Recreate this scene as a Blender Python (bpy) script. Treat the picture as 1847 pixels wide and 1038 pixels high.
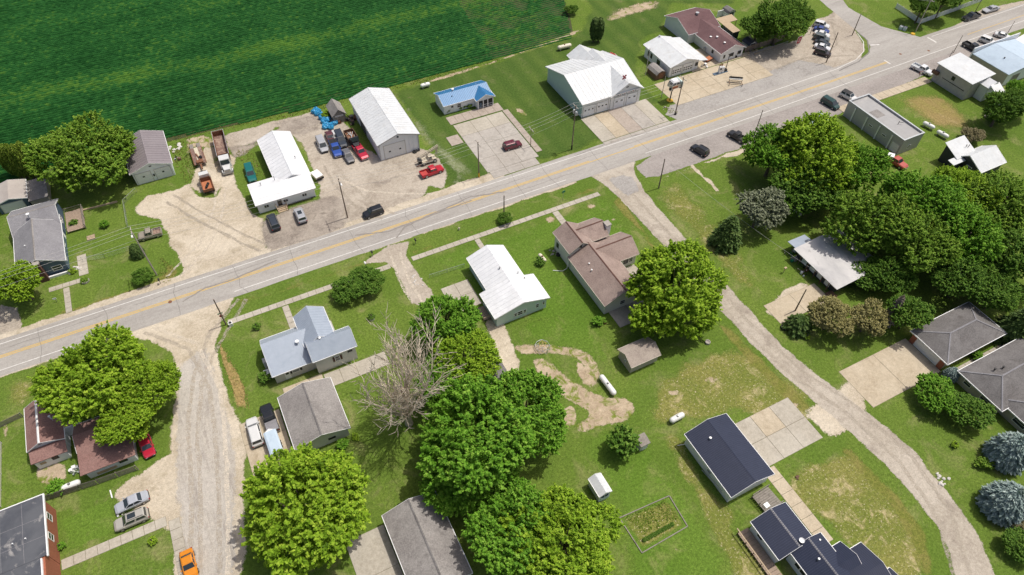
# Small-town main street seen from a drone.  World frame: X runs along the main road, Y towards the crop field, metres.
import bpy, math, random
import numpy as np
from math import sin, cos, pi, radians
from mathutils import Vector, Matrix, geometry, noise as mnoise
for _o in list(bpy.data.objects): bpy.data.objects.remove(_o)
random.seed(11); rng = np.random.default_rng(11)
scn = bpy.context.scene; col = scn.collection
# ---------------------------------------------------------------- camera
cam = bpy.data.cameras.new('Camera'); cam.sensor_fit = 'HORIZONTAL'; cam.sensor_width = 36.0; cam.lens = 24.169
cam.clip_start = 1.0; cam.clip_end = 5000.0
camo = bpy.data.objects.new('Camera', cam); col.objects.link(camo); scn.camera = camo
camo.matrix_world = Matrix(((0.891513, 0.339196, -0.300250, 0.0), (-0.452851, 0.684007, -0.571892, 0.0), (0.011390, 0.645818, 0.763407, 100.0), (0, 0, 0, 1)))
# ---------------------------------------------------------------- sky, sun, exposure
SUN_AZ, SUN_EL = radians(0.0), radians(67.0)     # azimuth measured from +X towards +Y
w = bpy.data.worlds.new('World'); scn.world = w; w.use_nodes = True
nt = w.node_tree; nt.nodes.clear()
sk = nt.nodes.new('ShaderNodeTexSky'); sk.sky_type = 'NISHITA'; sk.sun_disc = False
sk.sun_elevation = SUN_EL; sk.sun_rotation = pi/2 - SUN_AZ; sk.dust_density = 5.0; sk.air_density = 0.75; sk.ozone_density = 0.6
bg = nt.nodes.new('ShaderNodeBackground'); bg.inputs[1].default_value = 0.125
ow = nt.nodes.new('ShaderNodeOutputWorld'); nt.links.new(sk.outputs[0], bg.inputs[0]); nt.links.new(bg.outputs[0], ow.inputs[0])
sl = bpy.data.lights.new('Sun', 'SUN'); sl.energy = 3.3; sl.angle = radians(0.55); sl.color = (1.0, 0.955, 0.88)
so = bpy.data.objects.new('Sun', sl); col.objects.link(so)
so.rotation_euler = Vector((cos(SUN_EL)*cos(SUN_AZ), cos(SUN_EL)*sin(SUN_AZ), sin(SUN_EL))).to_track_quat('Z', 'Y').to_euler()
so.location = (60, 60, 200)
vs = scn.view_settings; vs.view_transform = 'Standard'; vs.look = 'None'; vs.exposure = -0.1; vs.gamma = 1.0; vs.use_curve_mapping = False
scn.render.engine = 'CYCLES'
# ---------------------------------------------------------------- materials
MATS = {}
def N(nt, t, **k):
    n = nt.nodes.new('ShaderNode' + t)
    for a, b in k.items():
        if a.startswith('i_'): n.inputs[a[2:].replace('_', ' ')].default_value = b
        else: setattr(n, a, b)
    return n
def c4(c): return (c[0], c[1], c[2], 1.0)
def ramp(nt, fac, stops):
    r = N(nt, 'ValToRGB'); el = r.color_ramp.elements
    while len(el) < len(stops): el.new(0.5)
    for e, (p, c) in zip(el, stops): e.position = p; e.color = c4(c)
    nt.links.new(fac, r.inputs[0]); return r.outputs[0]
def noise(nt, vec, scale, detail=5.0, rough=0.6, dist=0.0):
    n = N(nt, 'TexNoise'); n.inputs['Scale'].default_value = scale; n.inputs['Detail'].default_value = detail
    n.inputs['Roughness'].default_value = rough; n.inputs['Distortion'].default_value = dist
    nt.links.new(vec, n.inputs['Vector']); return n.outputs['Fac']
def math_(nt, op, a, b=None, clamp=False):
    m = N(nt, 'Math', operation=op); m.use_clamp = clamp
    for i, v in enumerate((a, b)):
        if v is None: continue
        if isinstance(v, (int, float)): m.inputs[i].default_value = v
        else: nt.links.new(v, m.inputs[i])
    return m.outputs[0]
def mixc(nt, f, a, b, blend='MIX'):
    m = N(nt, 'Mix', data_type='RGBA', blend_type=blend)
    for s, v in ((m.inputs[0], f), (m.inputs[6], a), (m.inputs[7], b)):
        if isinstance(v, (int, float)): s.default_value = v
        elif isinstance(v, tuple): s.default_value = c4(v)
        else: nt.links.new(v, s)
    return m.outputs[2]
def mat(name, a, b=None, s=2.0, rough=0.8, metal=0.0, bump=0.0, bs=8.0, big=None, bigs=0.12, bigp=(0.42, 0.62),
        third=None, ts=0.5, tp=(0.55, 0.7), lines=None, ragged=False, rag=1.0, soft=0.12, stripes=None, spec=0.4, stretch=None, speck=None, coat=0.0, grain=None):
    """procedural material: a..b fine noise; big = colour of broad patches; third = second set of patches;
    lines = (axis, spacing, darkening) regular grooves; stripes = (axis, width, colour) mowing stripes"""
    m = bpy.data.materials.new(name); m.use_nodes = True; nt = m.node_tree; nt.nodes.clear(); MATS[name] = m
    out = N(nt, 'OutputMaterial'); p = N(nt, 'BsdfPrincipled')
    p.inputs['Roughness'].default_value = rough; p.inputs['Metallic'].default_value = metal
    p.inputs['Specular IOR Level'].default_value = spec
    if coat: p.inputs['Coat Weight'].default_value = coat; p.inputs['Coat Roughness'].default_value = 0.05
    g = N(nt, 'NewGeometry').outputs['Position']
    b = b or tuple(x*0.82 for x in a)
    v = g
    if stretch:
        mp = N(nt, 'Mapping'); mp.inputs['Scale'].default_value = stretch; nt.links.new(g, mp.inputs['Vector']); v = mp.outputs[0]
    c = ramp(nt, noise(nt, v, s, 8.0, 0.68), [(0.32, b), (0.68, a)])
    if big:
        f = N(nt, 'MapRange'); nt.links.new(noise(nt, v, bigs, 6.0, 0.6, 0.4), f.inputs[0]); f.inputs[1].default_value = bigp[0]; f.inputs[2].default_value = bigp[1]
        c = mixc(nt, f.outputs[0], c, mixc(nt, 0.45, big, c))
    if third:
        o = N(nt, 'VectorMath', operation='ADD'); nt.links.new(v, o.inputs[0]); o.inputs[1].default_value = (37.0, 11.0, 5.0)
        f = N(nt, 'MapRange'); nt.links.new(noise(nt, o.outputs[0], ts, 7.0, 0.7, 0.6), f.inputs[0]); f.inputs[1].default_value = tp[0]; f.inputs[2].default_value = tp[1]
        c = mixc(nt, f.outputs[0], c, third)
    if stripes:
        ax, wd, sc, st = stripes
        sx = N(nt, 'SeparateXYZ'); nt.links.new(g, sx.inputs[0])
        q = math_(nt, 'ADD', sx.outputs['XYZ'.index(ax)], math_(nt, 'MULTIPLY', noise(nt, g, 0.15, 2.0), 0.8))
        f = math_(nt, 'MULTIPLY', math_(nt, 'ADD', math_(nt, 'SINE', math_(nt, 'MULTIPLY', q, pi/wd)), 1.0), 0.5*st)
        c = mixc(nt, f, c, sc)
    if speck:
        sc, thr, colr = speck
        f = N(nt, 'MapRange'); nt.links.new(noise(nt, g, sc, 3.0, 0.7), f.inputs[0]); f.inputs[1].default_value = thr; f.inputs[2].default_value = thr+0.06
        c = mixc(nt, f.outputs[0], c, colr)
    hgt = None
    if grain:
        for gs, st in grain:
            f = N(nt, 'MapRange'); nt.links.new(noise(nt, g, gs, 3.0, 0.75), f.inputs[0]); f.inputs[1].default_value = 0.28; f.inputs[2].default_value = 0.72; f.inputs[3].default_value = 1-st; f.inputs[4].default_value = 1+st; f.clamp = False
            c = mixc(nt, 1.0, c, f.outputs[0], 'MULTIPLY')
    if lines:
        ax, sp, dk = lines
        sx = N(nt, 'SeparateXYZ'); nt.links.new(g, sx.inputs[0])
        q = math_(nt, 'FRACT', math_(nt, 'DIVIDE', sx.outputs['XYZ'.index(ax)], sp))
        f = math_(nt, 'LESS_THAN', q, 0.16)
        c = mixc(nt, f, c, mixc(nt, dk, c, (0.02, 0.02, 0.02))); hgt = q
    nt.links.new(c, p.inputs['Base Color'])
    if bump:
        bn = N(nt, 'Bump'); bn.inputs['Strength'].default_value = bump; bn.inputs['Distance'].default_value = 0.06
        nt.links.new(noise(nt, g, bs, 5.0, 0.7), bn.inputs['Height']); nt.links.new(bn.outputs[0], p.inputs['Normal'])
    sh = p.outputs[0]
    if ragged:
        at = N(nt, 'Attribute', attribute_name='edge')
        n1 = math_(nt, 'ADD', math_(nt, 'MULTIPLY', noise(nt, g, 0.8*rag, 6.0, 0.75), 0.6), math_(nt, 'MULTIPLY', noise(nt, g, 4.0, 6.0, 0.8), 0.4))
        f = math_(nt, 'ADD', math_(nt, 'MULTIPLY', at.outputs['Fac'], 1.7), math_(nt, 'MULTIPLY', math_(nt, 'SUBTRACT', n1, 0.72), 2.4))
        hf = math_(nt, 'MULTIPLY', math_(nt, 'SUBTRACT', noise(nt, g, 13.0, 2.0, 0.5), 0.5), soft*2.6)   # ragged fringe: either one cover or the other
        mr = N(nt, 'MapRange'); nt.links.new(math_(nt, 'ADD', f, hf), mr.inputs[0]); mr.inputs[1].default_value = 0.0; mr.inputs[2].default_value = 0.02
        tr = N(nt, 'BsdfTransparent'); mx = N(nt, 'MixShader')
        nt.links.new(mr.outputs[0], mx.inputs[0]); nt.links.new(tr.outputs[0], mx.inputs[1]); nt.links.new(sh, mx.inputs[2]); sh = mx.outputs[0]
    nt.links.new(sh, out.inputs[0]); return m
def leafmat(name, dark, mid, light, trans=0.3, spec=0.12):
    m = bpy.data.materials.new(name); m.use_nodes = True; nt = m.node_tree; nt.nodes.clear(); MATS[name] = m
    at = N(nt, 'Attribute', attribute_name='tint')
    c = ramp(nt, at.outputs['Fac'], [(0.0, dark), (0.5, mid), (1.0, light)])
    d = N(nt, 'BsdfPrincipled'); d.inputs['Roughness'].default_value = 0.55; d.inputs['Specular IOR Level'].default_value = spec
    nt.links.new(c, d.inputs['Base Color'])
    t = N(nt, 'BsdfTranslucent'); nt.links.new(mixc(nt, 0.5, c, (0.3, 0.42, 0.01)), t.inputs[0])
    mx = N(nt, 'MixShader'); mx.inputs[0].default_value = trans; out = N(nt, 'OutputMaterial')
    nt.links.new(d.outputs[0], mx.inputs[1]); nt.links.new(t.outputs[0], mx.inputs[2]); nt.links.new(mx.outputs[0], out.inputs[0]); return m
def paint(name, c, rough=0.3, metal=0.15): 
    if name in MATS: return MATS[name]
    return mat(name, c, tuple(x*0.93 for x in c), 1.5, rough, metal, spec=0.5, coat=0.35)
# ground covers
GR = dict(rough=0.95, bump=0.6, bs=4.0, spec=0.12, grain=((2.2,0.32),(6.5,0.4)))
GS = dict(ragged=True, soft=0.75, **GR)
mat('lawn', (0.166,0.232,0.043), (0.086,0.137,0.018), 2.8, stripes=('X',2.2,(0.094,0.156,0.021),0.38), big=(0.076,0.141,0.017), bigs=0.05, third=(0.256,0.243,0.105), ts=0.16, tp=(0.52,0.74), speck=(6.0,0.68,(0.301,0.268,0.244)), **GR)
mat('lawn_deep', (0.099,0.154,0.033), (0.049,0.089,0.014), 2.4, big=(0.117,0.169,0.033), bigs=0.06, third=(0.166,0.171,0.073), ts=0.2, tp=(0.55,0.76), stripes=('X',2.6,(0.059,0.108,0.019),0.8), rag=.5, **GS)
mat('lawn_mid', (0.150,0.237,0.035), (0.076,0.140,0.017), 2.6, big=(0.072,0.148,0.013), bigs=0.07, third=(0.242,0.245,0.090), ts=0.2, tp=(0.53,0.76), stripes=('X',2.0,(0.102,0.174,0.023),0.5), rag=.5, **GS)
mat('grass_dry', (0.26,0.245,0.075), (0.135,0.15,0.03), 2.4, big=(0.11,0.155,0.022), bigs=0.14, bigp=(0.4,0.6), third=(0.42,0.35,0.19), ts=0.35, tp=(0.54,0.68), speck=(3.2,0.6,(0.5,0.44,0.29)), rag=.4, **GS)
mat('grass_brown', (0.33,0.25,0.11), (0.23,0.18,0.065), 2.0, big=(0.22,0.21,0.05), bigs=0.09, third=(0.38,0.3,0.16), ts=0.3, stripes=('X',1.6,(0.26,0.195,0.08),0.5), rag=.4, **GS)
mat('grass_olive', (0.2,0.2,0.05), (0.115,0.14,0.022), 3.0, big=(0.25,0.21,0.075), bigs=0.3, third=(0.1,0.13,0.02), ts=0.6, rag=.8, **GS)
mat('straw_verge', (0.38,0.28,0.12), (0.26,0.19,0.07), 2.5, third=(0.21,0.2,0.06), ts=0.7, ragged=True, rag=1.0, soft=.3, **GR)
GV = dict(rough=0.95, bump=0.45, bs=7.0, spec=0.2, grain=((1.6,0.14),(6.0,0.24)))
mat('gravel_pale', (0.541,0.470,0.363), (0.380,0.320,0.235), 2.6, big=(0.627,0.559,0.451), bigs=0.12, third=(0.351,0.296,0.207), ts=0.3, tp=(0.52,0.74), speck=(5.0,0.64,(0.285,0.240,0.166)), ragged=True, rag=1.0, soft=.3, **GV)
mat('gravel_grey', (0.45,0.395,0.325), (0.31,0.265,0.21), 2.6, big=(0.52,0.465,0.39), bigs=0.1, third=(0.26,0.22,0.175), ts=0.28, tp=(0.52,0.73), speck=(5.0,0.66,(0.22,0.19,0.15)), ragged=True, rag=1.0, soft=.3, **GV)
mat('dirt_dark', (0.33,0.285,0.24), (0.2,0.17,0.14), 2.2, big=(0.42,0.37,0.31), bigs=0.25, third=(0.17,0.14,0.115), ts=0.4, ragged=True, rag=.6, soft=.5, **GV)
mat('bare_dirt', (0.46,0.37,0.26), (0.31,0.235,0.155), 2.8, big=(0.54,0.445,0.325), bigs=0.4, third=(0.16,0.2,0.03), ts=0.5, tp=(0.5,0.6), ragged=True, rag=1.2, soft=.35, **GV)
mat('dust_wash', (0.26,0.28,0.17), (0.14,0.18,0.06), 1.6, third=(0.36,0.35,0.28), ts=0.5, ragged=True, rag=.9, soft=.7, **GV)
mat('road', (0.378,0.356,0.324), (0.306,0.284,0.257), 1.2, big=(0.432,0.410,0.378), bigs=0.07, third=(0.279,0.257,0.234), ts=0.2, tp=(0.5,0.8), stretch=(0.22,1.6,1), speck=(5.0,0.7,(0.243,0.225,0.198)), rough=0.85, bump=0.15, bs=14, grain=((1.5,0.1),(6.0,0.15)))
mat('road_edge', (0.49,0.45,0.39), (0.36,0.325,0.28), 2.0, third=(0.28,0.25,0.22), ts=0.3, tp=(0.52,0.72), big=(0.5,0.47,0.43), bigs=.15, stretch=(2.2,.35,1), ragged=True, rag=1.2, soft=.3, **GV)
mat('asphalt_lot', (0.335,0.3,0.28), (0.26,0.235,0.215), 2.0, big=(0.39,0.355,0.33), bigs=0.1, third=(0.22,0.2,0.185), ts=0.3, tp=(0.55,0.78), ragged=True, rag=1.3, **GV)
mat('asphalt_grey', (0.363,0.344,0.321), (0.279,0.260,0.242), 2.0, big=(0.409,0.391,0.363), bigs=0.1, third=(0.242,0.223,0.205), ts=0.4, ragged=True, rag=1.3, **GV)
mat('lane', (0.46,0.41,0.335), (0.34,0.295,0.24), 2.0, big=(0.5,0.45,0.38), bigs=0.12, third=(0.26,0.22,0.18), ts=0.25, tp=(0.5,0.74), speck=(5.0,0.68,(0.24,0.2,0.16)), ragged=True, rag=1.2, soft=.3, **GV)
CN = dict(rough=0.85, bump=0.12, bs=10.0, grain=((1.2,0.1),(6.0,0.14)))
mat('concrete', (0.450,0.410,0.339), (0.351,0.315,0.255), 1.8, big=(0.495,0.459,0.387), bigs=0.15, third=(0.288,0.257,0.202), ts=0.4, tp=(0.55,0.78), **CN)
mat('concrete_tan', (0.495,0.419,0.306), (0.396,0.329,0.234), 1.8, big=(0.531,0.459,0.347), bigs=0.15, third=(0.324,0.257,0.171), ts=0.35, tp=(0.54,0.76), **CN)
mat('concrete_grey', (0.42,0.385,0.34), (0.33,0.3,0.265), 1.8, big=(0.47,0.44,0.395), bigs=0.15, third=(0.26,0.235,0.205), ts=0.4, tp=(0.54,0.76), **CN)
mat('concrete_rose', (0.42,0.36,0.305), (0.34,0.285,0.24), 1.8, third=(0.3,0.25,0.205), ts=0.4, **CN)
mat('track', (0.42,0.37,0.3), (0.33,0.285,0.23), 2.5, ragged=True, rag=1.2, soft=.6, **GV)
mat('track_pale', (0.64,0.57,0.47), (0.52,0.46,0.37), 2.5, ragged=True, rag=1.2, soft=.6, **GV)
mat('joint', (0.25,0.22,0.17), (0.13,0.125,0.07), 3.0, rough=0.95)
mat('tar', (0.135,0.124,0.114), (0.243,0.230,0.214), 4.0, rough=0.7)
mat('skid', (0.2,0.18,0.16), (0.3,0.275,0.25), 2.0, rough=0.8, ragged=True, rag=3.0)
mat('line_white', (0.74,0.73,0.7), (0.56,0.54,0.5), 3.0, third=(0.44,0.41,0.37), ts=1.2, tp=(0.5,0.72), rough=0.7)
mat('line_yellow', (0.594,0.414,0.135), (0.495,0.342,0.126), 3.0, third=(0.414,0.333,0.207), ts=1.0, tp=(0.55,0.72), rough=0.7)
mat('soil', (0.08,0.08,0.035), (0.04,0.055,0.015), 3.0, rough=1.0)
# buildings
WS = dict(rough=0.55, spec=0.35)
mat('siding_white', (0.82,0.83,0.83), (0.77,0.78,0.79), 0.8, lines=('Z',0.2,0.1), **WS)
mat('metal_white', (0.8,0.82,0.84), (0.74,0.76,0.79), 0.5, third=(0.68,0.7,0.71), ts=0.3, tp=(0.6,0.85), rough=0.45)
mat('roof_white', (0.77,0.78,0.79), (0.7,0.71,0.725), 0.5, third=(0.6,0.605,0.6), ts=0.5, tp=(0.5,0.8), rough=0.4, spec=0.4, grain=((0.5,0.05),(2.5,0.05)), stretch=(.5,.5,.5))
mat('roof_white_dull', (0.66,0.68,0.685), (0.58,0.6,0.61), 0.6, third=(0.53,0.52,0.49), ts=0.5, tp=(0.52,0.8), rough=0.45, grain=((0.5,0.06),(2.5,0.06)))
mat('rib_white', (0.68,0.695,0.71), (0.62,0.635,0.65), 0.6, rough=0.45)  # darker than the plain white roof: rib shading put into the colour
mat('trim_white', (0.84,0.84,0.83), (0.8,0.8,0.79), 1.0, rough=0.5)
mat('siding_blue', (0.1,0.15,0.21), (0.08,0.125,0.18), 0.8, lines=('Z',0.2,0.25), **WS)
mat('siding_mint', (0.56,0.68,0.64), (0.52,0.64,0.6), 0.8, lines=('Z',0.2,0.12), **WS)
mat('siding_grey', (0.55,0.54,0.51), (0.5,0.49,0.46), 0.8, lines=('Z',0.2,0.14), **WS)
mat('siding_light', (0.66,0.655,0.62), (0.61,0.6,0.57), 0.8, lines=('Z',0.2,0.12), **WS)
mat('siding_tan', (0.47,0.43,0.36), (0.42,0.38,0.32), 0.8, lines=('Z',0.2,0.12), **WS)
mat('siding_dark', (0.055,0.06,0.075), (0.045,0.05,0.06), 0.8, lines=('Z',0.2,0.3), **WS)
mat('steel_grey', (0.432,0.426,0.428), (0.378,0.374,0.377), 0.6, lines=('X',0.6,0.25), rough=0.55)
mat('block', (0.52,0.5,0.47), (0.43,0.415,0.39), 1.2, lines=('Z',0.22,0.15), third=(0.36,0.35,0.33), ts=0.4, rough=0.9)
mat('brick_wall', (0.36,0.13,0.075), (0.27,0.09,0.05), 4.0, lines=('Z',0.16,0.2), rough=0.9)
mat('brick_dark', (0.16,0.085,0.065), (0.1,0.05,0.04), 4.0, lines=('Z',0.16,0.25), rough=0.9)
SH = dict(rough=0.9, bump=0.25, bs=12.0, grain=((5.0,0.22),(1.0,0.08)))
mat('shingle_grey', (0.24,0.235,0.25), (0.185,0.18,0.19), 6.0, big=(0.27,0.265,0.275), bigs=0.3, **SH)
mat('shingle_mid', (0.27,0.25,0.235), (0.2,0.185,0.175), 5.0, big=(0.33,0.31,0.29), bigs=0.25, third=(0.19,0.175,0.165), ts=0.5, **SH)
mat('shingle_charcoal', (0.17,0.16,0.155), (0.115,0.108,0.105), 5.0, big=(0.21,0.2,0.195), bigs=0.3, third=(0.11,0.1,0.095), ts=0.4, **SH)
mat('shingle_brown', (0.34,0.26,0.225), (0.2,0.145,0.125), 7.0, big=(0.38,0.295,0.255), bigs=0.3, **SH)
mat('shingle_tan', (0.38,0.32,0.27), (0.28,0.23,0.195), 6.0, big=(0.42,0.36,0.3), bigs=0.5, **SH)
mat('shingle_maroon', (0.16,0.088,0.09), (0.11,0.06,0.063), 6.0, big=(0.18,0.105,0.105), bigs=0.25, **SH)
mat('shingle_rust', (0.27,0.155,0.135), (0.2,0.11,0.095), 5.0, big=(0.31,0.19,0.165), bigs=0.4, **SH)
mat('roof_taupe', (0.42,0.375,0.34), (0.36,0.32,0.29), 3.0, big=(0.47,0.43,0.39), bigs=0.3, rough=0.7)
mat('roof_plum', (0.245,0.215,0.225), (0.21,0.185,0.195), 2.0, big=(0.27,0.24,0.25), bigs=0.3, lines=('Y',0.9,0.06), rough=0.5)
mat('roof_bluegrey', (0.37,0.42,0.49), (0.32,0.37,0.44), 1.0, rough=0.42, third=(0.3,0.35,0.42), ts=0.4)
mat('roof_lightblue', (0.5,0.6,0.69), (0.44,0.54,0.63), 0.8, rough=0.45, third=(0.4,0.49,0.58), ts=0.4)
mat('roof_blue', (0.055,0.23,0.47), (0.045,0.2,0.42), 1.0, rough=0.4)
mat('rib_blue', (0.025,0.12,0.28), (0.02,0.1,0.24), 1.0, rough=0.4)
mat('roof_navy', (0.03,0.037,0.066), (0.025,0.031,0.056), 1.0, rough=0.38)
mat('rib_navy', (0.042,0.05,0.085), (0.036,0.043,0.075), 1.0, rough=0.4)
mat('roof_red', (0.5,0.07,0.06), (0.42,0.055,0.05), 1.0, rough=0.45)
mat('roof_silver', (0.5,0.49,0.48), (0.36,0.355,0.36), 0.9, big=(0.64,0.62,0.6), bigs=0.25, third=(0.2,0.18,0.16), ts=0.5, tp=(0.62,0.72), rough=0.5, stretch=(1.0,0.5,1))
mat('roof_membrane', (0.38,0.375,0.37), (0.325,0.32,0.315), 0.8, third=(0.47,0.45,0.42), ts=0.2, rough=0.8)
mat('roof_rubber', (0.085,0.09,0.105), (0.06,0.065,0.078), 0.7, big=(0.13,0.135,0.145), bigs=0.25, third=(0.36,0.345,0.33), ts=0.3, tp=(0.56,0.68), rough=0.6)
mat('wood_grey', (0.3,0.27,0.235), (0.2,0.18,0.155), 3.0, rough=0.9, third=(0.15,0.13,0.11), ts=1.2)
mat('wood_tan', (0.5,0.39,0.26), (0.38,0.29,0.19), 3.0, rough=0.85)
mat('wood_deck', (0.38,0.29,0.22), (0.28,0.21,0.16), 3.0, rough=0.85)
mat('wood_brown', (0.17,0.1,0.065), (0.12,0.07,0.045), 3.0, rough=0.85)
mat('wood_pole', (0.24,0.185,0.145), (0.165,0.125,0.095), 2.0, rough=0.9, stretch=(3,3,0.4))
mat('wood_pole_pale', (0.46,0.42,0.36), (0.37,0.335,0.285), 2.0, rough=0.9, stretch=(3,3,0.4))
mat('glass', (0.03,0.037,0.045), (0.022,0.027,0.034), 1.0, rough=0.08, spec=0.7)
mat('glass_car', (0.03,0.04,0.045), (0.022,0.03,0.035), 1.0, rough=0.05, spec=0.9)
mat('door_white', (0.76,0.765,0.76), (0.72,0.725,0.72), 1.0, rough=0.5)
mat('frame_white', (0.82,0.82,0.81), (0.78,0.78,0.77), 1.0, rough=0.5)
mat('black', (0.022,0.022,0.024), (0.015,0.015,0.016), 2.0, rough=0.6)
mat('rubber', (0.028,0.027,0.026), (0.02,0.02,0.02), 4.0, rough=0.85)
mat('rim', (0.5,0.5,0.5), (0.36,0.36,0.36), 6.0, rough=0.35, metal=0.7)
mat('steel', (0.42,0.42,0.42), (0.32,0.32,0.32), 3.0, rough=0.4, metal=0.6)
mat('galv', (0.5,0.52,0.53), (0.42,0.44,0.45), 3.0, rough=0.5, metal=0.4)
mat('rust', (0.25,0.115,0.06), (0.15,0.07,0.04), 3.0, rough=0.9, third=(0.36,0.2,0.12), ts=1.5)
mat('rust_bed', (0.24,0.15,0.12), (0.15,0.095,0.08), 2.0, rough=0.9, third=(0.4,0.3,0.23), ts=0.8, tp=(0.5,0.65))
mat('orange_bed', (0.5,0.19,0.09), (0.36,0.13,0.06), 2.5, rough=0.8)
mat('tank_white', (0.8,0.8,0.78), (0.73,0.73,0.7), 1.5, rough=0.4, third=(0.62,0.6,0.55), ts=1.0, tp=(0.62,0.8))
mat('tank_cream', (0.72,0.66,0.53), (0.64,0.58,0.46), 1.5, rough=0.45, third=(0.52,0.44,0.32), ts=1.0, tp=(0.6,0.8))
mat('headlamp', (0.7,0.72,0.72), (0.6,0.62,0.62), 8.0, rough=0.1, spec=0.8)
mat('taillamp', (0.42,0.02,0.02), (0.32,0.015,0.015), 8.0, rough=0.2)
mat('cream_paint', (0.66,0.6,0.47), (0.5,0.44,0.33), 3.0, rough=0.7, third=(0.35,0.27,0.18), ts=2.0)
mat('tarp_blue', (0.03,0.3,0.55), (0.02,0.2,0.4), 3.0, rough=0.45, third=(0.35,0.6,0.78), ts=2.0, tp=(0.58,0.68))
mat('stone', (0.42,0.39,0.35), (0.3,0.27,0.24), 4.0, rough=0.9, bump=0.4)
mat('stone_white', (0.68,0.65,0.6), (0.5,0.47,0.43), 4.0, rough=0.9, bump=0.4)
mat('sign_green', (0.02,0.22,0.12), None, 2.0, rough=0.4)
mat('sign_red', (0.4,0.02,0.035), None, 2.0, rough=0.4)
mat('sign_yellow', (0.7,0.42,0.03), None, 2.0, rough=0.5)
mat('wire', (0.55,0.54,0.5), (0.45,0.44,0.41), 2.0, rough=0.5)
mat('bark', (0.15,0.12,0.09), (0.085,0.068,0.05), 5.0, rough=0.95)
mat('bark_dead', (0.66,0.57,0.455), (0.5,0.43,0.34), 3.0, rough=0.95)
mat('flower_yellow', (0.62,0.5,0.05), (0.4,0.38,0.05), 4.0, rough=0.8)
leafmat('leaf_maple', (0.053,0.147,0.013), (0.158,0.362,0.029), (0.347,0.568,0.078), .32)
leafmat('leaf_bright', (0.090,0.178,0.011), (0.262,0.436,0.028), (0.491,0.643,0.070), .32)
leafmat('leaf_deep', (0.038,0.104,0.016), (0.117,0.242,0.030), (0.270,0.418,0.072), .3)
leafmat('leaf_olive', (0.068,0.145,0.017), (0.183,0.330,0.035), (0.381,0.523,0.084), .32)
leafmat('leaf_greygreen', (0.12,0.145,0.085), (0.25,0.28,0.175), (0.47,0.5,0.35), .2)
leafmat('leaf_rusty', (0.18,0.16,0.055), (0.4,0.36,0.15), (0.6,0.55,0.27), .25)
leafmat('needle_green', (0.045,0.09,0.024), (0.1,0.17,0.045), (0.21,0.29,0.085), 0.2)
leafmat('needle_blue', (0.14,0.2,0.19), (0.29,0.375,0.355), (0.48,0.56,0.53), 0.12)
leafmat('needle_brown', (0.15,0.13,0.07), (0.3,0.26,0.14), (0.46,0.41,0.25), 0.2)
leafmat('needle_yellowgreen', (0.06,0.12,0.012), (0.175,0.265,0.03), (0.36,0.43,0.07), 0.2)
leafmat('needle_dead', (0.24,0.2,0.155), (0.36,0.305,0.24), (0.5,0.43,0.36), 0.05)
leafmat('crop_leaf', (0.011,0.062,0.014), (0.025,0.113,0.025), (0.087,0.195,0.028), 0.12, 0.04)
leafmat('grass_blade', (0.12,0.15,0.03), (0.22,0.23,0.06), (0.38,0.33,0.14), 0.45)
leafmat('weed_blade', (0.09,0.16,0.02), (0.16,0.26,0.03), (0.28,0.36,0.06), 0.35)
leafmat('straw_blade', (0.24,0.19,0.07), (0.38,0.29,0.12), (0.54,0.43,0.22), 0.4)
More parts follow.
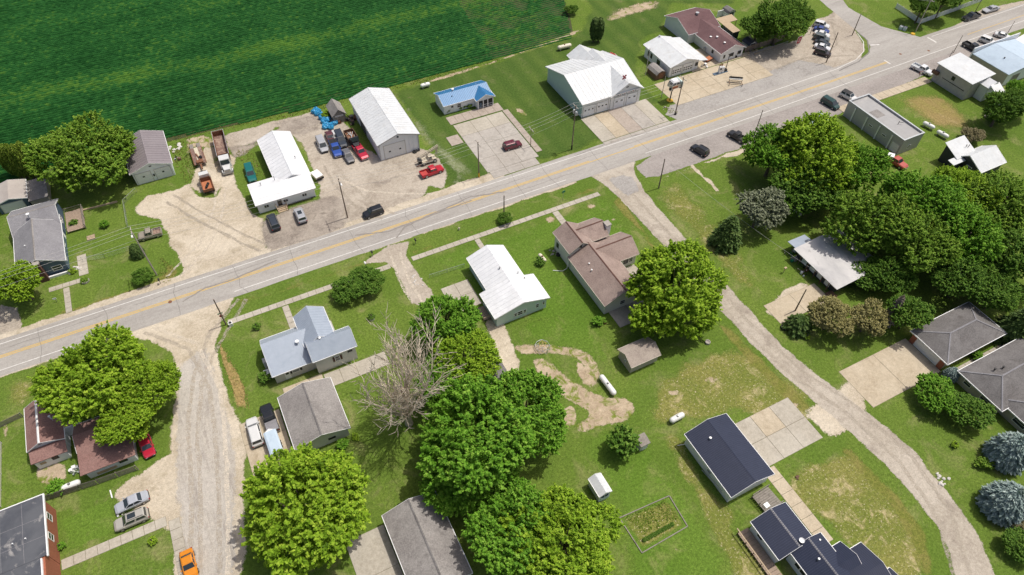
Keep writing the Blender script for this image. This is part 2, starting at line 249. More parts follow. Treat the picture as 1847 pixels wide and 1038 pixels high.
# ---------------------------------------------------------------- object helpers
class MB:
    """collects faces, builds ONE mesh object"""
    def __init__(s): s.v = []; s.f = []
    def add(s, vs, fs):
        k = len(s.v); s.v += [tuple(v) for v in vs]; s.f += [tuple(i+k for i in f) for f in fs]; return s
    def box(s, x0, x1, y0, y1, z0, z1):
        return s.add([(x0,y0,z0),(x1,y0,z0),(x1,y1,z0),(x0,y1,z0),(x0,y0,z1),(x1,y0,z1),(x1,y1,z1),(x0,y1,z1)],
                     [(0,3,2,1),(4,5,6,7),(0,1,5,4),(1,2,6,5),(2,3,7,6),(3,0,4,7)])
    def hull8(s, bot, top):
        return s.add(list(bot)+list(top), [(0,3,2,1),(4,5,6,7),(0,1,5,4),(1,2,6,5),(2,3,7,6),(3,0,4,7)])
    def bar(s, p, q, w, h=None):
        p = Vector(p); q = Vector(q); d = (q-p)
        if d.length < 1e-6: return s
        d.normalize(); up = Vector((0,0,1)) if abs(d.z) < 0.95 else Vector((1,0,0))
        a = d.cross(up).normalized()*(w/2); b = a.cross(d).normalized()*((h or w)/2)
        return s.hull8([p-a-b, p+a-b, p+a+b, p-a+b], [q-a-b, q+a-b, q+a+b, q-a+b])
    def tube(s, p, q, r0, r1=None, n=8, cap=True):
        p = Vector(p); q = Vector(q); d = (q-p).normalized(); r1 = r0 if r1 is None else r1
        up = Vector((0,0,1)) if abs(d.z) < 0.95 else Vector((1,0,0)); a = d.cross(up).normalized(); b = a.cross(d)
        vs = [p+(a*cos(2*pi*i/n)+b*sin(2*pi*i/n))*r0 for i in range(n)]+[q+(a*cos(2*pi*i/n)+b*sin(2*pi*i/n))*r1 for i in range(n)]
        fs = [(i,(i+1)%n,n+(i+1)%n,n+i) for i in range(n)]
        if cap: fs += [tuple(range(n-1,-1,-1)), tuple(range(n,2*n))]
        return s.add(vs, fs)
    def path(s, pts, r, n=6):
        for a, b in zip(pts[:-1], pts[1:]): s.tube(a, b, r, r, n)
        return s
    def lathe(s, prof, c=(0,0,0), axis='z', n=16):
        vs = []; m = len(prof)
        for i in range(n):
            a = 2*pi*i/n
            for r, h in prof:
                q = {'z': (r*cos(a), r*sin(a), h), 'x': (h, r*cos(a), r*sin(a)), 'y': (r*sin(a), h, r*cos(a))}[axis]
                vs.append((c[0]+q[0], c[1]+q[1], c[2]+q[2]))
        fs = [(i*m+j, ((i+1)%n)*m+j, ((i+1)%n)*m+j+1, i*m+j+1) for i in range(n) for j in range(m-1)]
        return s.add(vs, fs)
    def prism(s, poly, z0, z1):
        n = len(poly)
        return s.add([(x,y,z0) for x,y in poly]+[(x,y,z1) for x,y in poly], [tuple(range(n-1,-1,-1)), tuple(range(n,2*n))]+[(i,(i+1)%n,n+(i+1)%n,n+i) for i in range(n)])
    def extr(s, prof, ax, a0, a1):
        """closed profile extruded along axis: ax 'y' -> prof (x,z); ax 'x' -> prof (y,z)"""
        n = len(prof)
        f = (lambda p, a: (p[0], a, p[1])) if ax == 'y' else (lambda p, a: (a, p[0], p[1]))
        return s.add([f(p,a0) for p in prof]+[f(p,a1) for p in prof], [tuple(range(n-1,-1,-1)), tuple(range(n,2*n))]+[(i,(i+1)%n,n+(i+1)%n,n+i) for i in range(n)])
    def blob(s, c, rx, ry, rz, n=8, m=5, jit=0.15):
        vs = []; 
        for j in range(m+1):
            t = pi*j/m
            for i in range(n):
                a = 2*pi*i/n; k = 1+random.uniform(-jit, jit)
                vs.append((c[0]+rx*k*sin(t)*cos(a), c[1]+ry*k*sin(t)*sin(a), c[2]+rz*k*cos(t)))
        return s.add(vs, [(j*n+i, j*n+(i+1)%n, (j+1)*n+(i+1)%n, (j+1)*n+i) for j in range(m) for i in range(n)])
    def obj(s, name, m, parent=None, loc=(0,0,0), rotz=0.0, off=(0,0,0), smooth=False):
        me = bpy.data.meshes.new(name)
        me.from_pydata([(x-off[0], y-off[1], z-off[2]) for x,y,z in s.v], [], s.f); me.validate(); me.update()
        fixn(me)
        if smooth: me.shade_smooth()
        return link(name, me, m, parent, loc, rotz)
def fixn(me):
    import bmesh
    bm = bmesh.new(); bm.from_mesh(me); bmesh.ops.recalc_face_normals(bm, faces=bm.faces); bm.to_mesh(me); bm.free()
def link(name, me, m, parent=None, loc=(0,0,0), rotz=0.0):
    if m is not None and not me.materials: me.materials.append(MATS[m] if isinstance(m, str) else m)
    o = bpy.data.objects.new(name, me); col.objects.link(o)
    o.location = loc; o.rotation_euler = (0,0,rotz)
    if parent is not None: o.parent = parent
    return o
def tag(o, label, cat, group=None):
    o['label'] = label; o['category'] = cat
    if group: o['group'] = group
    return o
def thing(name, label, cat, loc=(0,0,0), rotz=0.0, group=None):
    o = bpy.data.objects.new(name, None); col.objects.link(o); o.empty_display_size = 0.2
    o.location = (loc[0], loc[1], loc[2] if len(loc) > 2 else 0.0); o.rotation_euler = (0,0,rotz)
    return tag(o, label, cat, group)
def copytree(o, parent=None):
    c = o.copy(); col.objects.link(c); c.parent = parent
    for ch in o.children: copytree(ch, c)
    return c
def struct(o): o['kind'] = 'structure'; return o
# ---------------------------------------------------------------- ground sheets
def resample(pts, step, jit=0.0, closed=True):
    out = []; n = len(pts)
    for i in range(n if closed else n-1):
        a = Vector(pts[i]).to_2d(); b = Vector(pts[(i+1)%n]).to_2d(); k = max(1, int((b-a).length/step))
        for j in range(k):
            p = a.lerp(b, j/k)
            if jit: p = p + Vector((mnoise.noise((p.x*0.35, p.y*0.35, 1.7)), mnoise.noise((p.x*0.35, p.y*0.35, 9.1))))*jit
            out.append(p)
    if not closed: out.append(Vector(pts[-1]).to_2d())
    return out
def chaikin(pts, it=1):
    for _ in range(it):
        q = []
        for i in range(len(pts)):
            a = Vector(pts[i]).to_2d(); b = Vector(pts[(i+1)%len(pts)]).to_2d(); q += [a.lerp(b,0.25), a.lerp(b,0.75)]
        pts = q
    return pts
def sheet(name, pts, z, m, edge=1.0, step=1.0, jit=0.4, smooth=0, kind='structure', parent=None):
    """flat ground cover; a point attribute gives the distance to its border so that the material can fray there"""
    if smooth: pts = chaikin(pts, smooth)
    if edge > 0.55: edge *= 1.35
    bd = resample(pts, step, jit); n = len(bd); B = np.array([(p.x,p.y) for p in bd]); C = np.roll(B,-1,0)
    mn, mx = B.min(0), B.max(0); g = max(0.8, edge*0.6)
    gx, gy = np.meshgrid(np.arange(mn[0], mx[0], g), np.arange(mn[1], mx[1], g)); Q = np.stack([gx.ravel(), gy.ravel()],1)
    if len(Q) > 60000: Q = Q[rng.random(len(Q)) < 60000/len(Q)]
    Q = Q + rng.uniform(-.2*g,.2*g,Q.shape)
    def dist(Q):
        out = np.empty(len(Q))
        D = C-B; L = (D**2).sum(1)+1e-9
        for i in range(0, len(Q), 2000):
            q = Q[i:i+2000,None,:]-B[None]; t = np.clip((q*D[None]).sum(2)/L,0,1)
            out[i:i+2000] = np.sqrt(((q-t[...,None]*D[None])**2).sum(2)).min(1)
        return out
    if len(Q):
        d = dist(Q); far = rng.random(len(Q)) < np.where(d < edge*2.2, 1.0, 0.06); keep = (d > 0.25*g) & far; Q = Q[keep]
    vs = [Vector(b) for b in B]+[Vector(q) for q in Q]
    r = geometry.delaunay_2d_cdt(vs, [], [list(range(n))], 1, 1e-5)
    V = np.array([(v.x,v.y) for v in r[0]]); me = bpy.data.meshes.new(name)
    cx, cy = V.mean(0)
    me.from_pydata([(x-cx,y-cy,0.0) for x,y in V], [], [f if (V[f[1]][0]-V[f[0]][0])*(V[f[2]][1]-V[f[0]][1])-(V[f[2]][0]-V[f[0]][0])*(V[f[1]][1]-V[f[0]][1]) > 0 else f[::-1] for f in r[2]]); me.update()
    at = me.attributes.new('edge', 'FLOAT', 'POINT'); at.data.foreach_set('value', np.clip(dist(V)/edge,0,1).astype(np.float32))
    o = link(name, me, m, parent, (cx,cy,z))
    if parent is None: o['kind'] = kind
    return o
def rect(x0, x1, y0, y1): return [(x0,y0),(x1,y0),(x1,y1),(x0,y1)]
_slab = {}
def slabs(name, x0, x1, y0, y1, nx, ny, z, mats, gap=0.03, rot=0.0, base='joint', th=0.025):
    """a paved area: a base sheet with one child per concrete slab"""
    cx, cy = (x0+x1)/2, (y0+y1)/2; W, D = x1-x0, y1-y0
    b = MB().box(-W/2, W/2, -D/2, D/2, -0.05, 0.0).obj(name, base, None, (cx,cy,z), rotz=rot); struct(b)
    mats = [mats] if isinstance(mats, str) else mats
    sw, sd = W/nx, D/ny; i = 0
    for a in range(nx):
        for c in range(ny):
            m = mats[(a*ny+c)%len(mats)] if len(mats) > 1 else mats[0]; key = (round(sw,3), round(sd,3), m)
            if key not in _slab:
                s = MB().hull8([(-sw/2+gap,-sd/2+gap,0),(sw/2-gap,-sd/2+gap,0),(sw/2-gap,sd/2-gap,0),(-sw/2+gap,sd/2-gap,0)],
                               [(-sw/2+gap+.01,-sd/2+gap+.01,th),(sw/2-gap-.01,-sd/2+gap+.01,th),(sw/2-gap-.01,sd/2-gap-.01,th),(-sw/2+gap+.01,sd/2-gap-.01,th)]).obj('slab', m, b); _slab[key] = s.data
            else: s = link('slab', _slab[key], None, b)
            s.location = (-W/2+sw*(a+.5), -D/2+sd*(c+.5), 0.001+random.uniform(0,0.006)); s.rotation_euler = (random.uniform(-.002,.002), random.uniform(-.002,.002), 0)
    return b
_sn = [0]
def strip(name, pts, wd, z, m, parent=None, step=1.2, wob=0.0, ev=0.5):
    """ribbon lying on the ground along a polyline"""
    _sn[0] += 1; z += (_sn[0] % 24)*0.0004   # ribbons that cross never share a plane
    P = resample(pts, step, 0.0, closed=False); mb = MB(); L = []
    for i, p in enumerate(P):
        t = (P[min(i+1,len(P)-1)]-P[max(i-1,0)]).normalized(); nn = Vector((-t.y,t.x))
        o = nn*mnoise.noise((p.x*0.6,p.y*0.6,3.3))*wob; k = wd/2*(1+(0.5*mnoise.noise((p.x,p.y,7.7)) if wob else 0))
        L.append((p+o+nn*k, p+o-nn*k))
    vs = [(q.x,q.y,0) for ab in L for q in ab]
    mb.add(vs, [(2*i,2*i+1,2*i+3,2*i+2) for i in range(len(L)-1)])
    cx, cy = P[0].x, P[0].y
    me = bpy.data.meshes.new(name); me.from_pydata([(x-cx,y-cy,0) for x,y,_ in mb.v], [], mb.f); me.update(); fixn(me)
    at = me.attributes.new('edge', 'FLOAT', 'POINT'); at.data.foreach_set('value', np.full(len(mb.v), ev, np.float32))
    o = link(name, me, m, parent, (cx,cy,z) if parent is None else (cx-parent.location.x, cy-parent.location.y, z-parent.location.z))
    if parent is None: struct(o)
    return o
# ================================================================ SETTING
g = MB().add([(-1500,-1500,0),(1500,-1500,0),(1500,1500,0),(-1500,1500,0)], [(0,1,2,3)]).obj('ground', 'lawn'); struct(g)
# --- grass of different kinds
sheet('mown_lawn', [(40.7,146.1), (49.7,146.3), (72.0,146.9), (97.4,149.5), (106.5,158.7), (112.1,174.7), (156.8,153.3), (148.0,142.4), (131.0,150.6), (119.0,139.1), (113.2,138.7), (101.9,126.0), (100.3,118.4), (100.4,107.9), (97.4,111.9), (72.1,104.0), (55.2,105.7), (46.7,103.7), (38.1,105.0), (41.4,122.4), (41.1,139.4)], 0.004, 'lawn_deep', edge=2.5, jit=1.0)
sheet('front_lawn', [(25.1,89.8), (62.7,88.1), (68.6,89.9), (69.9,86.4), (68.0,77.1), (66.9,67.5), (52.9,57.7), (41.4,64.1), (32.1,68.1), (30.7,76.0), (31.6,81.7)], 0.004, 'lawn_mid', edge=2.5, jit=1.0)
sheet('rear_lawn', [(32.1,68.1), (43.9,66.5), (51.3,62.8), (45.8,46.8), (44.3,42.7), (42.5,56.0), (36.6,61.6)], 0.008, 'lawn_mid', edge=3.0, jit=1.0)
sheet('garden_lawn', [(33.5,42.4), (44.5,41.4), (44.6,33.6), (44.9,25.3), (44.2,16.4), (42.0,12.4), (29.5,18.6), (33.6,31.0)], 0.004, 'lawn_mid', edge=3.0, jit=1.0)
sheet('dry_lawn', [(53.0,45.7), (61.8,46.4), (70.3,46.2), (73.7,34.1), (72.9,27.9), (64.8,26.8), (60.5,34.1), (53.8,35.7), (49.5,34.4), (49.1,36.9), (46.2,40.6)], 0.0055, 'grass_dry', edge=2.6, jit=2.5)
sheet('dry_lawn', [(46.9,36.9), (49.5,34.4), (48.5,24.5), (50.6,20.5), (47.7,18.2), (48.9,8.9), (42.7,12.0), (44.9,25.3)], 0.006, 'grass_dry', edge=1.8, jit=1.2)
sheet('dry_lawn', [(57.3,22.1), (72.1,22.0), (74.2,14.6), (73.2,7.2), (67.8,-0.6), (61.5,2.5), (60.1,12.0), (57.8,18.8)], 0.005, 'grass_dry', edge=2.2, jit=1.5)
sheet('dry_lawn', [(77.8,85.4), (87.2,87.3), (87.0,81.9), (85.4,68.5), (84.1,55.7), (80.3,52.9), (77.9,55.6), (78.4,68.5)], 0.005, 'grass_dry', edge=4.0, jit=1.5)
sheet('church_lawn', [(-40.7,64.9), (-33.4,65.1), (-33.0,58.8), (-40.1,58.3)], 0.004, 'lawn_mid', edge=1.0)
sheet('brown_lawn', [(151.4,88.2), (165.2,88.2), (166.8,76.7), (161.7,69.3), (154.3,67.1), (152.7,73.7), (151.9,81.5)], 0.005, 'grass_brown', edge=5.0, jit=1.5)
sheet('dry_lawn', [(-47.7,94.6), (-41.6,96.6), (-40.2,90.9), (-43.0,86.3), (-47.9,86.5)], 0.005, 'grass_dry', edge=4.0, jit=1.0)
sheet('roadside_verge', [(24.9,92.4), (38.9,92.4), (51.7,92.5), (59.7,92.4), (68.4,93.0), (69.1,90.7), (58.2,92.1), (38.2,91.0), (25.5,90.9)], 0.006, 'grass_olive', edge=1.4)
sheet('roadside_verge', [(-10.9,92.2), (-7.7,95.1), (5.8,94.5), (20.2,93.9), (20.2,92.2), (9.7,92.9), (-8.2,92.9)], 0.006, 'grass_olive', edge=1.4)
sheet('roadside_verge', [(-18.8,113.2), (-16.2,107.0), (-19.3,103.8), (-38.4,105.2), (-37.3,106.8), (-21.9,106.6), (-18.6,108.2)], 0.006, 'grass_olive', edge=1.0)
sheet('straw_verge', [(-12.7,87.6), (-11.7,81.7), (-10.8,75.0), (-11.4,70.6), (-13.3,72.1), (-13.3,76.3), (-13.6,81.4), (-13.5,85.9)], 0.006, 'straw_verge', edge=0.9)
sheet('roadside_verge', [(69.1,51.1), (71.0,48.7), (72.0,37.7), (72.8,28.7), (71.5,27.7), (69.6,28.9), (68.6,36.6), (68.1,46.6)], 0.007, 'grass_olive', edge=1.3)
sheet('roadside_verge', [(72.7,22.0), (73.3,16.6), (73.7,10.3), (72.7,5.2), (68.4,-0.1), (66.6,0.8), (69.2,5.1), (70.7,11.4), (70.5,21.5)], 0.008, 'grass_olive', edge=1.2)
sheet('street_verge', [(72.4,88.1), (71.3,80.0), (70.4,71.6), (69.7,67.7), (68.7,68.2), (69.5,77.3), (68.9,86.9)], 0.006, 'grass_olive', edge=1.0)
# --- crop field: soil below, rows of soybeans above
sheet('field_soil', [(-160,151.5),(-46,150.5),(21,148.3),(71,147.8),(97,150.5),(104,168),(108,182),(118,330),(-160,330)], 0.02, 'soil', edge=0.5, step=6, jit=0.5)
def crop():
    V = []; F = []; T = []; k = 0; y = 147.9; r = 0
    prof = np.array([(-0.40,0.04),(-0.27,0.40),(0.0,0.58),(0.27,0.40),(0.40,0.04)])
    while y < 322:
        x1 = 96+(y-150)*0.45 if y < 168 else 104+(y-168)*0.14
        x0 = -155.0 if y > 150.4 else (-14+(150.4-y)*12); hl = 71+ (y-149)*0.12
        xs = np.arange(x0, x1, 0.62); n = len(xs)
        wob = np.array([mnoise.noise((x*0.02, y*0.05, 0.0)) for x in xs])
        hs = np.array([mnoise.noise((x*0.06, y*0.08, 4.0)) for x in xs])
        rowk = rng.uniform(.8,1.06); gapn = np.array([mnoise.noise((x*0.015, y*0.9, 2.0)) for x in xs])
        pale = np.clip(np.array([mnoise.noise((x*0.011+3, y*0.07, 6.0)) for x in xs])*2.6-.55,0,1)
        vig = (1.0+0.14*hs+rng.normal(0,0.10,n))*rowk*(1+.16*gapn)
        thin = np.where(xs > hl, np.clip(0.55+0.5*np.array([mnoise.noise((x*.25,y*.25,8.)) for x in xs]),0.12,0.95), 1.0)   # sparse young headland at the corner
        if y < 151.5: thin = thin*0.75
        for j,(py,pz) in enumerate(prof):
            V.append(np.stack([xs+rng.uniform(-.15,.15,n), y+wob*0.15+py*vig*np.sqrt(thin)+rng.normal(0,.03,n), 0.03+pz*vig*thin*(0.85+0.3*rng.random(n))],1))
        tt = np.clip(0.36+0.3*hs+.5*pale+rng.normal(0,.16,n)+np.where(xs>hl,0.15,0),0,1)
        for j in range(5): T.append(np.clip(tt+rng.normal(0,.1,n),0,1))
        for j in range(4):
            a = k+j*n+np.arange(n-1); F.append(np.stack([a, a+1, a+1+n, a+n],1))
        k += 5*n; y += 0.98; r += 1
    return np.concatenate(V), np.concatenate(F), np.concatenate(T)
def npmesh(name, V, F, T=None):
    me = bpy.data.meshes.new(name); me.vertices.add(len(V)); me.vertices.foreach_set('co', V.astype(np.float32).ravel())
    q = F.shape[1]; me.loops.add(F.size); me.loops.foreach_set('vertex_index', F.astype(np.int32).ravel())
    me.polygons.add(len(F)); me.polygons.foreach_set('loop_start', np.arange(0,F.size,q,dtype=np.int32))
    me.update(calc_edges=True)
    if T is not None: at = me.attributes.new('tint','FLOAT','POINT'); at.data.foreach_set('value', T.astype(np.float32))
    return me
V_, F_, T_ = crop()
o = link('soybean_crop', npmesh('soybean_crop', V_, F_, T_), 'crop_leaf'); o['kind'] = 'stuff'; tag(o, 'dark green soybean rows filling the field', 'crop')
# --- gravel, dirt
sheet('field_edge_dirt', [(49.7,146.3), (60.6,146.6), (72.3,147.4), (87.5,149.2), (100.3,151.4), (97.1,149.0), (82.0,146.9), (66.5,145.5), (52.1,144.6)], 0.012, 'bare_dirt', edge=0.9)
sheet('field_edge_dirt', [(107.1,153.6), (114.3,156.8), (122.9,157.4), (131.2,155.6), (126.7,150.4), (117.1,150.1), (108.3,149.6)], 0.014, 'bare_dirt', edge=3.5)
sheet('gravel_yard', [(-22.7,129.6), (-19.0,132.7), (-12.7,132.0), (-9.3,133.9), (-8.7,127.6), (-5.7,126.2), (-2.7,135.2), (0.0,140.0), (1.2,136.5), (-0.3,129.5), (0.2,124.6), (0.2,117.9), (2.1,114.7), (1.6,109.1), (0.7,103.7), (-4.9,103.0), (-17.4,102.9), (-16.7,105.7), (-16.4,110.3), (-17.5,115.0), (-17.1,117.4), (-17.8,123.4), (-21.7,126.5)], 0.008, 'gravel_pale', edge=1.3, jit=0.8)
sheet('gravel_yard', [(-10.6,131.3), (-8.0,137.8), (-4.3,145.7), (-0.9,144.0), (-0.9,134.4), (-3.1,127.6), (-5.9,126.6), (-9.5,128.4)], 0.0085, 'gravel_pale', edge=1.6, jit=0.8)
sheet('dirt_yard', [(-0.8,146.4), (2.5,146.7), (21.0,146.6), (27.5,141.0), (27.8,133.6), (28.1,128.4), (30.8,123.1), (39.5,122.8), (42.4,116.5), (42.0,109.5), (38.8,106.0), (36.6,108.1), (35.5,106.2), (24.6,102.7), (-0.0,103.5), (0.8,109.4), (3.2,113.6), (13.6,115.1), (14.9,121.4), (15.1,135.2), (12.0,143.2), (5.9,139.3), (2.2,139.8), (0.0,140.0)], 0.012, 'gravel_grey', edge=1.4, jit=0.8)
sheet('dark_dirt', [(-0.0,142.2), (3.8,141.2), (12.1,143.6), (8.9,146.4), (20.7,145.5), (23.6,141.6), (20.3,137.3), (15.7,137.3), (11.3,140.5), (7.0,138.7), (2.6,135.8), (-0.4,136.2)], 0.016, 'dirt_dark', edge=2.0, jit=0.8)
sheet('dark_dirt', [(0.1,114.2), (4.9,115.6), (13.9,115.9), (16.9,115.8), (20.4,111.4), (16.7,107.5), (17.9,104.0), (8.4,103.4), (0.1,103.8), (-0.8,107.6)], 0.016, 'dirt_dark', edge=1.8, jit=0.6)
sheet('dark_dirt', [(24.3,115.7), (29.2,115.0), (33.6,116.3), (31.2,113.4), (27.1,112.8)], 0.018, 'dirt_dark', edge=1.2)
sheet('truck_track', [(-8.4,149.0), (-5.9,149.0), (-2.9,148.6), (-0.8,143.0), (-1.6,134.7), (-3.6,129.5), (-4.9,132.1), (-4.4,142.6), (-6.9,143.8), (-8.5,138.1), (-8.8,132.0), (-10.5,133.9)], 0.009, 'bare_dirt', edge=1.6)
sheet('dust_patch', [(41.3,143.1), (43.7,140.6), (44.4,127.9), (45.2,118.3), (47.3,110.7), (47.2,107.6), (39.5,105.3), (37.7,107.1), (42.8,109.7), (41.4,115.7), (40.6,127.3)], 0.010, 'dust_wash', edge=2.6)
sheet('gravel_shoulder', [(-60,103.5),(-24,103.5),(40,103.5),(53,103.5),(53,106.8),(44,107.2),(20,106),(-20,106.5),(-60,105.6)], 0.013, 'gravel_pale', edge=0.9)
sheet('gravel_shoulder', [(-60,95.2),(-40,95.4),(-30,96.2),(66,95.0),(66,97.0),(-60,98.4)], 0.013, 'gravel_pale', edge=0.8, jit=.5)
sheet('gravel_drive', [(14.9,93.5), (22.3,96.2), (27.3,95.5), (24.6,91.7), (24.8,88.3), (25.4,81.3), (25.5,75.6), (22.7,77.0), (20.4,79.9), (20.8,88.7), (19.9,91.4)], 0.012, 'gravel_grey', edge=0.9)
sheet('gravel_drive', [(31.1,70.7), (34.8,70.3), (34.2,65.6), (33.2,59.4), (31.6,55.1), (28.2,56.8), (29.4,62.6)], 0.012, 'gravel_pale', edge=1.2)
sheet('west_street_gravel', [(-30.9,96.3), (-20.3,97.1), (-7.4,97.3), (-10.7,91.9), (-13.1,85.7), (-13.5,77.6), (-13.0,70.8), (-13.1,64.7), (-14.3,58.0), (-18.3,42.7), (-28.2,47.7), (-25.8,55.2), (-29.4,58.4), (-33.5,64.2), (-32.9,66.3), (-28.7,67.4), (-24.8,68.9), (-23.8,74.4), (-21.7,81.7), (-21.2,87.8), (-24.0,92.1)], 0.010, 'gravel_pale', edge=1.2, jit=0.8)
sheet('west_street', [(-20.5,85.5), (-17.2,87.4), (-14.4,87.7), (-14.1,79.1), (-14.0,71.3), (-14.6,62.2), (-18.9,43.0), (-26.9,47.1), (-25.3,60.5), (-24.1,70.2), (-22.6,78.5)], 0.016, 'road_edge', edge=2.2, jit=0.6)
sheet('left_drive', [(-50.9,102.6), (-47.2,113.9), (-44.1,110.9), (-43.4,106.3), (-44.8,103.5), (-50.9,104.6)], 0.012, 'gravel_grey', edge=1.0)
sheet('corner_gravel', [(127.5,117.0), (134.1,121.7), (143.8,120.7), (151.4,120.2), (163.1,126.3), (176.2,128.8), (169.4,116.4), (166.4,109.8), (160.7,104.8), (152.7,102.7), (137.8,105.1), (126.1,108.6)], 0.010, 'gravel_grey', edge=1.4, jit=.8)
sheet('north_parking', [(99,103.6),(150,103.6),(150,106.0),(144,112.5),(134,111.5),(118,110.6),(101,110.6),(97,107.5)], 0.011, 'asphalt_grey', edge=0.9)
sheet('road_shoulder', [(176.0,103.5), (188.8,103.4), (222.4,103.0), (238.9,105.4), (242.8,112.1), (228.3,107.5), (212.3,109.7), (203.9,107.6), (191.5,105.8), (182.4,104.6)], 0.009, 'gravel_grey', edge=1.0)
sheet('gravel_patch', [(77.2,87.7), (84.4,88.7), (98.5,89.0), (108.2,89.2), (106.4,86.9), (92.9,87.9), (82.3,87.7)], 0.0175, 'gravel_pale', edge=0.8)
# --- roads
main = sheet('main_road', [(-400,95.9),(64,95.9),(86,95.9),(420,97.2),(420,106.0),(186,106.0),(150,104.9),(40,104.3),(-400,104.8)], 0.018, 'road', edge=0.3, step=3, jit=0.12)
sheet('cross_street', [(148.2,104.1), (156.1,103.1), (163.0,105.8), (166.3,108.2), (168.4,112.0), (172.1,133.7), (173.8,145.1), (183.2,140.7), (176.7,127.1), (177.4,114.9), (182.4,106.5), (184.6,103.5), (175.4,99.2), (153.8,97.9)], 0.022, 'road', edge=0.5, jit=.2)
sheet('south_parking', [(80,90.0),(83,89.0),(136,88.6),(168,91.5),(205,91),(205,97.6),(168,97.2),(86,96.3),(80,94.5)], 0.014, 'asphalt_lot', edge=0.7, jit=.3)
est = sheet('east_street', [(74,98),(83,98),(79.5,93),(77.6,86),(77.4,70),(77.0,55),(76.6,44),(77.4,36),(79.6,28),(81.6,18),(81.2,8),(78.4,-2),(70,-12),(62,-20),(57,-15),(66,-6),(72.6,1),(75.2,8),(75.2,18),(73.6,27),(72,37),(71.2,50),(71.3,70),(71.2,86),(70.2,93),(68.8,97)], 0.016, 'lane', edge=0.9, jit=.45, smooth=1)
sheet('junction_patch', [(71.9,94.0), (76.2,94.0), (78.7,91.5), (77.2,86.7), (72.9,85.5), (72.0,89.3)], 0.026, 'asphalt_grey', edge=1.8)
# road paint
def xline(name, y, x0, x1, m, wd=0.16, z=0.026, n=40):
    pts = [(x0+(x1-x0)*i/n, y((x0+(x1-x0)*i/n))) for i in range(n+1)]
    return strip(name, pts, wd, z, m, main, step=3)
yc = lambda x: 100.35+max(0,x-140)*0.012
yn = lambda x: 103.35+max(0,x-110)*0.018
ys = lambda x: 97.25+max(0,x-110)*0.018
xline('centre_line', lambda x: yc(x)+0.19, -300, 72, 'line_yellow', 0.24); xline('centre_line', lambda x: yc(x)-0.19, -300, 165, 'line_yellow', 0.24)
xline('centre_line', lambda x: yc(x)+0.19, 84, 165, 'line_yellow', 0.24); xline('centre_line', yc, 196, 400, 'line_yellow', 0.2)
xline('edge_line', yn, -300, 150, 'line_white', 0.17); xline('edge_line', yn, 186, 400, 'line_white', 0.17)
xline('edge_line', ys, -300, -33, 'line_white', 0.17); xline('edge_line', ys, -8, 64, 'line_white', 0.17); xline('edge_line', ys, 85, 400, 'line_white', 0.17)
strip('edge_line', [(150,104.1),(158,105.2),(163,107.4),(166.5,111),(168.3,115)], 0.2, 0.030, 'line_white', main)
strip('stop_bar', [(166.9,108.9), (169.4,108.0)], 0.45, 0.030, 'line_white', main); strip('stop_bar', [(184.5,104.9), (184.6,101.9)], 0.5, 0.030, 'line_white', main); strip('stop_bar', [(164.6,101.7), (164.7,99.6)], 0.4, 0.030, 'line_white', main)
# sealed cracks and seams
random.seed(4)
for x in (-41,-30,-18,-6.5,4,16.5,28.5,41,53.5,61,74,86,97.5,110,122,134,147):
    strip('tar_seam', [(x+random.uniform(-.6,.6),104.2),(x+random.uniform(-.3,.3),102),(x,100),(x+random.uniform(-.4,.4),98),(x+random.uniform(-.5,.9),96.0)], 0.07, 0.0285, 'tar', main, 0.8, 0.2)
for x0, x1, y in ((-46,-31,102.0),(-25,-12,102.1),(-10,8,102.2),(22,33,102.0),(36,60,101.9),(66,150,101.9),(52,70,98.6)):
    strip('tar_seam', [(x0,y),(x1,y+0.1)], 0.07, 0.0285, 'tar', main, 1.0, 0.2)
strip('tar_seam', [(70,103.6),(84,104.4),(90,103.2)], 0.12, 0.0285, 'tar', main, .8, .2)
strip('tar_seam', [(150,103.2),(158,104.2),(164,106.4),(168,111),(169,116)], 0.3, 0.034, 'tar', main, 1.0, .1)
for pts in ([(24.3,97.0), (27.0,99.2), (30.9,100.0), (36.2,100.5), (43.1,101.6), (50.1,99.7)], [(17.0,101.4), (23.5,99.5), (34.7,100.0), (42.6,100.4)], [(-17.1,99.0), (-12.7,100.6), (-7.6,100.4), (1.2,101.6)]):
    strip('skid_mark', pts, 0.32, 0.032, 'skid', main, 1.0, .2)
for u, v in ((-19.18, 100.01), (170.92, 101.97), (179.24, 99.79)):
    h = MB().lathe([(0,0.004),(0.33,0.004),(0.36,0.0)], n=14).obj('manhole_cover', 'rust', main); h.location = (u-main.location.x, v-main.location.y, 0.014)
# --- concrete
slabs('sidewalk', -10.6, 20.5, 89.75, 91.0, 21, 1, 0.03, 'concrete'); slabs('sidewalk', 25.0, 68.2, 89.6, 90.8, 29, 1, 0.03, 'concrete')
slabs('front_walk', -1.0, 0.2, 82.4, 89.6, 1, 5, 0.028, 'concrete'); slabs('front_walk', 38.2, 39.3, 84.2, 89.5, 1, 4, 0.028, 'concrete'); slabs('front_walk', 56.2, 57.6, 81.0, 89.5, 1, 6, 0.028, 'concrete')
slabs('parking_lot', 49.6, 62.5, 107.0, 126.0, 3, 4, 0.02, ['concrete_grey','concrete_grey','concrete_grey','concrete'], rot=0.0)
slabs('building_walk', 49.2, 63.2, 126.4, 129.6, 7, 1, 0.05, 'concrete_rose'); slabs('building_walk', 62.7, 64.2, 108.5, 126.2, 1, 9, 0.05, 'concrete_rose')
slabs('utility_pad', 46.2, 49.2, 119.0, 122.5, 1, 1, 0.05, 'concrete_rose')
slabs('driveway_mouth', 50.0, 61.5, 104.6, 107.0, 3, 1, 0.02, 'concrete_grey')
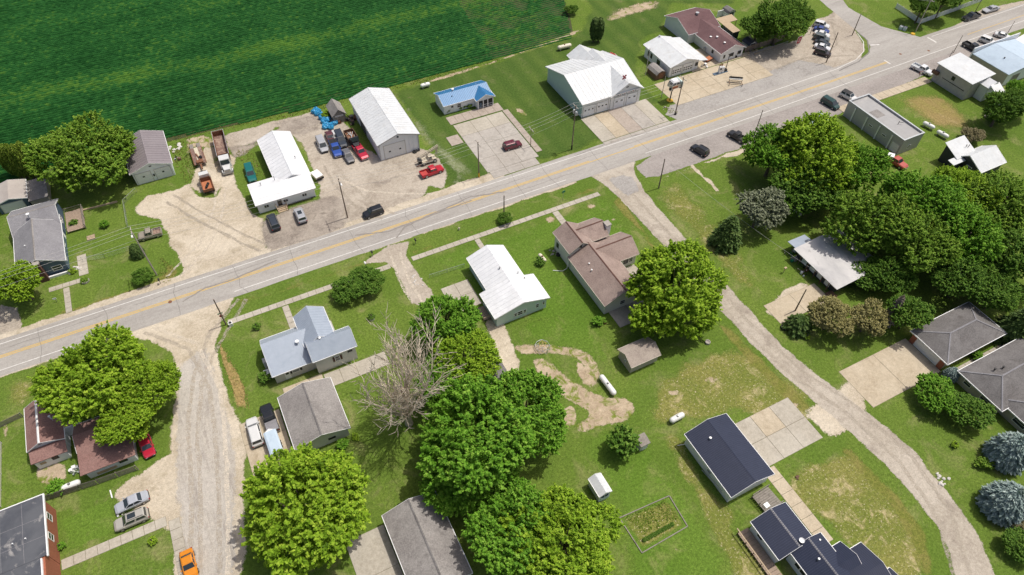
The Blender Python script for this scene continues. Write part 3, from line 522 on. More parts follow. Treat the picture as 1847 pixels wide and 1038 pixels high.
slabs('station_apron', 78.2, 97.0, 105.0, 115.0, 5, 1, 0.02, ['concrete','concrete_tan','concrete_rose','concrete_grey','concrete'])
slabs('station_apron', 78.2, 97.0, 103.9, 104.9, 5, 1, 0.021, 'concrete_grey')
slabs('service_apron', 102.5, 133.0, 109.2, 119.3, 6, 3, 0.02, 'concrete_tan'); slabs('service_apron', 114.8, 124.2, 119.5, 128.0, 2, 2, 0.02, 'concrete_tan'); slabs('service_apron', 124.4, 134, 119.5, 121.0, 3, 1, 0.05, 'concrete_tan')
slabs('shop_walk', 137.5, 168.0, 88.7, 91.2, 14, 1, 0.07, 'concrete_tan')
slabs('garage_drive', 57.8, 70.0, 24.2, 32.6, 3, 2, 0.02, ['concrete','concrete','concrete','concrete_tan']); 
slabs('garden_walk', 57.3, 59.6, 11.0, 24.0, 1, 6, 0.02, 'concrete_tan')
slabs('hip_drive', 81.5, 97.6, 24.6, 32.6, 2, 1, 0.02, 'concrete_tan'); slabs('hip_walk', 97.8, 112.0, 22.9, 24.0, 9, 1, 0.02, 'concrete')
sheet('gravel_apron', [(69.6,29.5), (75.2,30.3), (82.2,31.1), (83.2,28.1), (79.2,23.0), (70.5,22.8), (70.3,25.1)], 0.013, 'gravel_pale', edge=1.6)
slabs('silver_house_drive', 79.5, 92.0, 45.2, 50.0, 2, 1, 0.02, 'concrete_tan')
sheet('silver_house_apron', [(78.6,49.2), (85.6,51.8), (90.9,51.6), (91.3,49.0), (84.7,46.2), (79.2,44.6)], 0.013, 'gravel_pale', edge=1.2)
slabs('mint_patio', 27.0, 32.6, 73.9, 80.6, 2, 2, 0.02, 'concrete'); slabs('grey_house_walk', 1.5, 12.5, 68.8, 71.8, 4, 1, 0.02, 'concrete'); slabs('grey_house_walk', -5.5, 1.3, 69.8, 72.2, 3, 1, 0.02, 'concrete_tan')
slabs('garage_pad', -13.6, -7.0, 56.0, 68.6, 2, 3, 0.02, 'concrete_tan')
slabs('brown_house_patio', 52.6, 60.0, 57.6, 61.6, 2, 1, 0.03, 'concrete_grey'); slabs('brown_house_patio', 60.4, 63.6, 66.6, 69.6, 1, 1, 0.03, 'concrete')
slabs('church_walk', -40.8, -26.6, 56.6, 58.2, 9, 1, 0.02, 'concrete'); slabs('street_walk', -26.4, -24.8, 44.0, 57.2, 1, 8, 0.02, 'concrete')
slabs('garage_slab', -4.2, 1.7, 30.0, 42.6, 1, 2, 0.02, 'concrete'); 
slabs('blue_house_walk', -39.0, -33.0, 112.4, 113.6, 5, 1, 0.02, 'concrete'); slabs('blue_house_walk', -36.6, -35.5, 105.6, 112.2, 1, 5, 0.02, 'concrete'); slabs('blue_house_walk', -33.6,-31.9,114.2,120.0,1,4,0.02,'concrete')
# bare soil marks
sheet('dirt_track', [(32.5,63.4), (36.9,62.1), (41.0,59.3), (44.6,56.6), (45.5,53.0), (44.2,49.8), (41.2,48.3), (39.6,50.4), (41.9,52.7), (41.7,55.1), (38.9,57.6), (33.4,59.8)], 0.014, 'bare_dirt', edge=1.2, smooth=1)
sheet('dirt_track', [(34.7,59.7), (37.4,57.8), (38.6,55.1), (39.7,51.3), (41.7,47.3), (46.5,44.7), (46.2,42.3), (44.4,40.6), (40.2,41.3), (34.9,42.2), (34.3,44.5), (38.7,44.8), (36.8,47.3), (35.2,51.1), (33.9,54.9)], 0.016, 'bare_dirt', edge=1.2, smooth=1)
sheet('dirt_track', [(35.1,48.5), (37.2,47.4), (36.4,44.9), (34.8,43.6), (33.4,45.2)], 0.014, 'bare_dirt', edge=0.7, smooth=1)
sheet('dirt_track', [(41.2,55.4), (42.8,53.8), (42.1,50.8), (40.3,50.5), (40.5,52.6)], 0.0155, 'bare_dirt', edge=0.8)
for q in ([(63.3,89.1), (66.2,88.2), (65.6,86.6), (62.7,87.1)], [(54.1,89.5), (56.6,88.6), (55.8,86.4), (53.2,87.1)], [(66.5,83.2), (67.8,82.5), (67.1,81.4), (65.8,82.0)], [(59.7,42.3), (62.4,41.5), (61.8,39.8), (59.0,40.7)], [(52.4,43.1), (54.6,42.4), (54.1,40.7), (51.5,41.3)], [(66.1,127.2), (68.3,123.5), (67.4,121.0), (65.2,123.8)], [(-47.8,87.6), (-46.4,85.8), (-46.4,82.4), (-47.6,81.9)], [(-43.5,76.2), (-38.9,74.4), (-38.8,70.3), (-43.3,71.5)], [(37.7,20.9), (39.8,20.4), (39.3,19.3), (37.4,19.8)], [(67.0,32.0), (71.4,31.6), (70.4,29.7), (66.7,30.3)]):
    sheet('bare_patch', q, 0.013, 'bare_dirt', edge=0.9, step=.5, smooth=1)
sheet('stone_line', [(90.9,90.3), (92.4,90.3), (93.0,83.0), (92.4,79.2), (91.2,79.2), (91.4,83.8)], 0.012, 'gravel_pale', edge=0.7)
# wheel tracks worn into the loose surfaces
for pts, wd, m_ in (([(-18.8,106.7), (-11.4,112.9), (-7.0,121.4), (-4.9,128.1)],.5,'track_pale'),([(-17.2,105.1), (-9.8,111.2), (-5.3,120.2), (-3.0,128.2)],.5,'track_pale'),([(-1.1,105.3), (-5.2,111.5), (-10.2,119.3), (-15.4,128.4)],.6,'track'),([(0.4,107.0), (-3.8,112.9), (-8.6,120.8), (-13.7,130.1)],.5,'track'),([(23.7,103.4), (19.9,110.1), (17.9,118.9), (17.9,125.1)],.6,'track'),([(26.7,103.3), (22.9,110.1), (20.7,119.2), (20.0,125.8)],.6,'track'),([(36.0,106.0), (29.6,109.2), (23.5,113.2), (19.5,120.1)],.5,'track_pale'),([(3.3,138.8), (8.5,139.6), (16.5,140.3), (21.8,140.1)],.8,'track'),
  ([(-24.8,47.8), (-22.7,59.2), (-21.1,70.9), (-18.5,81.3), (-13.9,89.5), (-7.7,95.1)],.7,'track'),([(-23.6,47.2), (-21.5,58.6), (-19.8,70.2), (-17.3,79.5), (-13.1,86.4), (-6.4,94.4)],.7,'track'),([(-21.3,46.1), (-19.0,57.4), (-17.3,68.9), (-16.4,77.8), (-18.1,87.6), (-24.5,94.8)],.7,'track'),([(-20.2,45.5), (-17.8,56.8), (-15.9,68.3), (-14.9,77.1), (-16.5,88.1), (-22.6,95.0)],.7,'track_pale'),
  ([(71.8,89.4), (72.4,69.7), (72.3,48.7), (73.6,35.4), (76.6,26.6), (77.9,15.9), (76.1,6.7), (71.2,-0.5)],.7,'track'),([(74.5,89.1), (74.9,69.4), (74.6,48.3), (76.0,35.2), (79.0,26.5), (80.3,15.2), (78.4,6.1), (73.2,-1.5)],.7,'track'),([(23.4,93.1), (22.5,86.2), (22.6,79.3)],.5,'track_pale'),([(21.6,92.9), (20.8,86.3), (21.0,79.6)],.5,'track_pale'),([(146.7,108.6), (159.1,113.3), (166.3,123.0)],.6,'track'),([(135.5,111.1), (145.9,112.0), (159.0,107.1)],.6,'track')):
    strip('wheel_track', pts, wd, 0.0225, m_, None, 0.8, .25, .32)
# ================================================================ BUILDINGS
class Bld:
    """a building: an Empty at its base; every number below is in world metres"""
    def __init__(s, name, label, x, y, cat='house', group=None, rot=0.0):
        s.e = thing(name, label, cat, (x,y,0), rot, group); s.o = (x,y,0)
    def put(s, mb, name, m, parent=None, smooth=False):
        return mb.obj(name, m, parent or s.e, off=s.o, smooth=smooth)
    def gable(s, x0, x1, y0, y1, ze, zr, ax, wall, roof, over=0.35, og=0.3, rib=None, ribs=0.45, trim='trim_white', z0=0.0, ridge=None, cap=None, t=0.13, shift=0.0):
        """ze is the height of the roof edge out at the overhang, zr the ridge; ax = direction of the ridge"""
        if ax == 'y': a0,a1,b0,b1 = x0,x1,y0,y1
        else: a0,a1,b0,b1 = y0,y1,x0,x1
        am = (a0+a1)/2+shift; e0, e1 = a0-over, a1+over
        def zt(a): return ze+(zr-ze)*((a-e0)/(am-e0) if a < am else (e1-a)/(e1-am))
        s.put(MB().extr([(a0,z0),(a1,z0),(a1,zt(a1)-t-.01),(am,zr-t-.01),(a0,zt(a0)-t-.01)], ax, b0, b1), 'wall', wall)
        r = s.put(MB().extr([(e0,ze),(am,zr),(e1,ze),(e1,ze-t),(am,zr-t),(e0,ze-t)], ax, b0-og, b1+og), 'roof', roof)
        if trim:
            mb = MB()
            for bb, sg in ((b0-og,-1),(b1+og,1)):
                c0, c1 = sorted((bb+0.003*sg, bb+0.045*sg)); mb.extr([(e0-.04,ze+.02),(am,zr+.02),(e1+.04,ze+.02),(e1+.04,ze-.2),(am,zr-.2),(e0-.04,ze-.2)], ax, c0, c1)
            for ea, sg in ((e0,-1),(e1,1)):
                lo, hi = sorted((ea+.003*sg, ea+.09*sg))
                if ax == 'y': mb.box(lo, hi, b0-og, b1+og, ze-.17, ze+.0)
                else: mb.box(b0-og, b1+og, lo, hi, ze-.17, ze+.0)
            s.put(mb, 'trim', trim)
        if cap:
            mb = MB(); w = .16; dz0 = (zr-ze)/(am-e0)*w; mb.extr([(am-w,zr-dz0+.03),(am,zr+.04),(am+w,zr-dz0+.03),(am,zr+.0)], ax, b0-og+.01, b1+og-.01); s.put(mb, 'ridge_cap', cap, r)
        if rib:
            mb = MB(); n = int((b1-b0+2*og)/ribs); 
            for i in range(n+1):
                b = b0-og+.05+i*(b1-b0+2*og-.1)/n
                for ea in (e0,e1):
                    P = lambda a, z: (a,b,z) if ax == 'y' else (b,a,z)
                    mb.bar(P(ea,ze+.012), P(am,zr+.012), .07 if ribs < .5 else .06, .06)
            rr = s.put(mb, 'roof_ribs', rib, r); rr['kind'] = 'stuff'
        return r
    def hip(s, x0, x1, y0, y1, ze, zr, rx0, rx1, ym, wall, roof, over=0.5, trim='trim_white', cap='shingle_mid', t=0.15):
        s.put(MB().box(x0, x1, y0, y1, 0, ze-.02), 'wall', wall)
        X0,X1,Y0,Y1 = x0-over,x1+over,y0-over,y1+over
        r = s.put(MB().add([(X0,Y0,ze),(X1,Y0,ze),(X1,Y1,ze),(X0,Y1,ze),(rx0,ym,zr),(rx1,ym,zr),(X0,Y0,ze-t),(X1,Y0,ze-t),(X1,Y1,ze-t),(X0,Y1,ze-t)],
            [(0,1,5,4),(1,2,5),(2,3,4,5),(3,0,4),(0,6,7,1),(1,7,8,2),(2,8,9,3),(3,9,6,0),(6,9,8,7)]), 'roof', roof)
        mb = MB(); d = .003
        mb.box(X0-.1,X1+.1,Y0-.1,Y0-d,ze-.18,ze+.03).box(X0-.1,X1+.1,Y1+d,Y1+.1,ze-.18,ze+.03).box(X0-.1,X0-d,Y0-d,Y1+d,ze-.18,ze+.03).box(X1+d,X1+.1,Y0-d,Y1+d,ze-.18,ze+.03)
        s.put(mb, 'gutter', trim)
        mb = MB()
        for p in ((X0,Y0),(X0,Y1)): mb.bar((p[0],p[1],ze+.02),(rx0,ym,zr+.02),.25,.05)
        for p in ((X1,Y0),(X1,Y1)): mb.bar((p[0],p[1],ze+.02),(rx1,ym,zr+.02),.25,.05)
        mb.bar((rx0,ym,zr+.02),(rx1,ym,zr+.02),.25,.06); s.put(mb, 'ridge_cap', cap, r)
    def flat(s, x0, x1, y0, y1, z, wall, roof, par=0.35, pw=0.22, cap='trim_white', z0=0.0):
        s.put(MB().box(x0,x1,y0,y1,z0,z-.01), 'wall', wall)
        r = s.put(MB().box(x0+.05,x1-.05,y0+.05,y1-.05,z-.008,z+.03), 'roof', roof)
        if par:
            mb = MB().box(x0-.03,x1+.03,y0-.03,y0+pw,z,z+par).box(x0-.03,x1+.03,y1-pw,y1+.03,z,z+par).box(x0-.03,x0+pw,y0+pw,y1-pw,z,z+par).box(x1-pw,x1+.03,y0+pw,y1-pw,z,z+par)
            s.put(mb, 'parapet', wall)
            c = MB().box(x0-.07,x1+.07,y0-.07,y0+pw+.03,z+par+.002,z+par+.06).box(x0-.07,x1+.07,y1-pw-.03,y1+.07,z+par+.002,z+par+.06).box(x0-.07,x0+pw+.03,y0+pw+.03,y1-pw-.03,z+par+.002,z+par+.06).box(x1-pw-.03,x1+.07,y0+pw+.03,y1-pw-.03,z+par+.002,z+par+.06)
            s.put(c, 'coping', cap)
        return r
    def shed_roof(s, x0, x1, y0, y1, zA, zB, axis, roof, t=0.12, trim=None):
        """single slope from zA (low coordinate side) to zB"""
        if axis == 'y': T = [(x0,y0,zA),(x1,y0,zA),(x1,y1,zB),(x0,y1,zB)]
        else: T = [(x0,y0,zA),(x1,y0,zB),(x1,y1,zB),(x0,y1,zA)]
        return s.put(MB().hull8([(a,b,c-t) for a,b,c in T], T), 'roof', roof)
    def _on(s, side, c, pl, z, w, h, d0, d1):
        """box lying on a wall: side S/N at y=pl, E/W at x=pl"""
        if side in 'SN':
            k = -1 if side == 'S' else 1; a, b = sorted((pl+k*d0, pl+k*d1)); return (c-w/2,c+w/2,a,b,z,z+h)
        k = -1 if side == 'W' else 1; a, b = sorted((pl+k*d0, pl+k*d1)); return (a,b,c-w/2,c+w/2,z,z+h)
    def win(s, side, c, pl, z, w, h, frame='frame_white', shut=None, mull=True):
        fr = MB(); f = .09
        for dc, dz, ww, hh in ((0,0,w,f),(0,h-f,w,f),(-w/2+f/2,f,f,h-2*f),(w/2-f/2,f,f,h-2*f)):
            fr.box(*s._on(side, c+dc, pl, z+dz, ww, hh, .002, .07))
        if mull: fr.box(*s._on(side, c, pl, z+h/2-.025, w-2*f, .05, .002, .06))
        fo = s.put(fr, 'window', frame)
        s.put(MB().box(*s._on(side, c, pl, z+f, w-2*f, h-2*f, .004, .035)), 'pane', 'glass', fo)
        if shut:
            for k in (-1,1): s.put(MB().box(*s._on(side, c+k*(w/2+.2), pl, z, .34, h, .003, .05)), 'shutter', shut, fo)
        return fo
    def door(s, side, c, pl, w=0.95, h=2.05, m='door_white', z=0.15):
        d = s.put(MB().box(*s._on(side, c, pl, z, w, h, .003, .06)), 'door', m)
        s.put(MB().box(*s._on(side, c+w*.38, pl, z+1.0, .07, .12, .062, .12)), 'handle', 'steel', d)
        s.put(MB().box(*s._on(side, c, pl, z+h*.62, w*.55, h*.28, .062, .07)), 'pane', 'glass', d)
    def gdoor(s, side, c, pl, w, h, wins=0, m='door_white', rows=4, winrow=2, z=0.02, ww=.5):
        mb = MB(); rh = h/rows
        for i in range(rows): mb.box(*s._on(side, c, pl, z+i*rh+.015, w, rh-.03, .004, .05))
        d = s.put(mb, 'garage_door', m)
        fr = MB()
        for dc, dz, a, b in ((0,h,w+.3,.14),(-w/2-.08,0,.14,h),(w/2+.08,0,.14,h)): fr.box(*s._on(side, c+dc, pl, z+dz, a, b, .003, .075))
        s.put(fr, 'frame', 'siding_grey', d)
        for i in range(wins):
            s.put(MB().box(*s._on(side, c-w/2+w*(i+.5)/wins, pl, z+winrow*rh+rh*.25, ww, rh*.5, .052, .062)), 'pane', 'glass', d)
        return d
    def vent(s, x, y, z, r=.09, h=.5, m='galv', name='roof_vent'): s.put(MB().tube((x,y,z-.15),(x,y,z+h),r).tube((x,y,z+h),(x,y,z+h+.1),r*1.7), name, m)
    def box(s, name, m, *a, parent=None): return s.put(MB().box(*a), name, m, parent)

# --- far left: taupe garage, blue house
b = Bld('garage', 'small taupe-roofed garage with dark blue walls at far left behind the blue house', -43.5, 142, 'garage')
b.gable(-46.2,-40.6,139.4,145.4,2.5,3.4,'y','siding_blue','roof_taupe',.25,.25)
b.shed_roof(-40.3,-36.6,138.2,145.0,2.15,2.4,'y','shingle_mid'); b.box('wall','siding_tan',-40.1,-36.8,138.4,144.8,0,2.0)
b.gdoor('S',-43.5,139.4,4.0,2.1)
b = Bld('house', 'dark blue house with grey shingle roof and tall brick chimney at left', -38.8, 126)
b.gable(-42.6,-35.0,116.6,128.0,3.0,5.2,'y','siding_blue','shingle_grey',.45,.35,cap='shingle_mid')
b.gable(-42.8,-34.9,127.6,135.0,3.0,4.9,'x','siding_blue','shingle_grey',.4,.35,cap='shingle_mid')
b.win('S',-36.6,116.6,1.0,1.7,1.2); b.win('E',118.8,-35.0,1.0,1.2,1.3); b.win('E',123.0,-35.0,1.0,1.2,1.3); b.win('E',130.5,-34.9,1.0,1.6,1.3); b.door('E',126.2,-35.0)
ch = b.box('chimney','brick_dark',-40.6,-38.6,115.5,116.57,0,4.5); b.box('chimney_cap','stone',-40.8,-38.4,115.3,116.8,4.5,4.75,parent=ch); b.put(MB().tube((-39.6,116,4.75),(-39.6,116,5.3),.12),'flue','black',ch)
b.vent(-39.3,129.8,4.9,.2,.5,'trim_white'); b.vent(-40.6,122.0,4.0,.08,.4,'trim_white')
b.box('skirting','trim_white',-38.6,-34.8,115.9,116.2,0,.5)
dk = thing('deck', 'weathered brown timber deck with rails beside blue house', 'deck', (-32.8,130.5,0))
for i in range(16): MB().box(-1.7,1.7,-3.2+i*.4,-3.2+i*.4+.36,.42,.5).obj('plank','wood_deck',dk)
for x,y in ((-1.6,3.2),(1.7,3.2),(1.7,0.2),(1.7,-3.2),(-1.6,-3.2)): MB().box(x-.06,x+.06,y-.06,y+.06,0,1.45).obj('post','wood_grey',dk)
for p,q in (((-1.6,3.2),(1.7,3.2)),((1.7,3.2),(1.7,.2)),((1.7,.2),(1.7,-3.2))): MB().bar((*p,1.4),(*q,1.4),.09,.06).bar((*p,.9),(*q,.9),.05,.05).obj('rail','wood_grey',dk)

b = Bld('garage', 'white two-door garage with plum metal roof beside the big left tree', -16.1, 142, 'garage')
b.gable(-20.0,-12.1,136.6,148.6,3.3,4.9,'y','metal_white','roof_plum',.4,.3,rib='roof_plum',ribs=.9,cap='roof_plum')
b.gdoor('S',-18.1,136.6,3.1,2.7,1,ww=.45); b.gdoor('S',-14.1,136.6,3.1,2.7,1,ww=.45); b.box('vent_louvre','black',-16.3,-15.8,136.53,136.595,3.75,3.95); b.box('light','black',-16.25,-15.95,136.5,136.59,1.2,1.7)
# --- white L-shaped office house
b = Bld('house', 'white L-shaped house with bright white roof and wooden front steps', 8, 124)
b.gable(6.9,13.6,120.4,136.4,2.9,4.3,'y','siding_white','roof_white',.35,.35,rib='rib_white',ribs=1.1,cap='rib_white')
b.gable(1.4,13.4,116.2,122.4,2.75,3.85,'x','siding_white','roof_white',.5,.3)
for c in (2.9,3.4,6.9,7.4,10.9,11.4): b.win('S',c,116.2,1.0,.55,.8,mull=False)
b.door('S',5.9,116.2,.9,1.95,'glass',.35); b.box('panel','trim_white',3.9,4.8,116.12,116.197,.8,1.7); b.box('skirting','black',7.3,13.2,116.1,116.19,0,.3)
b.vent(3.6,120.5,3.6,.08,.5,'steel'); b.vent(6.6,121.0,3.6,.08,.7,'steel'); b.vent(12.4,126.0,3.7,.06,.35,'black')
st = thing('front_steps', 'tan wooden porch steps with rails at the white L-shaped house', 'steps', (6.0,115.1,0))
for i in range(4): MB().box(-1.0,1.0,.62-i*.38,.98-i*.38,0,.62-.15*i).obj('step','wood_tan',st)
for x in (-1.05,1.05):
    MB().bar((x,.9,1.5),(x,-.5,1.0),.08,.08).bar((x,.9,0),(x,.9,1.5),.09).bar((x,-.5,0),(x,-.5,1.05),.09).obj('rail','wood_tan' if x<0 else 'wood_brown',st)
for k,x in enumerate((-.6,0,.6)): pass
# --- big white barn
b = Bld('barn', 'long white metal pole barn with ribbed roof and one wide door', 34.4, 131, 'barn')
b.gable(29.9,39.1,121.3,140.4,4.4,6.1,'y','metal_white','roof_white_dull',.4,.3,rib='rib_white',ribs=.9,trim='steel_grey',cap='roof_white_dull')
mb = MB()
for i in range(22): mb.box(29.84,29.897,121.6+i*.88,121.64+i*.88,.1,4.3)
for i in range(10): mb.box(30.1+i*.97,30.14+i*.97,121.24,121.297,.1,4.3)
b.put(mb,'wall_ribs','metal_white')['kind']='stuff'
b.gdoor('S',33.4,121.3,4.9,3.6,2,rows=5,winrow=2,ww=.45); b.box('corner_trim','steel_grey',29.8,29.95,121.2,121.3,0,4.3); b.box('corner_trim','steel_grey',39.05,39.2,121.2,121.3,0,4.3); b.box('light','black',34.2,34.6,121.1,121.29,5.0,5.25)
b.box('side_opening_shade','black',29.85,29.895,131.0,135.0,0,3.6)  # black panel on the closed wall: painted shade of a dark doorway
b = Bld('shed', 'small weathered grey wooden shed with steep roof behind parked vehicles', 26.1, 141.2, 'shed')
b.gable(24.6,27.6,138.9,143.6,2.1,3.7,'y','wood_grey','shingle_mid',.25,.2,trim=None); b.box('door','wood_grey',25.0,27.2,138.82,138.895,0,1.5); b.win('S',25.6,138.9,1.75,.9,.3,mull=False); b.win('S',26.6,138.9,1.75,.9,.3,mull=False)
# --- blue-roofed office
b = Bld('office', 'small white office with bright blue ribbed metal roof', 55.5, 132.5, 'building')
b.gable(49.5,61.7,130.9,136.3,2.6,3.9,'x','siding_white','roof_blue',.35,.3,rib='rib_blue',ribs=.42)
b.gable(57.6,61.9,129.4,134.0,2.55,3.75,'y','siding_white','roof_blue',.35,.35,rib='rib_blue',ribs=.42)
b.win('S',53.4,130.9,.9,1.1,1.1); b.door('S',51.6,130.9,.95,2.0); b.box('sign_board','trim_white',54.6,56.2,130.82,130.895,1.5,2.0); b.box('mail_box','siding_blue',55.7,56.4,130.65,130.89,.7,.95)
b.box('porch_shade','black',57.9,61.6,129.33,129.395,.1,2.1)  # black sheet on the wall, paints the shade inside the porch
for x in (57.8,59.1,60.3,61.7): b.put(MB().box(x-.09,x+.09,129.18,129.32,0,2.3),'porch_post','trim_white')
b.put(MB().bar((57.8,129.2,.95),(61.7,129.2,.95),.06).bar((57.8,129.2,.4),(61.7,129.2,.4),.06),'rail','trim_white'); b.box('sign','siding_blue',58.1,58.6,129.1,129.17,.5,1.7)
b.vent(53.2,133.9,3.9,.2,.35,'trim_white'); b.vent(52.3,132.4,3.2,.08,.25,'black')
# --- fire station
b = Bld('fire_station', 'large white fire station with four overhead doors and broad white roof', 87, 122, 'building')
b.gable(78.6,94.6,115.3,132.4,4.1,6.9,'x','siding_mint','roof_white_dull',.5,.45,rib='rib_white',ribs=1.0)
b.gable(86.5,95.0,115.0,131.0,3.9,6.6,'y','siding_white','roof_white_dull',.45,.5,rib='rib_white',ribs=1.0)
b.gable(86.2,92.6,129.0,135.0,3.9,6.0,'y','siding_white','roof_white_dull',.4,.4)
b.box('wall_skin','siding_white',78.55,86.4,115.22,115.297,0,3.8)
for c,n in ((80.5,3),(84.3,3)): b.gdoor('S',c,115.22,3.1,2.9,n,m='metal_white',rows=4,winrow=2,ww=.42)
for c in (88.9,92.6): b.gdoor('S',c,115.0,2.9,3.0,2,m='metal_white',rows=4,winrow=2,ww=.6)
b.box('gable_band','siding_light',87.2,94.4,114.9,114.985,3.3,3.42); b.win('S',90.8,115.0,5.0,.9,.5,mull=False)
for i in range(9): b.box('letter','sign_red' if i%2 else 'black',88.2+i*.62,88.5+i*.62,114.86,114.98,3.6+.02*(i%3),4.0)
mc = thing('roof_emblem', 'red star shaped emblem standing on the fire station ridge', 'emblem', (90.2,116.0,6.6))
for i in range(4):
    a = pi/4+i*pi/2; MB().extr([(.15*cos(a+.6),.9+.15*sin(a+.6)),(.6*cos(a+.38),.9+.6*sin(a+.38)),(.75*cos(a),.9+.75*sin(a)),(.6*cos(a-.38),.9+.6*sin(a-.38)),(.15*cos(a-.6),.9+.15*sin(a-.6))],'y',-.06,.06).obj('arm','sign_red',mc)
MB().lathe([(0,-.08),(.22,-.08),(.22,.08),(0,.08)],(0,0,.9),'y',10).obj('boss','sign_red',mc); MB().box(-.05,.05,-.05,.05,0,.6).obj('post','steel',mc)
b = Bld('garden_shed', 'tiny shed with red gambrel roof behind the fire station', 97.8, 131.5, 'shed')
b.gable(96.6,99.0,130.0,133.0,2.0,2.9,'y','siding_white','roof_red',.2,.15,rib='roof_red'); b.door('S',97.5,130.0,.8,1.7,z=.05); b.win('S',98.5,130.0,.8,.5,.6)
# --- service garage
b = Bld('service_garage', 'white service garage with two windowed overhead doors near fuel pumps', 113, 125, 'garage')
b.gable(107.6,115.6,120.2,131.4,3.3,4.6,'y','siding_white','roof_white_dull',.4,.6,cap='roof_white',shift=.5)
b.shed_roof(116.0,118.8,119.2,131.6,3.26,2.7,'x','roof_white_dull'); b.box('wall','siding_white',115.65,116.9,120.4,131.2,0,2.9)
for c in (109.9,113.3): 
    d = b.gdoor('S',c,120.2,2.9,2.6,4,m='trim_white',rows=4,winrow=2,ww=.5)
    for i in range(4): b.box('pane','glass',c-1.45+2.9*(i+.5)/4-.25,c-1.45+2.9*(i+.5)/4+.25,120.13,120.149,.87,1.2,parent=d)
b.win('W',129.6,107.6,1.1,.8,1.3,'black'); b.win('W',128.4,107.6,1.1,.8,1.3,'black'); b.win('W',125.2,107.6,1.0,1.3,1.3,'black'); b.win('S',116.3,120.4,1.0,.9,1.0,'black'); b.vent(111.8,131.6,4.3,.15,.5,'galv')
b = Bld('storage_shed', 'dark red barrel-roofed storage shed against the service garage', 105.3, 122.6, 'shed')
b.put(MB().extr([(103.9,0),(106.7,0),(106.7,1.5),(106.2,2.1),(105.3,2.4),(104.4,2.1),(103.9,1.5)],'y',120.6,124.6),'wall','wood_brown'); b.put(MB().extr([(103.75,1.5),(104.35,2.16),(105.3,2.48),(106.25,2.16),(106.85,1.5),(106.75,1.45),(106.2,2.05),(105.3,2.4),(104.4,2.05),(103.85,1.45)],'y',120.4,124.8),'roof','shingle_mid')
b.box('door','rust',104.6,106.0,120.53,120.595,.1,1.8)
# --- maroon roofed building
b = Bld('tavern', 'long white building with maroon shingle roof and L-shaped wings', 127, 130, 'building')
b.gable(121.6,131.6,131.4,142.0,3.0,5.1,'x','siding_white','shingle_maroon',.35,.4); b.gable(123.9,131.4,120.2,134.6,2.7,4.4,'y','siding_white','shingle_maroon',.4,.4)
for c in (125.2,127.4,128.0,129.9,130.5): b.win('S',c,120.2,.9,.55,.95,'black',mull=False)
b.win('W',123.5,123.9,1.0,.7,.9,'black'); b.box('box','galv',123.5,123.88,126.0,126.8,.3,1.1)
for x,y,z in ((127.4,136.2,5.0),): b.vent(x,y,z,.3,.4,'galv')
for x,y,z in ((126.3,125.6,3.9),(126.3,122.4,3.9),(125.4,127.0,3.4)): b.vent(x,y,z,.18,.12,'trim_white')
# yard sheds behind it
b = Bld('playhouse', 'white garden shed with dark rounded roof behind maroon building', 141.2, 138.5, 'shed')
b.put(MB().extr([(140.0,0),(142.4,0),(142.4,1.7),(142.1,2.2),(141.2,2.6),(140.3,2.2),(140.0,1.7)],'y',137.2,139.8),'wall','siding_white'); b.put(MB().extr([(139.85,1.7),(140.2,2.28),(141.2,2.7),(142.2,2.28),(142.55,1.7),(142.45,1.66),(142.1,2.2),(141.2,2.6),(140.3,2.2),(139.95,1.66)],'y',137.0,140.0),'roof','shingle_charcoal'); b.box('door','siding_dark',140.5,141.9,137.12,137.195,.05,1.9); b.box('side_panel','siding_white',138.0,140.0,139.3,139.5,0,1.9)
b = Bld('lean_to', 'yard shelter with pale L-shaped tan roof behind maroon building', 137.0, 132.0, 'shed')
b.shed_roof(133.8,136.4,127.6,135.4,2.3,2.6,'y','wood_tan'); b.shed_roof(136.41,139.4,132.6,135.4,2.3,2.6,'y','wood_tan'); b.box('wall','siding_dark',134.0,136.2,127.8,132.0,0,2.2)
for x,y in ((139.2,132.8),(139.2,135.2),(134.0,135.2)): b.put(MB().box(x-.07,x+.07,y-.07,y+.07,0,2.3),'post','wood_tan')
b = Bld('small_shed', 'small shed with dark round roof by the wooden fence', 136.0, 122.8, 'shed')
b.put(MB().extr([(134.6,0),(137.4,0),(137.4,1.4),(136.9,2.0),(136.0,2.3),(135.1,2.0),(134.6,1.4)],'y',121.6,124.2),'wall','siding_grey'); b.put(MB().extr([(134.45,1.4),(135.0,2.08),(136.0,2.4),(137.0,2.08),(137.55,1.4),(137.4,1.36),(136.9,2.0),(136.0,2.3),(135.1,2.0),(134.6,1.36)],'y',121.4,124.4),'roof','siding_dark'); b.box('door','black',135.3,136.7,121.52,121.595,.05,1.6)
# --- long flat roofed building south of the road
b = Bld('workshop', 'long grey steel-sided building with flat parapet roof near south parking', 139.8, 79.5, 'building')
b.flat(136.6,143.0,71.2,88.2,3.7,'steel_grey','roof_membrane',.45,.25,'galv')
b.box('roof_patch','shingle_mid',138.0,140.6,80.4,83.0,3.735,3.76); b.put(MB().tube((140.6,76.6,3.7),(140.6,76.6,4.6),.06).bar((140.6,76.6,4.3),(141.4,76.0,4.3),.08),'vent_pipe','black')
for y in (85.6,81.8,78.0,74.2): b.box('downpipe','trim_white',136.35,136.56,y-.14,y+.14,0,3.6)
for y in (80.3,76.2): b.win('W',y,136.6,1.9,1.2,.5,mull=False)
b.gdoor('W',72.6,136.6,1.9,2.3,0); b.win('S',139.5,71.2,1.0,1.0,1.0)
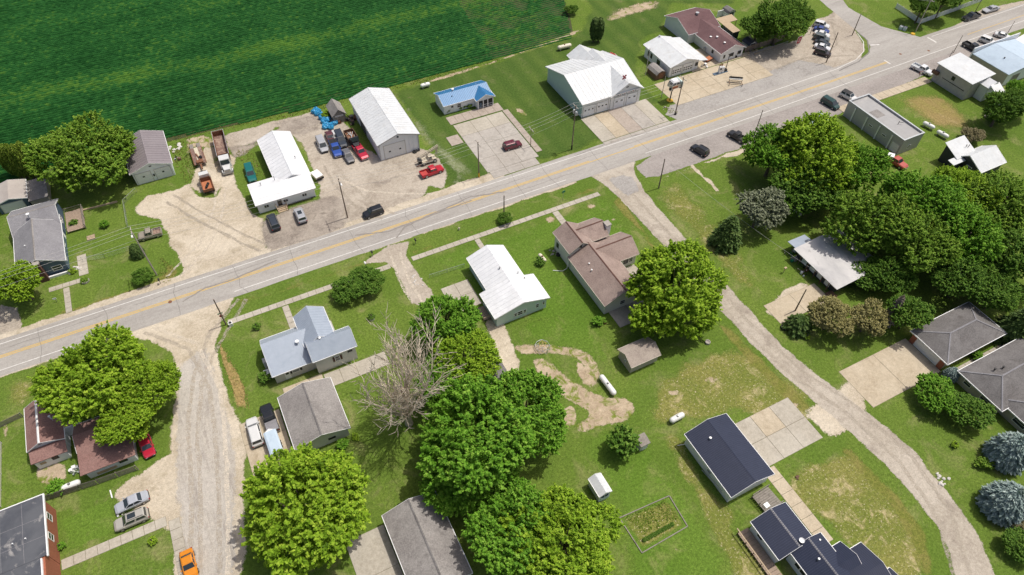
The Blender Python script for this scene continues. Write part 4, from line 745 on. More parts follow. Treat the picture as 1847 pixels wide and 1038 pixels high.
# --- block shop, blue metal building
b = Bld('block_shop', 'two-storey concrete block shop with pale metal roof at the junction', 171.5, 84.5, 'building')
b.put(MB().extr([(168.4,0),(175.2,0),(175.2,5.5),(168.4,4.75)],'y',79.6,89.6),'wall','block'); b.put(MB().extr([(168.0,4.72),(175.8,5.58),(175.8,5.7),(168.0,4.86)],'y',79.2,90.0),'roof','roof_white_dull')
b.win('W',84.4,168.4,2.9,.9,1.0,'black'); b.box('ledge','black',168.3,168.39,80.4,87.0,2.1,2.2); b.win('S',173.0,79.6,3.4,.7,1.1,'trim_white'); b.win('S',174.1,79.6,3.4,.7,1.1,'trim_white')
b.gable(172.0,175.6,77.2,79.5,4.0,5.2,'y','siding_white','roof_white',.25,.25)
b.put(MB().hull8([(172.2,72.6,.1),(174.8,72.6,.1),(174.8,77.2,2.5),(172.2,77.2,2.5)],[(172.2,72.6,2.2),(174.8,72.6,2.2),(174.8,77.2,4.6),(172.2,77.2,4.6)]),'stair_enclosure','siding_white'); b.put(MB().hull8([(171.9,72.3,2.25),(175.1,72.3,2.25),(175.1,77.1,4.64),(171.9,77.1,4.64)],[(171.9,72.3,2.38),(175.1,72.3,2.38),(175.1,77.1,4.78),(171.9,77.1,4.78)]),'roof','roof_white')
b.box('awning','wood_brown',167.6,168.3,88.2,90.0,2.2,3.0)
b = Bld('metal_building', 'tan-walled shop with pale blue metal roof and false front', 190, 84, 'building')
b.put(MB().extr([(182.6,0),(198,0),(198,3.6),(190,4.4),(182.6,3.4)],'y',79.6,90.2),'wall','siding_tan'); b.put(MB().extr([(182.2,3.42),(190,4.48),(198.4,3.62),(198.4,3.75),(190,4.62),(182.2,3.56)],'y',79.2,90.1),'roof','roof_lightblue')
b.box('false_front','siding_white',182.2,200,90.25,90.5,0,5.0); mb = MB()
for i in range(23): mb.bar((182.3+i*.35 if i < 22 else 189.9, 79.3, 3.59+i*.0465),(182.3+i*.35 if i < 22 else 189.9, 90.0, 3.59+i*.0465),.04,.05)
b.put(mb,'roof_ribs','roof_lightblue')['kind']='stuff'
b.box('wall_skin','siding_white',182.7,198,79.5,79.595,0,3.35); b.put(MB().lathe([(0,-.05),(.3,-.05),(.3,.06),(0,.06)],(182.52,87.6,2.3),'x',12),'fan','galv'); b.gdoor('S',186.5,79.5,2.6,2.4,0,m='wood_grey'); b.vent(186.6,84.4,4.1,.12,.3,'black')
b = Bld('annex', 'white roofed annex at right edge beyond the pale blue metal building', 203, 86, 'building')
b.gable(199.0,208,80,90,3.2,4.4,'y','siding_white','roof_white',.3,.3)
# --- small white roof house among trees
b = Bld('house', 'dark-sided house with white metal roof in the trees at right', 147.5, 62)
b.put(MB().extr([(62.0,0),(65.7,0),(65.7,4.55),(62.0,3.05)],'x',143.7,149.0),'wall','siding_dark'); b.shed_roof(143.3,149.4,61.8,66.1,3.15,4.85,'y','roof_white_dull')
b.gable(145.3,152.8,57.0,62.6,2.7,4.6,'x','siding_dark','roof_white_dull',.4,.4,shift=.8); b.shed_roof(141.3,145.2,60.9,62.6,2.9,3.15,'y','roof_white_dull'); b.box('wall','siding_dark',141.7,145.1,61.5,62.3,0,2.75)
for y in (59.0,60.6): b.put(MB().box(143.0,143.1,y-.05,y+.05,0,1.1),'porch_post','trim_white')
b.put(MB().bar((143.05,57.6,1.05),(143.05,61.4,1.05),.07).bar((143.05,57.6,.5),(143.05,61.4,.5),.05),'rail','trim_white'); b.win('W',59.6,145.3,1.0,1.4,1.2); b.vent(147.6,63.6,4.1,.07,.3,'black'); b.vent(148.2,63.4,4.0,.07,.3,'black')
# --- silver flat roofed house
b = Bld('house', 'low old house with stained silver roof under trees, junk along its wall', 98, 51)
b.put(MB().extr([(93.4,0),(104.0,0),(104.0,2.6),(98.6,3.15),(93.4,2.6)],'y',46.6,56.6),'wall','siding_dark'); b.put(MB().extr([(92.2,2.62),(98.6,3.25),(104.6,2.72),(104.6,2.84),(98.6,3.38),(92.2,2.75)],'y',45.5,57.2),'roof','roof_silver'); b.shed_roof(93.0,97.4,57.3,59.6,2.4,2.2,'y','roof_bluegrey')
for y in (47.6,49.4,51.2,53.2,55.2): b.put(MB().box(92.5,92.62,y-.06,y+.06,0,2.6),'post','wood_brown'); 
for y in (48.4,50.4,52.4,54.6): b.box('panel','siding_white',93.3,93.39,y-.6,y+.6,.4,2.1)
b.put(MB().bar((92.4,45.6,2.55),(92.4,57.1,2.55),.14),'beam','wood_brown'); b.box('porch','wood_brown',91.9,93.38,45.4,47.0,0,.4)
# --- hip roofed pair at right
b = Bld('garage', 'hip-roofed grey garage with wide white door and brick corners at right', 104.6, 28.4, 'garage')
b.hip(97.7,111.5,25.0,31.9,2.7,4.6,101.1,107.6,28.4,'siding_tan','shingle_charcoal',.55,cap='shingle_grey')
b.box('brick_pier','brick_wall',97.6,97.697,24.97,25.9,0,2.6); b.box('brick_pier','brick_wall',97.6,97.697,31.0,31.93,0,2.6); b.gdoor('W',28.45,97.69,4.9,2.3,6,rows=4,winrow=3,ww=.5)
b = Bld('house', 'hip-roofed grey house at right edge beside the hip-roofed garage', 104, 17)
b.hip(98.2,116,14.6,22.2,2.7,4.8,101.4,112,18.3,'siding_tan','shingle_charcoal',.55,cap='shingle_grey'); b.hip(99.6,108,8.0,15.6,2.65,4.5,102.6,106,11.8,'siding_tan','shingle_charcoal',.55,cap='shingle_grey')
b.win('W',20.5,98.2,1.0,1.4,1.2); b.win('W',17.0,98.2,1.0,1.8,1.2); b.win('W',11.5,99.6,.8,2.2,1.4); b.vent(101.7,19.8,4.4,.12,.25,'black'); b.vent(103.2,19.4,4.5,.12,.25,'black')
# --- navy roofed garage and house
b = Bld('garage', 'white garage with navy ribbed metal roof beside slab driveway', 52.8, 28, 'garage')
b.gable(49.2,56.6,22.5,33.4,2.95,4.35,'y','siding_white','roof_navy',.4,.35,rib='rib_navy',ribs=.3,cap='roof_navy'); b.vent(51.4,31.0,3.75,.12,.4,'trim_white'); b.win('W',27.4,49.2,1.0,1.0,.7); b.put(MB().path([(49.0,33.2,2.7),(49.0,33.2,.3),(48.0,33.6,.1)],.05),'downpipe','trim_white')
ld = tag(MB().bar((48.85,28.4,.3),(48.85,23.8,1.2),.07,.07).bar((48.85,28.5,.75),(48.85,23.9,1.65),.07,.07).bar((48.85,27,.6),(48.85,27,1.05),.05).bar((48.85,25.5,.9),(48.85,25.5,1.35),.05).obj('ladder','galv'),'metal ladder hung on the white wall of navy-roofed garage','ladder')
b = Bld('house', 'white house with navy metal roofs in stepped wings at bottom right', 54, 11)
b.gable(49.4,55.0,12.2,17.7,2.95,4.2,'y','siding_white','roof_navy',.45,.3,rib='rib_navy',ribs=.3,cap='shingle_grey'); b.gable(51.4,56.4,4.0,12.0,3.1,4.55,'y','siding_white','roof_navy',.4,.25,rib='rib_navy',ribs=.3,cap='shingle_grey')
b.gable(54.2,58.4,5.4,9.7,2.7,3.9,'x','siding_white','roof_navy',.35,.25,rib='rib_navy',ribs=.3); b.gable(55.6,61.0,2.0,8.3,2.6,3.7,'x','siding_white','roof_navy',.35,.25,rib='rib_navy',ribs=.3); b.gable(52,62.0,-4,3.9,2.6,3.9,'x','siding_white','roof_navy',.35,.25,rib='rib_navy',ribs=.3)
b.win('W',15.9,49.4,1.3,.9,.7,'black'); b.win('W',10.3,51.4,1.3,.8,1.2,'black'); b.win('W',9.3,51.4,1.3,.8,1.2,'black'); b.vent(53.2,9.4,4.2,.1,.3,'trim_white'); b.vent(55.6,11.4,3.5,.08,.25,'trim_white'); b.put(MB().lathe([(0,.0),(.25,.06),(.4,.18)],(52.9,12.4,4.3),'z',12).tube((52.9,12.4,3.9),(52.9,12.4,4.3),.04),'satellite_dish','trim_white')
dk = thing('side_deck', 'long narrow brown deck with wavy rail along navy-roofed house', 'deck', (48.3,12,0))
for i in range(20): MB().box(-.9,.95,-6+i*.6,-6+i*.6+.56,.42,.5).obj('plank','wood_deck',dk)
MB().bar((-.95,-6,1.4),(-.95,6.4,1.4),.16,.06).obj('rail','wood_tan',dk)
for i in range(8): MB().box(-.99,-.9,-6+i*1.7,-5.9+i*1.7,0,1.36).obj('post','wood_brown',dk)
dk = thing('free_deck', 'square grey timber platform with railings between navy-roofed garage and house', 'deck', (54.6,20.0,0), 0.06)
for i in range(9): MB().box(-1.6,1.6,-1.5+i*.335,-1.5+i*.335+.3,.5,.58).obj('plank','wood_grey',dk)
for x,y in ((-1.6,-1.5),(1.6,-1.5),(1.6,1.5),(-1.6,1.5),(0,-1.5),(0,1.5),(-1.6,0)): MB().box(x-.05,x+.05,y-.05,y+.05,0,1.35).obj('post','wood_grey',dk)
for p,q in (((-1.6,-1.5),(1.6,-1.5)),((1.6,1.5),(-1.6,1.5)),((-1.6,1.5),(-1.6,-1.5))): MB().bar((*p,1.3),(*q,1.3),.1,.06).bar((*p,.9),(*q,.9),.05,.05).obj('rail','wood_grey',dk)
for x in (-.9,-.5): MB().box(x-.3,x+.1,-1.0,-.3,.58,.9).obj('seat','galv',dk)
# --- brown shingled house
b = Bld('house', 'large house with brown shingle roofs, many gables and white chimney', 57, 71)
b.gable(51.6,56.4,74.6,80.4,4.3,6.1,'y','siding_light','shingle_brown',.4,.35,trim='siding_tan',cap='brick_dark'); b.gable(51.6,59.3,61.6,74.4,2.95,5.2,'y','siding_light','shingle_brown',.4,.4,trim='siding_tan',cap='brick_dark')
b.gable(54.4,60.6,75.9,80.6,3.9,5.6,'x','siding_light','shingle_brown',.4,.35,trim='siding_tan',cap='brick_dark'); b.gable(56.0,63.8,69.8,75.6,2.95,4.9,'x','siding_light','shingle_brown',.4,.35,trim='siding_tan',cap='brick_dark')
ch = b.box('chimney','siding_white',60.9,61.9,76.6,77.8,0,5.4); b.box('chimney_cap','stone',60.8,62.0,76.5,77.9,5.4,5.55,parent=ch)
b.win('W',79.2,51.6,1.3,.8,1.2,'black'); b.win('S',53.8,74.5,4.7,.5,.6,'black',mull=False); b.win('S',55.4,61.6,1.0,1.2,1.1); b.win('S',61.5,69.8,1.0,1.0,1.1,'black'); b.win('S',62.6,69.8,1.0,1.0,1.1); b.door('S',60.2,69.8)
for x,y in ((53.4,70.6),(54.0,70.2),(53.0,69.0),(54.6,70.0)): b.vent(x,y,4.0,.09,.2,'trim_white')
b.put(MB().path([(51.2,74.4,3.0),(51.1,74.4,.2),(50.0,74.2,.12),(48.4,75.2,.1)],.06),'downpipe','trim_white')
b = Bld('shed', 'tan gambrel-roofed garden shed beside the large round maple', 51.5, 50.4, 'shed')
b.gable(48.8,54.4,48.6,52.3,2.15,3.35,'x','siding_tan','shingle_tan',.3,.25,trim='siding_tan'); b.win('W',50.4,48.8,1.2,.5,.5,mull=False)
# --- mint house
b = Bld('house', 'pale mint house with bright white metal roof in T shape', 38, 75)
b.gable(34.1,41.1,73.4,82.8,2.95,4.6,'y','siding_mint','roof_white',.4,.35,rib='rib_white',ribs=.9,shift=.35); b.gable(32.6,42.8,67.8,73.6,2.95,4.55,'y','siding_mint','roof_white',.45,.35,rib='rib_white',ribs=.9,shift=.2)
b.win('S',36.4,67.8,.95,.65,1.0); b.win('S',37.35,67.8,.85,1.1,1.2); b.win('S',38.3,67.8,.95,.65,1.0); b.win('S',40.9,67.8,1.05,.7,1.1); b.win('S',42.2,67.8,1.2,.55,1.0); b.win('W',69.0,32.6,1.0,.7,1.0)
b.vent(37.6,76.7,4.3,.1,.5,'steel'); b.vent(40.6,75.0,3.6,.08,.2,'galv'); b.vent(41.0,73.2,3.5,.07,.2,'black')
st = thing('side_ramp', 'wooden side porch with rails at the mint house', 'porch', (31.7,71.5,0))
for i in range(7): MB().box(-.6,.75,-1.6+i*.45,-1.6+i*.45+.42,.3,.38).obj('plank','wood_deck',st)
for y in (-1.7,1.6): MB().bar((-.7,y,1.2),(.8,y,1.2),.1,.06).bar((-.7,y,0),(-.7,y,1.2),.09).obj('rail','wood_tan',st)
b = Bld('shed', 'low dark grey roofed shed mostly hidden under trees south of mint house', 27.5, 59.5, 'shed')
b.gable(25.6,29.0,56.4,62.3,2.4,2.9,'y','siding_grey','shingle_charcoal',.3,.2,trim=None)
# --- blue grey house and garage
b = Bld('house', 'grey house with blue-grey metal roof, cross gables and dark shutters', 1, 77)
b.gable(0.6,5.2,76.0,82.6,3.9,5.6,'y','siding_grey','roof_bluegrey',.4,.35,rib='roof_bluegrey',ribs=.4); b.gable(-6.0,2.6,73.6,81.2,2.7,4.7,'x','siding_grey','roof_bluegrey',.4,.3,rib='roof_bluegrey',ribs=.35,shift=1.6)
b.gable(0.9,7.9,72.4,76.4,4.0,5.9,'x','siding_light','roof_bluegrey',.35,.35,rib='roof_bluegrey',ribs=.35,shift=.2)
b.win('S',4.6,72.4,1.6,.9,1.3,shut='brick_dark'); b.win('S',6.9,72.4,2.7,.8,.4,'black',mull=False); b.win('S',-2.4,73.6,1.2,1.3,.7,shut='black'); b.door('S',-3.9,73.6); b.box('wing','siding_light',-7.0,-6.02,77.2,78.2,0,2.0); b.vent(-.6,77.0,4.1,.2,.5,'trim_white'); b.vent(3.0,74.8,5.9,.14,.2,'trim_white'); b.box('bay','siding_grey',5.22,6.0,78.2,80.6,0,2.4); b.box('air_unit','trim_white',-7.4,-6.4,75.2,76.4,0,1.1)
b = Bld('garage', 'grey shingled garage with pale trim beside parked black pickup', -2.2, 63.7, 'garage')
b.gable(-6.1,1.9,58.8,68.6,2.6,4.0,'y','siding_light','shingle_mid',.4,.35,cap='shingle_charcoal'); b.win('S',-.8,58.8,1.1,1.2,.5,'black'); b.gdoor('W',65.6,-6.1,3.0,2.1,0); b.gdoor('W',61.6,-6.1,3.0,2.1,0)
b = Bld('garage', 'large grey shingled garage at bottom edge between two tree crowns', 6, 37, 'garage')
b.gable(2.3,9.8,30.0,42.4,2.6,4.0,'y','siding_light','shingle_mid',.4,.4,cap='shingle_charcoal')
# --- bottom left
b = Bld('house', 'small white house with rust-brown roof and sloping rear porch at left', -40.5, 79)
b.gable(-42.7,-38.0,76.6,84.4,2.9,4.1,'y','siding_white','shingle_rust',.3,.35,cap='trim_white',shift=-.5); b.shed_roof(-42.9,-37.8,74.3,76.5,2.15,2.7,'y','shingle_rust'); b.box('wall','siding_white',-42.6,-38.1,74.5,76.58,0,2.05); b.win('S',-39.8,74.5,1.1,.9,.7,'black'); b.box('board','wood_tan',-42.0,-41.2,74.42,74.495,1.0,1.5); b.win('S',-41.0,76.6,3.1,.8,.4,'trim_white',mull=False); b.gable(-38.6,-36.4,78.6,82.4,2.85,3.5,'x','siding_white','shingle_rust',.3,.3)
b.vent(-39.0,80.3,3.7,.12,.6,'trim_white')
b = Bld('low_house', 'long low white building with flat brown roof half under the street tree', -32.2, 71, 'house')
b.put(MB().extr([(69.4,0),(73.2,0),(73.2,2.55),(69.4,2.35)],'x',-35.8,-28.9),'wall','siding_white'); b.put(MB().extr([(68.8,2.35),(73.6,2.62),(73.6,2.72),(68.8,2.46)],'x',-36.3,-28.5),'roof','shingle_rust'); b.box('board','wood_tan',-34.6,-31.8,69.3,69.395,.4,.9); b.win('S',-30.6,69.4,1.0,1.2,.6,'black',mull=False)
b.gable(-36.2,-30.0,73.3,78.0,2.5,3.5,'x','siding_white','shingle_rust',.3,.2)
b = Bld('brick_hall', 'red brick hall with flat black patched roof at bottom left corner', -46, 58, 'building')
b.put(MB().box(-60,-40.9,57.6,66.4,0,4.4),'wall','brick_wall'); b.put(MB().box(-60,-40.95,50.0,57.58,0,4.3),'wall','brick_wall')
r = b.put(MB().box(-60,-40.6,57.2,66.7,4.41,4.5),'roof','roof_rubber'); b.put(MB().box(-60,-41.4,49.6,57.19,4.31,4.47),'roof','roof_rubber')
mb = MB()
for x in (-58,-55,-52,-49,-46.2,-43.4): mb.box(x-.025,x+.025,57.3,66.6,4.502,4.515)
for y in (60.2,63.2): mb.box(-60,-40.7,y-.025,y+.025,4.503,4.516)
b.put(mb,'roof_seam','shingle_grey',r); b.put(MB().box(-60,-40.42,66.7,66.85,4.3,4.6).box(-40.6,-40.42,57.0,66.7,4.3,4.6).box(-41.4,-41.22,49.6,57.0,4.3,4.6),'coping','trim_white')
for y in (64.2,61.0): b.win('E',y,-40.9,1.5,1.1,1.6,'trim_white')
for x in (-43.0,-44.6): b.vent(x,60.8,4.5,.06,.2,'trim_white')
# --- small sheds on the lawn
b = Bld('shed', 'tiny grey lean-to shed beside small round tree on lawn', 42.8, 36.2, 'shed')
b.box('wall','siding_light',42.1,43.5,35.5,37.0,0,1.75); b.shed_roof(41.9,43.7,35.3,36.25,1.8,2.0,'y','wood_grey'); b.shed_roof(41.9,43.7,36.26,37.2,2.02,2.1,'y','wood_grey'); b.box('door','door_white',42.4,43.2,35.43,35.495,.05,1.5)
b = Bld('shed', 'small white metal shed with double door near bottom tree', 32.7, 32.8, 'shed')
b.gable(31.8,33.7,31.3,34.3,2.1,2.75,'y','siding_white','roof_white_dull',.12,.12,rib='rib_white',ribs=.5); 
for c in (32.4,33.1): b.win('S',c,31.3,1.0,.55,.6,'siding_bluegrey' if 0 else 'siding_blue'); 
b.box('door','siding_mint',32.05,33.45,31.23,31.295,.05,.9)
# --- far top right: house with picket fence
b = Bld('house', 'dark-roofed white house behind picket fence at top right', 205, 128)
b.gable(199,212,124,134,3.0,5.0,'x','siding_white','shingle_charcoal',.4,.4); b.gable(196.5,200,126,130,2.7,3.6,'x','siding_white','shingle_charcoal',.3,.3)
b = Bld('bluish_canopy', 'pale blue metal canopy roof poking above the treetops by the south parking', 126, 86.5, 'canopy')
b.shed_roof(123.6,128.2,85.0,88.6,3.0,3.4,'y','roof_lightblue')
for x,y in ((123.8,85.2),(128.0,85.2),(123.8,88.4),(128.0,88.4)): b.put(MB().box(x-.08,x+.08,y-.08,y+.08,0,3.1),'post','steel')
# ================================================================ VEHICLES
KINDS = {  # sections: (x/L, half width factor, top z); cab base (x0,x1), cab top (x0,x1)
 'sedan': dict(W=1.82,H=1.46,belt=0.93,sec=[(-.5,.80,.78),(-.46,.93,.93),(-.33,1,.96),(0,1,.93),(.2,1,.92),(.42,.95,.80),(.49,.82,.66)],base=(-.36,.23),top=(-.20,.05)),
 'suv': dict(W=1.9,H=1.74,belt=1.05,sec=[(-.5,.88,.95),(-.47,.97,1.06),(-.3,1,1.07),(0,1,1.06),(.22,1,1.05),(.43,.95,.97),(.5,.84,.78)],base=(-.485,.25),top=(-.43,.09)),
 'van': dict(W=1.95,H=1.78,belt=1.0,sec=[(-.5,.9,.92),(-.47,.98,1.0),(0,1,1.01),(.3,1,1.0),(.45,.93,.84),(.5,.8,.68)],base=(-.49,.34),top=(-.45,.14)),
 'pickup': dict(W=1.98,H=1.82,belt=1.1,sec=[(-.14,1,1.09),(.0,1,1.09),(.2,1,1.1),(.43,.97,1.04),(.5,.88,.82)],base=(-.13,.23),top=(-.09,.12),bed=(-.5,-.145)),
}
CARS = {}
def vehicle(name, label, kind, colour, front, rear, paintname, rough=0.28, group=None, L=None, roofc=None, rack=False, sunroof=False, load=None, cover=None, cat='car', hw=1.0):
    f = Vector(front); r = Vector(rear); d = f-r; L = L or min(max(d.length, 4.3), 6.0); c = (f+r)/2
    t = thing(name, label, cat, (c.x,c.y,0.02), math.atan2(d.y,d.x), group)
    K = KINDS[kind]; W = K['W']/2*hw; bz = K['belt']; H = K['H']; pm = paint(paintname, colour, rough)
    zb = 0.30
    vs = []; fs = []; ns = len(K['sec'])
    for x,wf,zt in K['sec']:
        a = W*wf; X = x*L
        vs += [(X,-a*.93,zb),(X,-a,zb+.25),(X,-a,zt-.14),(X,-a+.16,zt),(X,a-.16,zt),(X,a,zt-.14),(X,a,zb+.25),(X,a*.93,zb)]
    for i in range(ns-1):
        for j in range(8): fs.append((i*8+j,i*8+(j+1)%8,(i+1)*8+(j+1)%8,(i+1)*8+j))
    fs += [tuple(range(7,-1,-1)), tuple(range((ns-1)*8,ns*8))]
    body = MB().add(vs,fs).obj('body', pm, t)
    if 'bed' in K:
        b0,b1 = K['bed'][0]*L, K['bed'][1]*L; zt = bz-.02
        MB().box(b0,b1,-W,-W+.12,zb+.1,zt).box(b0,b1,W-.12,W,zb+.1,zt).box(b0,b0+.1,-W+.12,W-.12,zb+.1,zt).box(b1-.08,b1-.003,-W+.12,W-.12,zb+.1,zt).obj('bed', pm, t)
        MB().box(b0+.1,b1-.08,-W+.12,W-.12,.62,.68).obj('bed_floor', 'black' if not load else load, t)
        if cover: MB().box(b0+.04,b1-.04,-W+.06,W-.06,zt+.002,zt+.05).obj('bed_cover', cover, t)
    x0,x1 = K['base'][0]*L,K['base'][1]*L; u0,u1 = K['top'][0]*L,K['top'][1]*L; wb = W*.94; wt = W*.76
    z0 = bz-.08; zt = H-.06
    B = [(x0,-wb,z0),(x1,-wb,z0),(x1,wb,z0),(x0,wb,z0)]; T = [(u0,-wt,zt),(u1,-wt,zt),(u1,wt,zt),(u0,wt,zt)]
    MB().hull8(B,T).obj('cabin', pm, t)
    rm = roofc or pm
    MB().hull8([(u0-.03,-wt-.02,zt+.001),(u1+.03,-wt-.02,zt+.001),(u1+.03,wt+.02,zt+.001),(u0-.03,wt+.02,zt+.001)],[(u0+.12,-wt+.14,H),(u1-.12,-wt+.14,H),(u1-.12,wt-.14,H),(u0+.12,wt-.14,H)]).obj('roof', rm, t)
    if sunroof: MB().box((u0+u1)/2-.1,u1-.2,-.42,.42,H+.002,H+.02).obj('sunroof','glass_car',t)
    if rack:
        for s in (-1,1): MB().bar((u0+.15,s*(wt-.1),H+.06),(u1-.15,s*(wt-.1),H+.06),.05).obj('roof_rail','black',t)
    def pane(nm, P, i0=.1, i1=.14, j0=.06, out=.012):
        a,b,c,d = [Vector(p) for p in P]  # bottom a,b ; top d,c
        n = (b-a).cross(d-a).normalized()*out
        ctr = (a+b+c+d)/4
        if n.dot(ctr-Vector((0,0,ctr.z))) < 0: n = -n
        def pt(s,tt): return (a.lerp(b,s)).lerp(d.lerp(c,s),tt)+n
        q = [pt(j0,i1),pt(1-j0,i1),pt(1-j0,1-i0),pt(j0,1-i0)]
        MB().hull8([v-n for v in q],q).obj(nm,'glass_car',t)
    pane('windshield',[B[1],B[2],T[2],T[1]]); pane('rear_window',[B[0],B[3],T[3],T[0]],i1=.3)
    for k,(i,j) in enumerate(((0,1),(3,2))):
        m0 = [Vector(B[i]).lerp(Vector(B[j]),.5), Vector(T[i]).lerp(Vector(T[j]),.5)]
        pane('side_window',[B[i],m0[0],m0[1],T[i]],i1=.28,j0=.08); pane('side_window',[m0[0],B[j],T[j],m0[1]],i1=.28,j0=.08)
    key = 'wheel'
    wr = .34 if kind != 'pickup' else .39
    for sx in (-.31,.31):
        for sy in (-1,1):
            w0 = MB().lathe([(0,-.11),(wr*.9,-.115),(wr,-.07),(wr,.07),(wr*.9,.115),(0,.11)],(0,0,0),'y',14).obj('wheel','rubber',t,(sx*L,sy*(W-.09),wr),smooth=False)
            MB().lathe([(0,.122*sy),(wr*.3,.13*sy),(wr*.62,.12*sy),(wr*.66,.1*sy)],(0,0,0),'y',10).obj('rim','rim',w0)
            MB().lathe([(wr+.07,-.02),(wr+.07,.012),(0,.012)],(sx*L,sy*W-.0*sy,wr+.0),'y',14).obj('wheel_arch','black',t) if 0 else None
    xf,wf,zf = K['sec'][-1]; xr = -.5
    for s in (-1,1):
        MB().box(xf*L-.1,xf*L+.015,s*W*wf*.72-.17,s*W*wf*.72+.17,zf-.22,zf-.08).obj('headlight','headlamp',t)
        zr = (bz-.28); MB().box(xr*L-.02,xr*L+.06,s*W*.82-.1,s*W*.82+.1,zr-.1,zr+.12).obj('taillight','taillamp',t)
        MB().box(x1-.35,x1-.15,s*(W+.02)-.0,s*(W+.17),bz+.02,bz+.17).obj('mirror',pm if s else 'black',t)
    MB().box(xf*L-.05,xf*L+.05,-W*.8,W*.8,.32,.5).box(xr*L-.05,xr*L+.04,-W*.86,W*.86,.34,.54).obj('bumper','black' if kind != 'pickup' else 'steel',t)
    MB().box(-.42*L,.42*L,-W*.9,W*.9,.2,.31).obj('underbody','black',t)
    return t
S3 = 'cars parked in a row by the corner lot'
vehicle('pickup_truck','tan pickup parked under the leaning pole at left yard','pickup',(.33,.29,.23),(-21.97, 119.40),(-17.55, 119.14),'paint_tan',.45,load='rust_bed',cat='pickup')
vehicle('parked_suv','teal green covered pickup beside the white L-shaped house','suv',(.01,.15,.14),(2.48, 126.19),(2.76, 132.03),'paint_teal',cat='suv')
vehicle('parked_suv','dark charcoal SUV parked left of the wooden front steps','suv',(.045,.055,.07),(3.20, 114.29),(3.31, 109.36),'paint_charcoal',rack=True,cat='suv')
vehicle('parked_suv','silver SUV with sunroof parked right of the wooden front steps','suv',(.42,.43,.45),(8.71, 113.61),(8.71, 109.02),'paint_silver',sunroof=True,cat='suv')
vehicle('suv','black SUV standing on the gravel shoulder west of the red pickup','suv',(.018,.02,.025),(20.41, 105.44),(24.58, 105.60),'paint_black',cat='suv')
vehicle('minivan','silver long van leftmost in the repair yard row','van',(.45,.46,.47),(19.47, 128.12),(19.67, 135.65),'paint_silver',cat='van',L=5.2)
vehicle('old_pickup','blue pickup in front of the maroon car in the repair yard','pickup',(.03,.085,.36),(21.63, 125.98),(22.16, 132.60),'paint_blue',cat='pickup',cover='black')
vehicle('old_car','dark maroon car behind the blue pickup in the repair yard','sedan',(.11,.03,.035),(21.90, 131.36),(22.23, 136.25),'paint_darkmaroon',.4,L=4.3)
vehicle('old_suv','dark slate SUV with gold bumper in the repair yard','suv',(.04,.05,.065),(23.85, 128.84),(24.14, 135.09),'paint_slate',cat='suv')
vehicle('old_car','white car half hidden behind the dark slate SUV','sedan',(.72,.72,.7),(23.45, 131.28),(23.68, 135.77),'paint_white',L=4.3)
vehicle('old_car','small grey sedan nearest the road in the repair yard','sedan',(.16,.16,.165),(23.64, 123.06),(23.60, 128.07),'paint_grey')
vehicle('old_pickup','red pickup with scrap in its bed beside the barn','pickup',(.5,.02,.05),(26.78, 122.80),(26.32, 128.75),'paint_red',load='rust_bed',cat='pickup')
vehicle('pickup_truck','bright red pickup parked in front of the barn near the road','pickup',(.5,.015,.03),(41.06, 112.39),(35.78, 112.07),'paint_red2',load='roof_red',cat='pickup')
vehicle('suv','maroon SUV on the blue-roofed office parking lot','suv',(.13,.015,.03),(60.48, 112.47),(56.55, 112.60),'paint_maroon',cat='suv')
vehicle('suv','black SUV parked on south asphalt nearest the east street','suv',(.015,.016,.02),(95.69, 94.10),(96.82, 89.98),'paint_black',rack=True,cat='suv')
vehicle('pickup_truck','black open-bed pickup parked beside the roadside trees','pickup',(.02,.02,.022),(106.61, 94.52),(107.84, 89.97),'paint_black2',cat='pickup')
vehicle('minivan','dark green minivan parked near the long grey building','van',(.012,.055,.05),(136.83, 90.27),(136.21, 94.96),'paint_green',cat='van')
vehicle('suv','white SUV with dark roof parked at the long grey building corner','suv',(.74,.74,.73),(143.25, 91.01),(142.34, 94.62),'paint_white',roofc='black',cat='suv')
vehicle('pickup_truck','white crew pickup parked by the block shop','pickup',(.78,.79,.8),(169.85, 90.61),(168.64, 96.10),'paint_white2',cat='pickup',load='galv')
vehicle('pickup_truck','black pickup parked nose-in at the pale blue metal building','pickup',(.02,.022,.025),(190.52, 92.41),(190.30, 97.82),'paint_black',cat='pickup')
vehicle('suv','white boxy SUV right of the black nose-in pickup','suv',(.78,.78,.78),(197.60, 93.66),(196.44, 97.41),'paint_white',cat='suv')
vehicle('car','white sedan farthest right in front of the false-front shop','sedan',(.76,.76,.76),(204.29, 93.94),(202.39, 97.47),'paint_white')
vehicle('pickup_truck','black pickup on the north shoulder beside the picket fence','pickup',(.018,.02,.025),(201.09, 106.85),(207.02, 106.79),'paint_black',cat='pickup')
vehicle('car','silver sedan on the north shoulder at top right','sedan',(.5,.51,.53),(210.13, 107.41),(215.80, 107.19),'paint_silver')
row = [('white SUV at the far end of the corner lot row','suv',(.75,.75,.75),'paint_white',44),('blue sedan second from the far end of the corner lot row','sedan',(.04,.07,.24),'paint_navy',52.5),
 ('white sedan third from the far end of the corner lot row','sedan',(.74,.74,.74),'paint_white',60),('grey-green wagon in the middle of the corner lot row','suv',(.1,.12,.12),'paint_greygreen',68),
 ('black sedan just behind the near white car in the corner lot row','sedan',(.03,.035,.04),'paint_black3',76),('white coupe next to nearest in the corner lot row','sedan',(.7,.71,.72),'paint_white3',85),
 ('dark plum SUV nearest the road in the corner lot row','suv',(.05,.04,.045),'paint_plum',95)]
